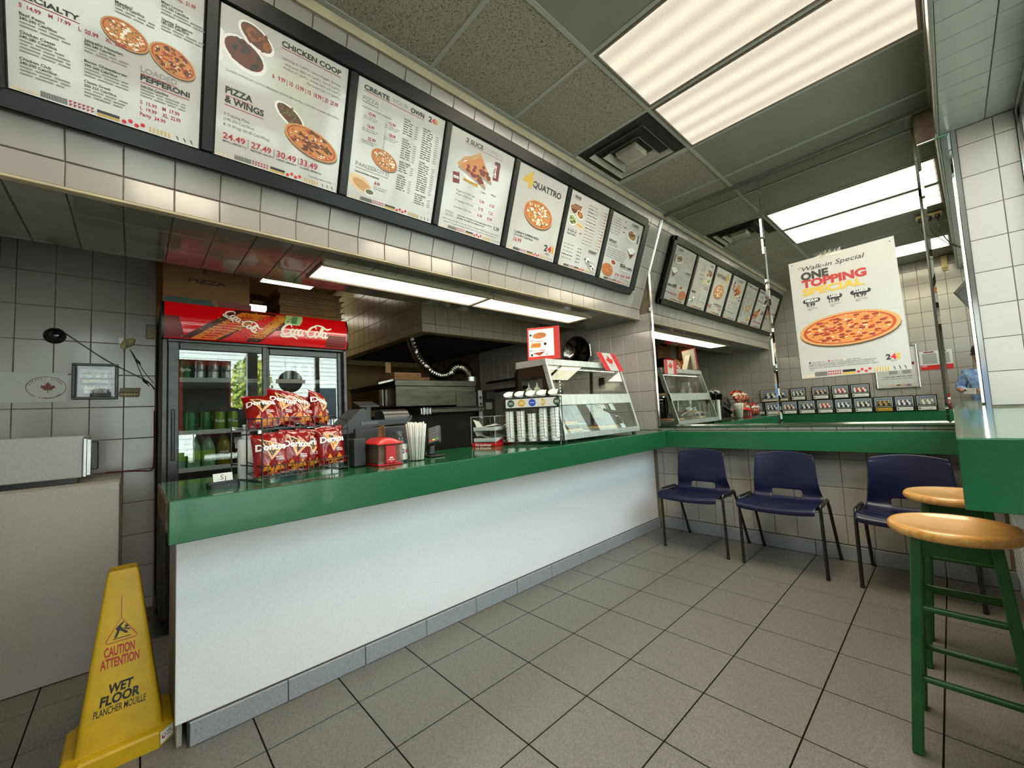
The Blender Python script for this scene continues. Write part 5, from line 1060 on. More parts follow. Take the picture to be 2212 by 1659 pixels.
def chip_bag(label, pos, rz, ry, rx=0.0, W=.150, H=.195, T=.055, seed=1, fold=0.0):
    """Pillow bag: local x = width, y = height, z = front."""
    rn = random.Random(seed); ph = [rn.uniform(0, 6) for _ in range(6)]
    def prof(u, v):
        a, b = abs(2 * u - 1), abs(2 * v - 1)
        e = max(0, 1 - a ** 3.2) ** .55 * max(0, 1 - min(1, b / .90) ** 2.6) ** .6
        wr = .0035 * math.sin(9 * u + ph[0] + 5 * v) * math.sin(7 * v + ph[1]) + .0022 * math.sin(17 * u + ph[2]) * math.sin(13 * v + ph[3] + 4 * u)
        return T * .5 * e + wr * min(1, e * 2.5)
    def shape(u, v, sgn):
        nar = 1 - .06 * (1 - abs(2 * v - 1) ** 2)
        x = (u - .5) * W * nar; y = (v - .5) * H; z = sgn * (prof(u, v) + .0006) + fold * max(0, v - .72) * .9 + .004 * math.sin(6 * u + ph[4]) * max(0, abs(2 * v - 1) - .85) / .15
        return V((x, y, z))
    mb = MB(); mb.grid(lambda u, v: shape(u, v, 1), 22, 26); mb.grid(lambda u, v: shape(u, v, -1), 22, 26)
    mt = Matrix.Translation(pos) @ Matrix.Rotation(rz, 4, 'Z') @ Matrix.Rotation(ry, 4, 'Y') @ Matrix.Rotation(rx, 4, 'X') @ Matrix(((0, 0, 1, 0), (1, 0, 0, 0), (0, 1, 0, 0), (0, 0, 0, 1)))
    t = thing('chip_bag', label, 'chips', pos, 'red bags of tortilla chips in the wire rack')
    mb.xf(mt); bg_ = part('bag', mb, bag_m, t, 50)
    m3 = mt.to_3x3(); P = Print(mt @ V((0, 0, 0)), m3 @ V((1, 0, 0)), m3 @ V((0, 1, 0)), m3 @ V((0, 0, 1)), .0012, depth=lambda u, v: shape(min(1, max(0, u / W / .94 + .5)), min(1, max(0, v / H + .5)), 1).z + .0012)
    def tri(a, c, n=6):
        A, B, C = a
        for i in range(n):
            for j in range(n - i):
                f = lambda p, q: (A[0] + (B[0] - A[0]) * p / n + (C[0] - A[0]) * q / n, A[1] + (B[1] - A[1]) * p / n + (C[1] - A[1]) * q / n)
                P.poly([f(i, j), f(i + 1, j), f(i, j + 1)], c)
                if i + j < n - 1: P.poly([f(i + 1, j), f(i + 1, j + 1), f(i, j + 1)], c)
    tri([(-.042, .066), (.052, .030), (-.004, -.030)], 'tan'); tri([(-.036, .061), (.044, .030), (-.003, -.022)], 'orange', 5); tri([(-.032, .057), (.036, .030), (-.003, -.014)], 'black')
    P.lift = .0036
    P.text('Doritos', -.060, .014, .118, .027, 'w', .035, shear=.05, warp=lambda a, b: (a, b * (1.0 + .0)))
    P.text('NACHO', .012, -.024, .030, .006, 'w', .02); P.text('CHEESE', .012, -.033, .032, .006, 'w', .02)
    for a in ([(-.045, -.075), (-.004, -.070), (-.022, -.040)], [(.004, -.080), (.048, -.072), (.022, -.042)], [(-.02, -.088), (.02, -.086), (.002, -.058)]): tri(a, 'orange', 4)
    P.done('print', bg_); return t
for k, (y, z, rz, ry, rx, s_) in enumerate(((-3.295, 1.043, -.12, -.16, .04, 3), (-3.190, 1.048, -.05, -.10, -.08, 5), (-3.110, 1.048, .18, -.14, -.10, 8), (-3.020, 1.055, -.02, -.12, .05, 11))):
    chip_bag(('leftmost bag of chips in the lower basket of the wire rack', 'second bag of chips from the left in the lower basket', 'partly covered third bag of chips in the lower basket', 'rightmost bag of chips in the lower basket of the rack')[k], rp((y + 3.342) / .98 + .01, .062 + .03 * (k == 2), z), rz + RA, ry, rx, W=.142, H=.185, seed=s_)
for k, (y, z, rz, ry, rx, s_) in enumerate(((-3.250, 1.235, -.35, -.62, .12, 13), (-3.165, 1.250, -.1, -.42, -.25, 17), (-3.075, 1.240, .25, -.55, -.35, 19), (-2.985, 1.245, .5, -.35, -.30, 23))):
    chip_bag(('leftmost bag of chips in the upper basket, lying back with a folded corner', 'second bag of chips from the left in the upper basket', 'third bag of chips from the left in the upper basket', 'rightmost bag of chips in the upper basket, standing tilted')[k], rp((y + 3.342) / .98 - .012, .195, z), rz + RA, ry, rx, W=.142 if k < 3 else .115, H=.185, seed=s_)
# pump bottle
t = thing('pump_bottle', 'white pump bottle behind the left end of the wire snack rack', 'bottle', (-.39, -3.375, zc))
t.location = (-.415, -3.362, zc); ORG[t.name] = V((-.415, -3.362, zc)); c = (-.415, -3.362, zc)
mb = MB(); mb.lathe([(.029, 0), (.032, .004), (.032, .165), (.028, .178), (.016, .184), (.016, .196)], 20, c); part('body', mb, white_pl, t, 40)
mb = MB(); mb.lathe([(.017, .190), (.017, .212), (.006, .214), (.006, .235), (.013, .237), (.013, .245), (0, .246)], 14, c); mb.tube((c[0], c[1], zc + .241), (c[0] + .035, c[1], zc + .236), .006, .004); part('pump', mb, white_pl, t, 40)
# cash register
rg = thing('cash_register', 'black cash register with receipt printer hood behind the napkins', 'register', (-.52, -2.70, zc))
dg = M('register_grey', (20, 21, 23), .42)
mb = MB(); mb.box(-.66, -.47, -2.84, -2.46, zc, 1.125, .006); part('drawer_base', mb, dg, rg)
mb = MB(); sec = [(-2.935, 1.095), (-2.86, 1.175), (-2.80, 1.232), (-2.775, 1.236), (-2.755, 1.195), (-2.74, 1.165), (-2.50, 1.168), (-2.476, 1.185), (-2.476, 1.165), (-2.50, 1.140), (-2.72, 1.128), (-2.84, 1.10)]
mb.prism([(-.68, y, z) for y, z in sec], (.20, 0, 0)); part('top_shell', mb, M('register_black', (15, 16, 18), .34), rg, 30)
mb = MB(); ax = [(-2.645 + 0, 0)]; arc = [(-.575 + .075 * math.cos(math.radians(a)), 1.165 + .062 * math.sin(math.radians(a))) for a in range(0, 181, 15)]
mb.prism([(x, -2.645, z) for x, z in arc], (0, .165, 0)); part('paper_hood', mb, M('register_black'), rg, 40)
mb = MB(); mb.box(-.60, -.56, -2.735, -2.70, 1.16, 1.25, .003); mb.prism([(-.55, -2.775, 1.245), (-.66, -2.775, 1.275), (-.66, -2.775, 1.283), (-.55, -2.775, 1.253)], (0, .12, 0)); part('customer_display', mb, dg, rg)
mb = MB(); mb.box(-.482, -.475, -2.80, -2.70, 1.14, 1.16, .001); part('key_strip', mb, M('key_grey', (70, 74, 78), .5), rg)
mb = MB(); mb.box(-.40, -.30, -2.915, -2.845, zc, 1.075, .006); solo('receipt_printer', mb, dg, 'small dark grey printer tower beside the red chip bags', 'printer', (-.35, -2.88, zc))
# napkin dispenser
nd = thing('napkin_dispenser', 'red topped clear napkin dispenser with a brown napkin sticking out', 'dispenser', (-.285, -2.765, zc))
clr = thin_glass('clear_plastic', (244, 238, 236), 1.2, .05)
nx0, nx1, ny0, ny1 = -.392, -.185, -2.838, -2.700
mb = MB(); mb.box(nx0, nx1, ny0, ny1, zc, zc + .012, .004); part('base', mb, M('dispenser_red', (170, 18, 26), .35), nd)
mb = MB()
for q in ((nx0, nx1, ny0, ny0 + .003), (nx0, nx1, ny1 - .003, ny1), (nx0, nx0 + .003, ny0, ny1), (nx1 - .003, nx1, ny0, ny1)): mb.box(*q, zc + .012, zc + .115)
part('clear_wall', mb, clr, nd)
for k in range(14):
    z = zc + .014 + k * .0068; mb = MB(); mb.box(nx0 + .012, nx1 - .014, ny0 + .010, ny1 - .010, z, z + .0056, .0015); part('napkin', mb, M('napkin_brown', (150, 128, 104), .9), nd)
mb = MB(); mb.grid(lambda u, v: V((nx0 - .003 + (nx1 - nx0 + .006) * u, ny0 - .003 + (ny1 - ny0 + .006) * v, zc + .115 + .028 * (1 - abs(2 * v - 1) ** 2.2) * (1 - .98 * abs(2 * u - 1) ** 6))), 16, 12); mb.box(nx0 - .003, nx1 + .003, ny0 - .003, ny1 + .003, zc + .108, zc + .117, .002); part('lid', mb, M('dispenser_lid', (196, 36, 34), .35), nd, 40)
mb = MB(); mb.box(nx1 - .001, nx1 + .004, -2.796, -2.740, zc + .012, zc + .102, .002); bd = part('red_panel', mb, M('dispenser_red'), nd)
P = Print((nx1 + .004, 0, 0), (0, 1, 0), (0, 0, 1), (1, 0, 0), .0006); P.line([(-2.768, 1.005), (-2.763, .993), (-2.767, .985), (-2.772, .989)], .0016, 'brightred'); P.poly([(-2.778, .968), (-2.774, .974), (-2.760, .974), (-2.756, .968)], 'w'); P.text('XPRESSNAP', -2.784, .958, .034, .005, 'w', .02); P.disc(-2.768, .950, .002, .002, 'w'); P.done('lettering', bd)
mb = MB(); mb.grid(lambda u, v: V((-.335 + .10 * u + .01 * v, -2.772 + .012 * math.sin(3 * u + v), zc + .135 + v * (.062 + .012 * math.sin(2.2 * u)))), 8, 6); pn = part('raised_napkin', mb, M('napkin_kraft', (160, 122, 84), .9), nd, 60); a = pn.modifiers.new('thick', 'SOLIDIFY'); a.thickness = .0012
# jar
t = thing('glass_jar', 'glass tip jar with a white label between napkins and straws', 'jar', (-.315, -2.652, zc)); c = (-.315, -2.652, zc)
jg = thin_glass('jar_glass', (246, 250, 248), 1.2)
mb = MB(); mb.lathe([(.040, .001), (.044, .006), (.045, .105), (.040, .128), (.031, .140), (.031, .165), (.0335, .166), (.0335, .172)], 24, c); mb.lathe([(.0, .004), (.040, .004)], 24, c); part('glass_body', mb, jg, t, 50)
mb = MB(); mb.lathe([(.0335, .150), (.0345, .153), (.0335, .156)], 24, c); mb.lathe([(.0335, .160), (.0345, .163), (.0335, .166)], 24, c); part('thread', mb, jg, t, 50)
mb = MB(); n_ = 10; mb.grid(lambda u, v: V((c[0] + .0456 * math.cos(-1.2 + 2.0 * u), c[1] + .0456 * math.sin(-1.2 + 2.0 * u), zc + .012 + .085 * v)), 12, 1); lb = part('label', mb, M('white_paper'), t, 60)
P = Print((c[0], c[1], zc), (0, 1, 0), (0, 0, 1), (1, 0, 0), .001, depth=lambda u, v: math.sqrt(max(0, .0462 ** 2 - u * u))); P.text('4', .010, .048, .016, .022, 'red', .035); P.text('2', -.008, .048, .014, .022, 'k', .035); P.text('1', .027, .048, .006, .022, 'y', .035); P.done('lettering', lb)
# straws in a cup
c = (-.262, -2.575, zc)
t = thing('straw_cup', 'clear plastic cup on the counter packed with wrapped straws', 'cup', c)
mb = MB(); mb.lathe([(.045, 0), (.0465, .002), (.0545, .118), (.0575, .119), (.0575, .131), (.0555, .131)], 28, c); mb.lathe([(0, .002), (.045, .002)], 28, c); part('cup', mb, thin_glass('cup_plastic', (246, 246, 244), 1.0, .12), t, 40)
straw = None; rn = random.Random(12); sm = M('straw_paper', (228, 224, 214), .7)
for k in range(46):
    r = .040 * math.sqrt((k + .5) / 46); a = k * 2.39996; bx_, by_ = c[0] + r * .85 * math.cos(a), c[1] + r * .85 * math.sin(a); tx, ty = c[0] + r * 1.42 * math.cos(a + .12), c[1] + r * 1.42 * math.sin(a + .12)
    L = rn.uniform(.198, .212); d = V((tx - bx_, ty - by_, .205)).normalized()
    if straw is None:
        mb = MB(); mb.lathe([(.0036, 0), (.0040, .002), (.0040, .994), (.0036, 1.0)], 6, (0, 0, 0)); straw = mb.mesh('wrapped_straw', sm, smooth=40)
    s_ = bpy.data.objects.new('wrapped_straw', straw); COL.objects.link(s_); s_.location = (bx_, by_, zc + .004)
    s_.rotation_euler = d.to_track_quat('Z', 'Y').to_euler(); s_.scale = (1, 1, L)
    tag(s_, 'paper wrapped straw in the clear cup on the counter', 'straw', 'wrapped straws in the cup')
# payment terminal
t = thing('payment_terminal', 'black card payment terminal on a short stand, right of the straws', 'terminal', (-.36, -2.42, zc))
mb = MB(); mb.box(-.43, -.30, -2.47, -2.36, zc, zc + .012, .005); part('base', mb, blackp, t)
mb = MB(); mb.beam((-.37, -2.42, zc + .01), (-.375, -2.405, zc + .11), .03, .04, c=.006); part('stand', mb, blackp, t)
R4 = Matrix.Translation((-.355, -2.400, zc + .125)) @ Matrix.Rotation(-.55, 4, 'Z') @ Matrix.Rotation(.72, 4, 'Y') @ Matrix.Rotation(.35, 4, 'X')
mb = MB(); mb.box(-.075, .075, -.042, .042, -.016, .012, .010); mb.xf(R4); hb = part('keypad_body', mb, blackp, t)
mb = MB(); mb.box(-.062, -.018, -.030, .030, .0115, .0132); mb.xf(R4); part('screen', mb, M('terminal_screen', (70, 78, 76), .15), hb)
for r_ in range(4):
    for k in range(3):
        mb = MB(); x, y = -.002 + r_ * .017, -.022 + k * .022; mb.box(x - .006, x + .006, y - .009, y + .009, .0115, .0145, .002); mb.xf(R4)
        part('key', mb, M(*(('key_red', (190, 40, 30), .5), ('key_yellow', (210, 180, 50), .5), ('key_green', (40, 140, 60), .5))[k]) if r_ == 3 else M('key_grey'), hb)
# bakery box display
ck = thing('bakery_display', 'clear acrylic bakery case with two paper lined trays and red base', 'display case', (-.50, -1.73, zc))
CKM = Matrix.Translation((-.651, -1.895, zc)) @ Matrix.Rotation(math.atan2(.072, .188), 4, 'Z')
acr = thin_glass('acrylic', (248, 250, 249), 1.2)
def ckp(name, mb, mat_, p=None, **k): mb.xf(CKM); return part(name, mb, mat_, p or ck, **k)
w_, d_, h_ = .200, .290, .222
mb = MB(); mb.box(0, w_, 0, d_, .001, .028, .002); bs = ckp('red_base', mb, M('bakery_red', (176, 16, 30), .4))
mb = MB(); mb.prism([(w_ - .003, .0, .028), (w_ - .003, d_, .028), (w_ - .003, d_, .095)], (.003, 0, 0)); ckp('red_side', mb, M('bakery_red'))
for q in ((0, w_, 0, .003, .02, h_), (0, w_, d_ - .003, d_, .02, h_), (0, .003, .003, d_ - .003, .02, h_), (w_ - .003, w_, .003, d_ - .003, .02, h_), (0, w_, 0, d_, h_ - .003, h_)):
    mb = MB(); mb.box(*q); ckp('acrylic_pane', mb, acr)
mb = MB()
for x in (0, w_):
    for y in (0, d_): mb.box(x - .0015, x + .0015, y - .0015, y + .0015, .02, h_)
for x in (0, w_): mb.box(x - .0015, x + .0015, 0, d_, h_ - .003, h_)
for y in (0, d_): mb.box(0, w_, y - .0015, y + .0015, h_ - .003, h_)
ckp('acrylic_edge', mb, M('acrylic_edge', (170, 176, 172), .2))
for z in (.034, .115):
    mb = MB(); mb.box(.012, w_ - .012, .012, d_ - .012, z, z + .006); mb.box(.012, w_ - .012, .012, .016, z, z + .028); mb.box(.012, w_ - .012, d_ - .016, d_ - .012, z, z + .028); mb.box(.012, .016, .016, d_ - .016, z, z + .028); mb.box(w_ - .016, w_ - .012, .016, d_ - .016, z, z + .028); tr = ckp('tray', mb, white_pl)
    mb = MB(); rn = random.Random(int(z * 1000)); mb.grid(lambda u, v: V((.010 + (w_ - .02) * u, .010 + (d_ - .02) * v, z + .030 + .018 * math.sin(5 * u + 3 * v) * math.sin(4 * v + z * 30) + (.055 if (u < .15 and v < .35) else 0) * (1 - u * 4))), 12, 12); ckp('liner_paper', mb, M('white_paper'), tr, smooth=30)
P = Print(CKM @ V((0, -.0004, 0)), CKM.to_3x3() @ V((1, 0, 0)), (0, 0, 1), CKM.to_3x3() @ V((0, -1, 0)), .0008); P.text('Otis Spunkmeyer', .030, .006, .135, .018, 'w', .01, .1); P.done('lettering', bs)
P = Print(CKM @ V((w_ + .0004, 0, 0)), CKM.to_3x3() @ V((0, 1, 0)), (0, 0, 1), CKM.to_3x3() @ V((1, 0, 0)), .0008); P.text('Baked Fresh Daily', .12, .022, .15, .020, 'w', .01, .12); P.done('lettering', bs)
# dip cup rack
DR = Matrix.Translation((-.500, -1.700, zc)) @ Matrix.Rotation(math.atan2(.21, .385), 4, 'Z')
dr = thing('dip_rack', 'black wire rack with five stacks of dipping cups and round flavour stickers', 'rack', DR @ V((.22, .04, 0)))
L_ = .435
def drp(name, mb, mat_, p=None, **k): mb.xf(DR); return part(name, mb, mat_, p or dr, **k)
mb = MB(); mb.box(-.005, L_ + .005, -.040, -.032, .262, .345, .002); mb.box(-.005, L_ + .005, -.040, .05, .335, .345, .002); hdp = drp('header_panel', mb, blackp)
mb = MB(); mb.box(.035, L_ - .018, -.0425, -.0405, .272, .335); lbp = drp('label_strip', mb, M('white_paper'))
P = Print(DR @ V((0, -.0425, 0)), DR.to_3x3() @ V((1, 0, 0)), (0, 0, 1), DR.to_3x3() @ V((0, -1, 0)), .0006)
for k, (c1, l1, l2) in enumerate((('darkgreen', 'CREAMY', 'GARLIC'), ('gold', 'CHEDDAR', 'JALAPENO'), ('blue', 'RANCH', ''), ('gold', 'CHED', 'JALA'), ('darkgreen', 'CREAMY', 'GARLIC'))):
    u = .075 + k * .082 + (.018 if k == 4 else 0)
    if k == 3: P.disc(u - .012, .304, .027, .027, c1, n=14, a0=-PI / 2, a1=PI / 2); P.text(l1, u - .009, .308, .017, .006, 'w', .02); P.text(l2, u - .009, .297, .017, .006, 'w', .02)
    else:
        P.disc(u, .304, .027, .027, c1); P.text(l1, u - .017, .307 if l2 else .301, .034, .006, 'w', .02)
        if l2: P.text(l2, u - .017, .296, .034, .006, 'w', .02)
P.done('print', lbp)
mb = MB(); mb.box(-.005, L_ + .005, -.04, .05, .018, .024, .002); drp('base_tray', mb, blackp)
for x in (0, L_): mb = MB(); mb.path([(x, -.055, .001), (x, -.04, .02), (x, -.04, .345)], .003, 5); mb.path([(x, .06, .001), (x, .05, .02), (x, .05, .345)], .003, 5); drp('side_wire', mb, blackm)
XS = [.047 + k * .0855 for k in range(5)]
for x in XS:
    mb = MB(); mb.path([(x + .012, -.041, .262), (x + .012, -.041, .055), (x + .026, -.041, .048), (x + .040, -.03, .048)], .0022, 5); mb.path([(x - .036, -.03, .262), (x - .036, -.03, .055), (x - .030, -.041, .048)], .0022, 5); mb.path([(x - .036, .045, .02), (x - .036, .045, .345)], .0022, 5); drp('wire_guide', mb, blackm)
    mb = MB(); mb.path([(x + .030 * math.cos(a), .0 + .030 * math.sin(a), .352 + .010 * math.sin(a)) for a in [i * PI / 8 for i in range(16)]], .002, 5, closed=True); drp('top_ring', mb, blackm)
cupm = M('dip_cup_white', (232, 232, 230), .42); mb = MB(); mb.lathe([(.0, .001), (.0285, .0), (.0315, .018), (.0345, .019), (.0345, .022), (.031, .021), (.0, .020)], 18)
cup_mesh = mb.mesh('cup', cupm, smooth=40); first = None
lid_m = M('dip_lid', (226, 220, 200), .5, noise=60, amt=.12)
def dip_cup(loc, label, group, tilt=0.0, lid=False):
    o = bpy.data.objects.new('dip_cup', cup_mesh); COL.objects.link(o); o.location = loc; o.rotation_euler = (DR.to_3x3() @ Matrix.Rotation(tilt, 3, 'X') @ Matrix.Rotation(.7, 3, 'Z')).to_euler() if tilt else (0, 0, random.uniform(0, 6))
    tag(o, label, 'dip cup', group)
    if lid:
        q = bpy.data.objects.new('lid', LID); COL.objects.link(q); q.parent = o
    return o
mb = MB(); mb.lathe([(.0355, .0215), (.0355, .024), (.028, .0245), (0, .0245)], 18); mb.prism([(.030, -.01, .0225), (.044, -.004, .0225), (.044, .004, .0225), (.030, .010, .0225)], (0, 0, .0015)); LID = mb.mesh('lid', lid_m, smooth=40)
for k, x in enumerate(XS):
    for j in range((10, 10, 9, 11, 11)[k]):
        p = DR @ V((x, 0, .025 + j * .0222)); dip_cup(p, 'white dipping cup in the ' + ('leftmost', 'second', 'middle', 'fourth', 'rightmost')[k] + ' stack of the wire dip rack', 'stacked cups, ' + ('leftmost', 'second', 'middle', 'fourth', 'rightmost')[k] + ' column')
    dip_cup(DR @ V((x, .0, .356)), 'sample dipping cup tilted on top of the rack, ' + ('leftmost', 'second from left', 'middle', 'second from right', 'rightmost')[k], 'sample cups on top of the dip rack', tilt=.62, lid=True)
# ------------------------------------------------------------------ heated pizza display case
pc = thing('pizza_case', 'stainless heated pizza display case with slanted glass front', 'display case', (-.39, -.91, zc))
ya, yb = -1.434, -.400
F_ = lambda z: -.136 - (z - .99) * (.148 / .54)           # front slope
csd = M('case_steel', (186, 188, 186), .36, .55, noise=9, amt=.1, stretch=(1, 6, 1)); bronze = M('case_end_panel', (62, 50, 42), .35, .6, noise=5, amt=.1)
mb = MB(); mb.box(-.655, -.132, ya - .004, yb + .004, zc + .018, .992, .004); part('base', mb, csd, pc)
mb = MB()
for x in (-.62, -.17):
    for y in (ya + .04, yb - .04): mb.lathe([(.016, 0), (.018, .02)], 10, (x, y, zc))
part('feet', mb, blackp, pc)
mb = MB(); mb.prism([(F_(1.522), ya - .003, 1.522), (F_(1.522) - .008, ya - .003, 1.570), (-.612, ya - .003, 1.577), (-.620, ya - .003, 1.522)], (0, yb - ya + .006, 0)); part('top', mb, csd, pc)
for y, nm in ((ya, 'corner_post'), (yb - .022, 'corner_post')):
    mb = MB(); mb.prism([(F_(.99), y, .99), (F_(.99) - .042, y, .99), (F_(1.525) - .042, y, 1.525), (F_(1.525), y, 1.525)], (0, .022, 0)); part(nm, mb, csd, pc)
    mb = MB(); mb.prism([(-.655, y, .99), (-.625, y, .99), (-.60, y, 1.525), (-.625, y, 1.525)], (0, .022, 0)); part(nm, mb, M('dark_steel'), pc)
mb = MB(); mb.prism([(F_(1.208) + .003, ya, 1.208), (F_(1.288) + .003, ya, 1.288), (F_(1.288) - .015, ya, 1.288), (F_(1.208) - .015, ya, 1.208)], (0, yb - ya, 0)); part('shelf_band', mb, csd, pc)
mb = MB(); mb.box(-.64, F_(1.25) - .012, ya + .02, yb - .02, 1.262, 1.272); part('shelf', mb, csd, pc)
gl = thin_glass('case_glass', (244, 249, 246), 1.1)
for z0, z1 in ((.992, 1.208), (1.288, 1.523)):
    mb = MB(); mb.prism([(F_(z0) - .006, ya + .022, z0), (F_(z1) - .006, ya + .022, z1), (F_(z1) - .010, ya + .022, z1), (F_(z0) - .010, ya + .022, z0)], (0, yb - ya - .044, 0)); part('glass', mb, gl, pc)
mb = MB(); mb.prism([(F_(.992) - .045, ya + .008, .992), (F_(1.20) - .045, ya + .008, 1.20), (-.615, ya + .008, 1.20), (-.628, ya + .008, .992)], (0, .004, 0)); part('side_glass', mb, gl, pc)
mb = MB(); mb.prism([(F_(1.21) - .04, ya, 1.21), (F_(1.45) - .04, ya, 1.45), (F_(1.45) - .08, ya, 1.44), (F_(1.30) - .10, ya, 1.28), (-.56, ya, 1.28), (-.57, ya, 1.44), (F_(1.45) - .08, ya, 1.44), (F_(1.45) - .04, ya, 1.45), (F_(1.525) - .04, ya, 1.525), (-.605, ya, 1.525), (-.62, ya, 1.21)], (0, .010, 0)); part('end_panel', mb, bronze, pc)
mb = MB(); mb.prism([(F_(1.28) - .10, ya + .003, 1.28), (F_(1.44) - .08, ya + .003, 1.44), (-.57, ya + .003, 1.44), (-.56, ya + .003, 1.28)], (0, .003, 0)); part('side_glass', mb, gl, pc)
led = M('led_dot', (255, 240, 200), .5, emit=(1.0, .88, .6), estr=14)
mb = MB(); mb.box(-.335, -.322, ya + .03, yb - .03, 1.500, 1.512); strip_ = part('light_strip', mb, csd, pc)
for k in range(34):
    y = ya + .045 + k * .0285; mb = MB(); mb.lathe([(.0, -.004), (.005, -.003), (.005, .0)], 8, (-.328, y, 1.500)); part('led', mb, led, strip_)
for k in range(6):
    mb = MB(); mb.lathe([(.0, -.004), (.006, -.003), (.006, .0)], 8, (-.615, -.90, 1.46 - k * .03), ax=(-1, 0, 0)); part('led', mb, led, strip_)
for k in range(6): mb = MB(); mb.lathe([(0, -.005), (.008, -.003), (.008, 0)], 8, (-.40 - .03 * (k % 2), -.95 + k * .05, 1.262)); part('led', mb, led, strip_)
mb = MB(); mb.box(-.64, -.61, -.93, -.90, .992, 1.525, .002); part('rear_mullion', mb, M('dark_steel'), pc)
crust = M('pizza_crust', (206, 160, 96), .7, noise=30, amt=.12); topp = M('pizza_cheese', (206, 122, 54), .45, noise=26, amt=.2, rgb2=(150, 50, 26)); pepm = M('pepperoni', (120, 34, 22), .4)
def pizza(label, x, y, z, r, seed, wedge=False):
    t = thing('pizza', label, 'pizza', (x, y, z), 'pizzas in the display case'); rn = random.Random(seed)
    mb = MB(); mb.lathe([(0, .004), (r * .98, .004), (r, .010), (r * .98, .020), (r * .92, .022), (r * .88, .016), (0, .015)], 26, (x, y, z)); part('crust', mb, crust, t, 60)
    mb = MB(); mb.lathe([(r * .89, .016), (r * .84, .020), (0, .021)], 24, (x, y, z)); part('cheese', mb, topp, t, 60)
    for _ in range(10):
        a, q = rn.uniform(0, 2 * PI), r * .75 * math.sqrt(rn.random()); mb = MB(); mb.lathe([(.016, .0205), (.016, .0235), (0, .024)], 9, (x + q * math.cos(a), y + q * math.sin(a), z)); part('pepperoni_slice', mb, pepm, t, 40)
    mb = MB(); mb.lathe([(0, 0), (r * 1.06, 0), (r * 1.08, .003), (r * 1.06, .004), (0, .004)], 26, (x, y, z)); part('pan', mb, M('pan_steel', (110, 108, 104), .4, 1), t, 60)
for y, z in ((-1.22, 1.0), (-.68, 1.0)):
    pass
mb = MB(); mb.box(-.60, -.19, -1.40, -1.04, .993, .996); part('tray_mat', mb, M('pan_steel'), pc)
pizza('pepperoni pizza on the raised pan at the left of the lower shelf', -.40, -1.21, 1.055, .165, 3)
mb = MB(); mb.box(-.57, -.23, -1.38, -1.04, 1.050, 1.0545); mb.box(-.57, -.56, -1.38, -1.04, .996, 1.050); part('wire_stand', mb, M('pan_steel'), pc)
pizza('pizza on the lower pan at the left of the display case', -.345, -1.20, .997, .155, 5)
pizza('pizza at the right of the lower shelf in the display case', -.40, -.66, .993, .19, 7)
pizza('pizza at the left of the upper shelf in the display case', -.44, -1.24, 1.273, .15, 9); pizza('pizza in the middle of the upper shelf in the display case', -.44, -.92, 1.273, .15, 11); pizza('pizza at the right of the upper shelf in the display case', -.44, -.60, 1.273, .15, 13)
# sign, flag and small things around the case
SG = Matrix.Translation((-.483, -1.425, 1.574)) @ Matrix.Rotation(math.atan2(.135, .224), 4, 'Z') @ Matrix.Rotation(-.10, 4, 'X')
sg = thing('counter_sign', 'red framed pizza offers sign standing on the display case', 'sign', SG @ V((.13, 0, 0)))
mb = MB(); mb.box(0, .262, -.004, .004, 0, .268, .001); mb.xf(SG); bk = part('red_board', mb, M('sign_board_red', (190, 46, 40), .4), sg)
m3 = SG.to_3x3(); P = Print(SG @ V((0, -.0042, 0)), m3 @ V((1, 0, 0)), m3 @ V((0, 0, 1)), m3 @ V((0, -1, 0)), .0008)
P.rect(.012, .030, .215, .252, 'w'); P.text('LARGE 3 TOPPING PIZZA', .03, .235, .14, .007, 'y', .02); P.pizza(.10, .200, .056, .026, .03, 'pep', 71, False); P.disc(.028, .208, .010, .010, 'k')
P.text('241', .022, .160, .03, .010, 'k', .02); P.text('CHICKEN', .020, .150, .05, .007, 'r', .02); P.text('BUNDLE', .075, .150, .045, .007, 'k', .03); P.text('BOX', .125, .150, .024, .007, 'y', .02); P.poly([(.022, .105), (.035, .142), (.112, .140), (.108, .100)], 'crust'); P.poly([(.030, .108), (.041, .138), (.106, .136), (.102, .106)], 'orange'); P.disc(.145, .128, .012, .012, 'k')
for k in range(4): P.line([(.04 + .016 * k, .112), (.052 + .016 * k, .134)], .006, 'wing')
P.text('BIG', .020, .075, .026, .008, 'k', .03); P.text('SLICE', .052, .075, .036, .008, 'y', .03); P.text('COMBO', .094, .075, .05, .008, 'r', .03); P.poly([(.04, .058), (.145, .068), (.10, .034)], 'sauce'); P.disc(.08, .055, .008, .006, 'pep'); P.disc(.11, .058, .008, .006, 'pep'); P.disc(.035, .044, .010, .010, 'k'); P.rect(.15, .036, .155, .05, 'k'); P.rect(.16, .036, .166, .054, 'y')
P.done('print', bk)
mb = MB(); mb.box(.01, .25, .004, .006, 0, .26); mb.prism([(.07, .005, .20), (.07, .10, .0), (.07, .105, .0), (.07, .010, .20)], (.10, 0, 0)); mb.xf(SG); part('easel_back', mb, M('easel_white', (214, 208, 188), .6), sg)
t = thing('paper_flag', 'small paper maple leaf flag hung on the top edge of the display case', 'flag', (-.262, -.58, 1.50))
qd = [(-.690, 1.498), (-.405, 1.498), (-.482, 1.662), (-.770, 1.660)]; fx_ = -.256
mb = MB(); mb.add([(fx_ - (z - 1.52) * .22, y, z) for y, z in qd] + [(fx_ + .0012 - (z - 1.52) * .22, y, z) for y, z in qd], [(3, 2, 1, 0), (4, 5, 6, 7)] + [(i, (i + 1) % 4, 4 + (i + 1) % 4, 4 + i) for i in range(4)]); sh = part('sheet', mb, M('white_paper'), t)
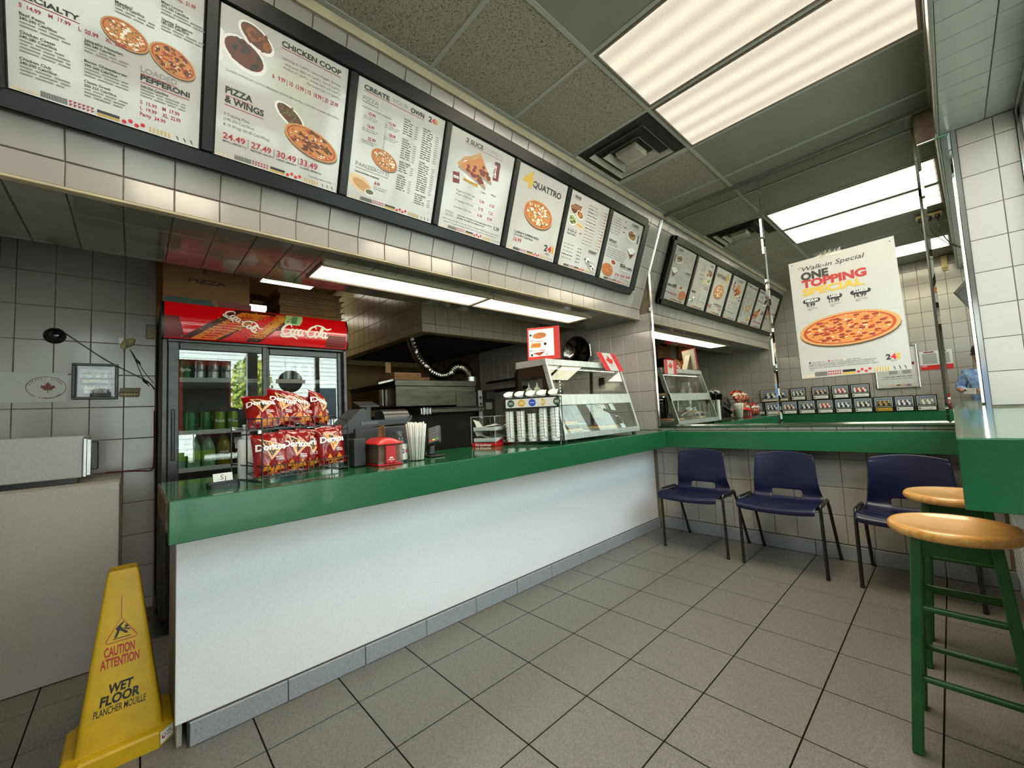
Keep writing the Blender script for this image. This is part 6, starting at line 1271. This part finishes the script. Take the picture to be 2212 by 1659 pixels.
uu = V((0, qd[1][0] - qd[0][0], 0)); vv = V((-.164 * .22, qd[3][0] - qd[0][0], .163)); P = Print(V((fx_ + .0012 - (1.498 - 1.52) * .22, qd[0][0], 1.498)), uu, vv, V((1, 0, .22)).normalized(), .0008)
P.rect(0, 0, .26, 1, 'red'); P.rect(.74, 0, 1, 1, 'red')
h = [(0, 1), (.14, .66), (.30, .74), (.22, .28), (.42, .48), (.50, .36), (.80, .42), (.70, .18), (.86, .08), (.42, -.26), (.48, -.42), (.05, -.34), (.05, -.80)]
P.poly([(.50 + x * .22, .54 + y * .36) for x, y in h + [(-x, y) for x, y in h[::-1][:-1]]], 'red'); P.done('print', sh)
t = thing('desk_phone', 'black cordless phone in its cradle behind the display case glass', 'phone', (-.672, -1.05, zc))
mb = MB(); mb.box(-.685, -.66, -1.14, -.98, zc, 1.20, .004); part('shelf_post', mb, M('dark_steel'), t); mb = MB(); mb.box(-.74, -.662, -1.16, -.96, 1.20, 1.24, .01); part('cradle', mb, blackp, t)
mb = MB(); mb.beam((-.70, -1.13, 1.25), (-.70, -.99, 1.39), .045, .032, side=(1, 0, 0), c=.012); part('handset', mb, blackp, t, 40)
t = thing('wall_socket', 'dark wall socket seen through the upper glass of the display case', 'socket', (-.77, -.006, 1.46))
mb = MB(); mb.box(-.81, -.73, -.018, .0, 1.38, 1.50, .004); part('plate', mb, M('dark_steel'), t); mb = MB(); mb.lathe([(.014, 0), (.014, .006), (0, .008)], 12, (-.77, -.018, 1.44), ax=(0, -1, 0)); part('outlet', mb, blackp, t)
t = thing('wall_plate', 'aged cream double outlet low on the wall behind the display case', 'socket', (-.86, -.006, 1.12))
mb = MB(); mb.box(-.93, -.79, -.012, .0, 1.06, 1.19, .004); part('plate', mb, M('aged_plastic'), t)
for x in (-.895, -.825): mb = MB(); mb.box(x - .017, x + .017, -.015, -.011, 1.09, 1.16, .002); part('outlet', mb, M('outlet_cream', (190, 176, 120), .5), t)
t = thing('tape_dispenser', 'small black tape dispenser on top of the pizza display case', 'dispenser', (-.50, -1.36, 1.575))
t.location = (-.53, -1.02, 1.575); ORG[t.name] = V((-.53, -1.02, 1.575))
mb = MB(); mb.box(-.58, -.48, -1.05, -.99, 1.577, 1.60, .006); part('base', mb, blackp, t); mb = MB(); mb.lathe([(.032, -.012), (.032, .012)], 18, (-.54, -1.02, 1.625), ax=(0, 1, 0)); part('roll', mb, blackp, t, 40)
t = thing('steel_bowl', 'large dark steel bowl hung on the wall behind the red counter sign', 'bowl', (-1.0, -.05, 1.86))
mb = MB(); mb.lathe([(.0, .0), (.09, .012), (.155, .05), (.185, .10), (.19, .102), (.18, .10), (.15, .056), (.085, .02), (0, .008)], 30, (-1.02, -.006, 1.80), ax=(0, -1, 0)); part('bowl_shell', mb, M('bowl_steel', (120, 118, 112), .12, 1), t, 40)
mb = MB(); mb.path([(-.83, -.10, 1.78), (-.80, -.14, 1.74), (-.80, -.15, 1.86), (-.83, -.10, 1.84)], .006, 6); part('handle', mb, chrome, t, 60)
for k, (dy, lb) in enumerate(((0, 'left'), (.10, 'middle'), (.20, 'right'))):
    c = (-.60 + .0, -1.39 + .0, 1.273); x = -.36 - .0; 
    px = (-.52, -.43, -.345)[k]; t = thing('squeeze_bottle', lb + ' squeeze bottle behind the brown end panel glass of the case', 'bottle', (px, -1.395, 1.273), 'squeeze bottles in the display case')
    mb = MB(); mb.lathe([(.024, 0), (.026, .004), (.026, .075), (.018, .085), (.010, .088), (.003, .125), (0, .126)], 14, (px, -1.395, 1.273)); part('body', mb, M(('sauce_white', 'sauce_cream', 'sauce_red')[k], ((200, 206, 200), (206, 204, 190), (150, 40, 30))[k], .4), t, 40)
# ------------------------------------------------------------------ kitchen: hood, oven, duct
hd = thing('exhaust_hood', 'large cream tiled exhaust hood over the pizza oven', 'hood', (-2.9, -.85, 2.0))
hx0, hx1, hy0 = -4.30, -1.640, -1.690
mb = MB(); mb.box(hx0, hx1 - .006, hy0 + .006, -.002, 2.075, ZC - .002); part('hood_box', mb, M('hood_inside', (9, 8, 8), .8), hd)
mb = MB(); mb.box(hx1 - .10, hx1 - .006, hy0 + .006, -.004, 2.0, 2.074); mb.box(hx0, hx1 - .10, hy0 + .006, hy0 + .10, 2.0, 2.074); mb.box(hx0, hx0 + .08, hy0 + .10, -.004, 2.0, 2.074); part('rim', mb, M('hood_rim', (150, 132, 92), .5), hd)
tile_field(hd, (hx1 - .006, 0, 0), (0, 1, 0), (0, 0, 1), hy0, -.004, 2.004, ZC - .01, .152, .2, hy0, 2.085 - .2, M('hood_tile_front', (196, 186, 160), .16, noise=2, amt=.05, bump=(5, .1, .004)))
tile_field(hd, (0, hy0 + .006, 0), (1, 0, 0), (0, 0, 1), hx0, hx1, 2.004, ZC - .01, .152, .2, hx1 - .152 * 18, 2.085 - .2, tile_k)
ov = thing('pizza_oven', 'stainless conveyor pizza oven under the tiled hood', 'oven', (-2.4, -1.1, 0))
ost = M('oven_steel', (92, 88, 80), .38, 1.0, noise=5, amt=.18, stretch=(1, 1, 6))
oX, oa, ob_ = -1.85, -1.885, -.915
mb = MB(); mb.box(-2.95, oX, oa, ob_, 1.282, 1.485, .004); part('chamber', mb, ost, ov)
mb = MB(); mb.box(-2.95, oX + .012, oa - .01, ob_ + .01, 1.485, 1.545, .004); part('hood_cap', mb, ost, ov)
mb = MB(); mb.prism([(-3.05, oa - .16, 1.50), (oX - .02, oa - .16, 1.50), (oX - .02, oa - .01, 1.535), (-3.05, oa - .01, 1.535), ], (0, 0, .018)); part('side_canopy', mb, steel, ov)
mb = MB(); mb.box(oX - .30, oX - .24, oa - .03, oa - .004, 1.30, 1.47, .004); part('door_hinge', mb, chrome, ov)
mb = MB(); mb.box(oX - .02, oX + .006, -1.18, -.90, 1.262, 1.43, .003); part('inspection_panel', mb, M('dark_steel'), ov)
mb = MB(); mb.box(oX - .25, oX + .16, -1.70, -.92, 1.205, 1.245, .004); mb.box(oX - .25, oX + .165, -1.68, -.92, 1.245, 1.256, .003); part('conveyor_shelf', mb, ost, ov)
mb = MB(); rn = random.Random(4); mb.grid(lambda u, v: V((oX + .165 + .004 * math.sin(20 * u), -1.71 + .11 * u, 1.196 + .062 * v + .004 * math.sin(17 * u + 9 * v))), 12, 6); part('foil_wrap', mb, M('foil', (150, 150, 150), .3, 1, bump=(40, .4, .006)), ov)
mb = MB(); mb.box(-2.95, oX - .03, oa + .02, -.60, .45, 1.20); part('lower_chamber', mb, M('oven_dark', (52, 50, 47), .45, .8, noise=4, amt=.2), ov)
mb = MB()
for x in (-2.85, -1.95):
    for y in (oa + .08, -.70): mb.box(x - .03, x + .03, y - .03, y + .03, 0, .45, .004)
part('legs', mb, M('dark_steel'), ov)
mb = MB(); mb.box(-2.70, oX + .02, -.90, -.64, 1.02, 1.44, .004); cpn = part('control_cabinet', mb, M('oven_dark'), ov)
mb = MB(); mb.box(oX + .02, oX + .032, -.895, -.84, 1.04, 1.44, .002); part('control_strip', mb, steel, cpn)
for z in (1.20, 1.27, 1.34): mb = MB(); mb.box(oX + .031, oX + .036, -.882, -.853, z, z + .03, .002); part('switch', mb, blackp, cpn)
mb = MB(); mb.lathe([(.020, 0), (.018, .012), (.0, .014)], 14, (oX + .032, -.868, 1.13), ax=(1, 0, 0)); part('dial', mb, chrome, cpn, 40)
mb = MB(); mb.box(oX + .02, oX + .03, -.79, -.70, 1.22, 1.30, .001); part('rating_plate', mb, M('plate_grey', (120, 118, 110), .5), cpn)
mb = MB(); mb.box(oX + .02, oX + .05, -.79, -.66, 1.33, 1.42, .004); part('relay_box', mb, blackp, cpn)
# flexible duct
t = thing('flexible_duct', 'crinkled silver flexible duct curving from the hood down to the oven', 'duct', (-2.0, -1.2, 1.55))
pts = cat([(-2.0, -1.64, 2.07), (-2.0, -1.585, 1.90), (-2.0, -1.52, 1.78), (-2.0, -1.40, 1.665), (-2.0, -1.28, 1.618), (-2.0, -1.17, 1.635), (-2.0, -1.07, 1.705), (-2.0, -.97, 1.705), (-2.0, -.89, 1.64), (-2.0, -.865, 1.55)], 10)
mb = MB(); N_ = len(pts); mb.path(pts, lambda q: (.048 if q < .55 else .048 + .022 * min(1, (q - .55) * 6)) * (1 + .055 * (1 if int(q * (N_ - 1)) % 2 else -1)), 16); part('duct_hose', mb, M('duct_foil', (150, 146, 136), .2, 1, bump=(70, .5, .006)), t, 25)
mb = MB(); mb.lathe([(.082, 0), (.082, .06), (.076, .065)], 18, (-2.0, -.865, 1.545)); part('collar', mb, steel, t, 40)
def pipe(pts, r, label, mt=blackp):
    mb = MB(); mb.path(cat([tuple(p) for p in pts], 4), r, 8); solo('gas_pipe' if mt is not blackp else 'hose', mb, mt, label, 'pipe', pts[0], smooth=60)
ironm = M('black_iron', (26, 25, 25), .5, .5)
pipe([(-1.75, -.10, 1.60), (-1.55, -.07, 1.62), (-1.40, -.06, 1.60), (-1.33, -.05, 1.50), (-1.33, -.05, 1.25), (-1.36, -.06, 1.10)], .018, 'black hose bending down the tiled wall beside the oven')
t = thing('gas_pipe', 'black gas pipes with elbows on the wall right of the oven', 'pipe', (-1.9, -.12, 1.35))
mb = MB(); mb.tube((-2.6, -.12, 1.60), (-1.62, -.09, 1.615), .016, n=8); part('upper_pipe', mb, ironm, t, 40)
mb = MB(); mb.path([(-2.6, -.2, 1.465), (-1.78, -.16, 1.475), (-1.73, -.15, 1.44), (-1.73, -.15, 1.36)], .022, 8); part('lower_pipe', mb, ironm, t, 40)
mb = MB(); mb.tube((-2.0, -.13, 1.40), (-2.0, -.13, 1.68), .013, n=8); mb.lathe([(.026, 0), (.026, .03)], 8, (-2.0, -.13, 1.59)); part('riser', mb, ironm, t, 40)
# boxes on the oven
for k, (x0, x1, y0, y1, z) in enumerate(((-2.40, -2.0, -1.815, -1.41, 1.5455), (-2.36, -2.0, -1.815, -1.51, 1.592))):
    t = thing('pizza_box', ('lower', 'upper')[k] + ' flat brown pizza box lying on top of the oven', 'box', ((x0 + x1) / 2, (y0 + y1) / 2, z), 'pizza boxes on the oven')
    mb = MB(); mb.box(x0, x1, y0, y1, z, z + .045, .002); b = part('box_body', mb, M('oven_box_kraft', (150, 108, 70), .85), t)
    P = Print((x1, 0, 0), (0, 1, 0), (0, 0, 1), (1, 0, 0), .0008); P.text('24', y1 - .06, z + .012, .04, .02, 'dark', .03); P.blur(y0 + .02, z + .016, .22, .008, 'wing2'); P.done('lettering', b)
mb = MB(); mb.grid(lambda u, v: V((-2.10 + .01 * u, -1.86 + .055 * u, 1.638 + .105 * v + .004 * math.sin(4 * u))), 4, 3); o_ = solo('paper_slip', mb, M('napkin_kraft'), 'brown paper slip standing up behind the boxes on the oven', 'paper', (-2.1, -1.84, 1.638)); a = o_.modifiers.new('thick', 'SOLIDIFY'); a.thickness = .002
# side table with red tubs left of the oven
t = thing('prep_table', 'dim prep table between the fridge and the oven', 'table', (-3.2, -2.25, 0))
mb = MB(); mb.box(-3.6, -2.8, -2.6, -2.05, 1.14, 1.17, .004); part('table_top', mb, M('dark_steel'), t)
for x in (-3.55, -2.85):
    for y in (-2.55, -2.1): mb = MB(); mb.box(x - .02, x + .02, y - .02, y + .02, 0, 1.14, .003); part('leg', mb, M('dark_steel'), t)
for k, (y, z) in enumerate(((-2.50, 1.17), (-2.32, 1.17), (-2.48, 1.33))):
    t = thing('food_tub', ('dark red food tub at the left of the dim prep table', 'dark red food tub at the right of the dim prep table', 'dark red food tub stacked on top, beside the fridge')[k], 'tub', (-3.0, y, z), 'red tubs in the kitchen')
    mb = MB(); mb.frustum((-3.0, y, z), .10, .065, .115, .078, .14); part('tub', mb, M('tub_red', (90, 26, 22), .5), t); mb = MB(); mb.box(-3.118, -2.882, y - .082, y + .082, z + .14, z + .155, .003); part('lid', mb, M('tub_lid', (150, 140, 120), .5), t)
# ------------------------------------------------------------------ things behind the photographer, seen in the mirror
plk = M('plaque_black', (22, 20, 20), .3); plg = M('plaque_gilt', (120, 92, 40), .35, .4); YB = -4.300
def plaque(x, w_, row, label, seed, cols, wide=False, gilt=False, plate='plate'):
    z0 = .906 if row == 0 else 1.128; h = .222 if row == 0 else .21
    x, w_ = 1.797 + (x - 1.797) * 1.013, w_ * 1.013
    t = thing('team_plaque', label, 'plaque', (x + w_ / 2, YB, z0), 'team photo plaques on the back ledge')
    mb = MB(); mb.box(x, x + w_, -4.278 if row else -4.25, -4.258 if row else -4.23, z0, z0 + h, .003); b = part('board', mb, plg if gilt else plk, t)
    if row: mb = MB(); mb.box(x + .01, x + w_ - .01, -4.299, -4.2785, z0 + h * .4, z0 + h * .6); part('hanger', mb, plk, t)
    y = -4.258 if row else -4.23
    P = Print((x + w_, y, z0), (-1, 0, 0), (0, 0, 1), (0, 1, 0), .001)
    P.rect(.014, .075 if not gilt else .05, w_ - .014, h - .014, 'plate'); team(P, .018, .079 if not gilt else .054, w_ - .018, h - .018, 'sky', cols, 8 if wide else 6, seed)
    P.rect(.02, .016, w_ - .02, .062 if not gilt else .04, plate); P.blur(.05, .034, w_ - .10, .006, 'k'); P.blur(.06, .022, w_ - .14, .005, 'o'); P.disc(w_ - .035, .038, .010, .012, 'dark'); P.done('photograph', b)
specs = [(-.62, .22, ['plate', 'shadow'], 'white framed blurry photo at the left end of the lower row'), (-.37, .22, ['navy', 'plate'], 'lower row plaque with navy and white players, left of the red one'), (-.13, .225, ['pep', 'plate'], 'lower row plaque of a small team in dark red'), (.10, .235, ['plate', 'k'], 'lower row plaque of a long team in white shirts'), (.345, .215, ['red', 'plate'], 'lower row plaque of a team in red and white'), (.57, .215, ['navy', 'w'], 'lower row plaque of a team in navy shirts'), (.795, .22, ['k', 'plate'], 'lower row plaque of a team in black stripes'), (1.02, .215, ['gold', 'k'], 'lower row plaque of a team in gold shirts'), (1.24, .205, ['purple', 'w'], 'lower row plaque of a team in purple'), (1.455, .21, ['w', 'shadow'], 'lower row plaque at the right end, team in white')]
for k, (x, w_, c_, lb) in enumerate(specs): plaque(x, w_, 0, lb, 80 + k, c_, plate='gold' if k == 7 else 'plate')
for k, (x, w_, c_, lb, g_) in enumerate(((-.43, .415, ['plate', 'k'], 'wide gilt framed plaque at the left of the upper row', True), (.006, .215, ['k', 'plate'], 'upper row plaque with players in black beside the gilt one', False), (.295, .225, ['tan', 'k'], 'upper row plaque with a few players in tan', False), (.545, .215, ['red', 'plate'], 'upper row plaque of a team in red', False), (.772, .225, ['red', 'w'], 'upper row plaque at the right end, team in red and white', False))):
    plaque(x, w_, 1, lb, 120 + k, c_, wide=k == 0, gilt=g_)
t = thing('notice_frame', 'silver framed menu notice on the back wall, seen in the mirror', 'frame', (1.29, YB, 1.24))
for q in ((1.055, 1.075, 1.235, 1.845), (1.500, 1.520, 1.235, 1.845), (1.075, 1.50, 1.235, 1.255), (1.075, 1.50, 1.825, 1.845)): mb = MB(); mb.box(q[0], q[1], YB + .001, YB + .022, q[2], q[3], .005); part('frame_side', mb, chrome, t)
mb = MB(); mb.box(1.07, 1.505, YB + .001, YB + .010, 1.25, 1.83); sh = part('sheet', mb, M('white_paper'), t)
P = Print((1.50, YB + .010, 0), (-1, 0, 0), (0, 0, 1), (0, 1, 0), .001)
for k in range(7): P.blur(.04, 1.78 - k * .028, .34, .012, 'o', seed=k)
P.rect(.06, 1.44, .15, 1.50, 'l'); P.rect(.20, 1.44, .29, 1.50, 'l'); P.blur(.05, 1.40, .3, .012, 'k'); P.blur(.05, 1.37, .32, .012, 'o'); P.strip(.02, .41, 1.262, .028); P.rect(.02, 1.56, .07, 1.60, 'pep'); P.done('print', sh)
t = thing('wall_notice', 'white notice with a red band on the back wall, seen in the mirror', 'notice', (1.635, YB, 1.46))
mb = MB(); mb.box(1.538, 1.732, YB + .001, YB + .006, 1.462, 1.722, .001); sh = part('sheet', mb, M('white_paper'), t)
P = Print((1.732, YB + .006, 0), (-1, 0, 0), (0, 0, 1), (0, 1, 0), .001); P.rect(.002, 1.464, .192, 1.528, 'red'); P.rect(.05, 1.70, .15, 1.716, 'pep'); P.rect(.028, 1.545, .166, 1.69, 'l'); P.blur(.13, 1.51, .05, .010, 'w'); P.done('print', sh)
# power box with hanging cords
def power_box(x, label):
    t = thing('power_box', label, 'power box', (x, -4.22, 2.79))
    mb = MB(); mb.box(x - .03, x + .03, YB + .001, -4.255, 2.79, 2.985, .004); part('cover', mb, M('aged_box', (214, 196, 130), .45), t)
    mb = MB()
    for k in range(5): mb.box(x - .024 + k * .010, x - .017 + k * .010, -4.256, -4.253, 2.80, 2.825)
    part('vent_slots', mb, M('aged_dark', (120, 108, 70), .5), t)
    for z in (2.84, 2.95): mb = MB(); mb.lathe([(.005, 0), (0, .003)], 8, (x, -4.255, z), ax=(0, 1, 0)); part('screw', mb, darksteel, t)
power_box(1.765, 'aged yellow power box high on the back wall, seen in the mirror')
t = thing('ceiling_outlet', 'yellowed ceiling outlet with two plugged cords, seen in the mirror', 'outlet', (1.77, -2.28, ZC))
mb = MB(); mb.box(1.70, 1.83, -2.33, -2.22, ZC - .028, ZC - .003, .004); part('outlet_box', mb, M('aged_box'), t)
for x in (1.735, 1.795): mb = MB(); mb.lathe([(.018, 0), (.018, .03), (.008, .045)], 10, (x, -2.275, ZC - .028), ax=(0, 0, -1)); part('plug', mb, blackp, t, 40)
mb = MB(); mb.path(cat([(1.795, -2.275, ZC - .07), (1.80, -2.28, 2.80), (1.87, -2.40, 2.66), (2.04, -2.70, 2.60), (2.15, -3.0, 2.56)], 5), .006, 6); mb.path(cat([(1.735, -2.275, ZC - .07), (1.74, -2.30, 2.82), (1.84, -2.5, 2.70), (2.06, -2.9, 2.60), (2.15, -3.0, 2.50)], 5), .004, 6); part('cord', mb, blackp, t, 60)
# wall television hung from a bracket by the window
t = thing('hanging_monitor', 'black flat monitor tilted down by the window, seen in the mirror', 'monitor', (2.03, -3.45, 2.25))
A_, B_ = V((1.93, -2.85, 2.34)), V((2.05, -4.02, 2.26)); L1 = (B_ - A_).normalized(); W1 = V((.62, 0, .78)); W1 = (W1 - L1 * W1.dot(L1)).normalized(); N1 = L1.cross(W1)
mb = MB(); mb.obox((A_ + B_) / 2, L1, W1, N1, .58, .15, .02, .006); bdy = part('body', mb, blackp, t)
mb = MB(); mb.obox((A_ + B_) / 2 + N1 * (.021 if N1.x < 0 else -.021), L1, W1, N1, .55, .125, .002, .001); part('screen', mb, M('screen_grey', (120, 124, 124), .12), bdy)
mb = MB(); mb.path([(2.04, -3.45, 2.20), (2.12, -3.46, 2.28), (2.185, -3.46, 2.28)], .018, 8); mb.box(2.165, 2.188, -3.52, -3.40, 2.20, 2.36, .003); part('bracket', mb, blackm, t)
d1_ = struct('door_1', MB().box(1.93, 2.18, YB + .001, YB + .018, 0, 2.30, .004), M('door_white', (226, 226, 222), .4)); mb = MB(); mb.path([(1.96, YB + .02, 1.42), (1.96, YB + .06, 1.42), (1.96, YB + .06, 1.62), (1.96, YB + .02, 1.62)], .010, 8); part('door_pull', mb, blackm, d1_, 60)
# ------------------------------------------------------------------ photographer holding a phone
pr_ = thing('person', 'photographer in a pale blue patterned shirt holding up a phone, seen in the mirror', 'person', (2.0, -4.08, 0))
def skin(name, verts, edges, radii, mat_, parent, lv=2, root=0):
    me = bpy.data.meshes.new(name); me.from_pydata([V(p) - ORG[parent.name] for p in verts], edges, []); me.materials.append(mat_)
    o = bpy.data.objects.new(name, me); COL.objects.link(o); o.parent = parent; ORG[o.name] = ORG[parent.name]
    b = bmesh.new(); b.from_mesh(me); ly = b.verts.layers.skin.verify()
    for v_, r in zip(b.verts, radii):
        v_[ly].radius = r if isinstance(r, tuple) else (r, r); v_[ly].use_root = v_.index == root
    b.to_mesh(me); b.free()
    md = o.modifiers.new('skin', 'SKIN'); md.use_smooth_shade = True
    sd = o.modifiers.new('subdivision', 'SUBSURF'); sd.levels = lv; sd.render_levels = lv
    return o
skm = M('skin', (150, 104, 78), .5); shirt = M('shirt_blue', (140, 166, 196), .8, noise=16, amt=.2, rgb2=(70, 96, 150)); jean = M('trousers_dark', (40, 42, 50), .8)
bxp, byp = 2.0, -4.08
vs = [(bxp, byp, .92), (bxp, byp, 1.05), (bxp - .005, byp + .005, 1.20), (bxp - .01, byp + .01, 1.34), (bxp - .015, byp + .01, 1.43), (bxp - .02, byp + .025, 1.50), (bxp - .022, byp + .04, 1.58), (bxp - .022, byp + .04, 1.66),
      (bxp - .09, byp, .82), (bxp - .085, byp + .01, .48), (bxp - .085, byp - .01, .09), (bxp - .085, byp + .10, .04), (bxp + .09, byp, .82), (bxp + .085, byp + .01, .48), (bxp + .085, byp - .01, .09), (bxp + .085, byp + .10, .04),
      (bxp - .17, byp + .01, 1.38), (bxp - .235, byp + .02, 1.18), (1.775, -3.84, 1.165), (bxp + .15, byp + .01, 1.38), (bxp + .16, byp + .05, 1.15), (1.945, -3.805, 1.16)]
ed = [(0, 1), (1, 2), (2, 3), (3, 4), (4, 5), (5, 6), (6, 7), (0, 8), (8, 9), (9, 10), (10, 11), (0, 12), (12, 13), (13, 14), (14, 15), (3, 16), (16, 17), (17, 18), (3, 19), (19, 20), (20, 21)]
rd = [(.15, .10), (.14, .10), (.15, .105), (.16, .10), (.07, .06), (.052, .055), (.072, .088), (.06, .075), .085, .058, .042, .035, .085, .058, .042, .035, .052, .042, .026, .052, .042, .026]
body = skin('body', vs, ed, rd, skm, pr_)
sv = [vs[i] for i in (0, 1, 2, 3)] + [(bxp - .013, byp + .01, 1.41)] + [vs[16], vs[17], (1.80, -3.90, 1.17), vs[19], vs[20], (1.965, -3.86, 1.155)]
skin('shirt', sv, [(0, 1), (1, 2), (2, 3), (3, 4), (3, 5), (5, 6), (6, 7), (3, 8), (8, 9), (9, 10)], [(.165, .115), (.155, .112), (.162, .115), (.172, .110), (.085, .075), .064, .054, .038, .064, .054, .038], shirt, pr_)
tv = [(bxp, byp, .97), (bxp, byp, .88), vs[8], vs[9], (bxp - .085, byp, .10), vs[12], vs[13], (bxp + .085, byp, .10)]
skin('trousers', tv, [(0, 1), (1, 2), (2, 3), (3, 4), (1, 5), (5, 6), (6, 7)], [(.16, .108), (.165, .112), .098, .072, .060, .098, .072, .060], jean, pr_)
hc = V((bxp - .022, byp + .045, 1.615))
mb = MB(); mb.lathe([(.0, .125), (.045, .118), (.078, .09), (.092, .045), (.088, .0), (.080, -.02)], 18, hc + V((0, -.012, .0)), sx=.92, sy=1.08); part('hair', mb, M('hair_black', (14, 12, 12), .5), pr_, 60)
for s_ in (-1, 1):
    mb = MB(); mb.lathe([(.0, .012), (.009, .008), (.012, 0)], 10, hc + V((s_ * .031, .078, .005)), ax=(0, 1, 0)); part('eye', mb, M('eye_dark', (20, 16, 14), .2), pr_, 60)
    mb = MB(); mb.path([hc + V((s_ * .031, .092, .005)) + V((.022 * math.cos(a), 0, .017 * math.sin(a))) for a in [i * PI / 6 for i in range(12)]], .0025, 5, closed=True); part('glasses_rim', mb, blackm, pr_)
    mb = MB(); mb.lathe([(0, .012), (.016, .010), (.022, 0)], 10, hc + V((s_ * .078, .0, -.005)), sx=1.3, sy=.7, ax=(s_, 0, 0)); part('ear', mb, skm, pr_, 60)
mb = MB(); mb.prism([hc + V((-.014, .080, -.035)), hc + V((.014, .080, -.035)), hc + V((0, .083, .012))], (0, .02, -.004)); part('nose', mb, skm, pr_, 60)
mb = MB(); mb.lathe([(0, .004), (.022, .0)], 12, hc + V((0, .082, -.058)), sx=1, sy=.3, ax=(0, 1, 0)); part('mouth', mb, M('lips', (120, 66, 58), .5), pr_, 60)
for s_ in (-1, 1):
    mb = MB(); mb.lathe([(.0, .075), (.03, .07), (.042, .045), (.046, .02), (.044, 0)], 14, (bxp + s_ * .085, byp + .055, .002), sx=.9, sy=2.4); part('shoe', mb, M('shoe_black', (22, 22, 24), .5), pr_, 50)
# phone, lens at the camera; landscape, its back towards the room
ph = thing('phone', 'white backed phone held level in both hands, seen in the mirror', 'phone', CAM - CF * .022)
pc_ = CAM - CF * .024 + CR * .052 - CU * .018
mb = MB(); mb.obox(pc_, CR, CU, CF, .073, .036, .004, .003); b = part('phone_body', mb, M('phone_white', (210, 212, 214), .3), ph)
mb = MB(); mb.obox(CAM - CF * .0195 + CR * .002 - CU * .002, CR, CU, CF, .017, .017, .001, .0008); lp = part('camera_plate', mb, M('phone_white'), b)
for dx, dy in ((0, 0), (.012, -.010), (-.009, -.014)):
    mb = MB(); mb.lathe([(.0075, 0), (.0075, .002), (.006, .0022), (0, .0018)], 14, CAM - CF * .0185 + CR * (dx * .9) + CU * (dy * .9), ax=CF); part('lens', mb, M('dark_lens'), lp, 40)
def hand(wrist, cen, s_, nm):
    """Palm plus four curled fingers and a thumb gripping the short edge of the phone."""
    wr_v, c = V(wrist), V(cen); out = CR * s_
    palm = skin(nm, [wr_v, wr_v + (c - wr_v) * .55, c], [(0, 1), (1, 2)], [(.026, .020), (.036, .018), (.034, .015)], skm, pr_)
    for k in range(4):
        b0 = c + CU * (.030 - .019 * k); L = (.9, 1.05, 1.0, .8)[k]
        skin('finger', [b0 - CF * .004, b0 + out * -.004 + CF * .012, b0 - out * (.020 * L) + CF * .0165, b0 - out * (.040 * L) + CF * .0145], [(0, 1), (1, 2), (2, 3)], [.0095, .009, .0082, .007], skm, pr_, 1)
    skin('thumb', [c - CU * .03 - CF * .006, c - CU * .012 - CF * .020 - out * .006, c + CU * .006 - CF * .020 - out * .026, c + CU * .014 - CF * .017 - out * .038], [(0, 1), (1, 2), (2, 3)], [.012, .011, .0098, .008], skm, pr_, 1)
hand(vs[18], pc_ - CR * .081 - CF * .022, -1, 'left_hand'); hand(vs[21], pc_ + CR * .083 - CF * .022, 1, 'right_hand')
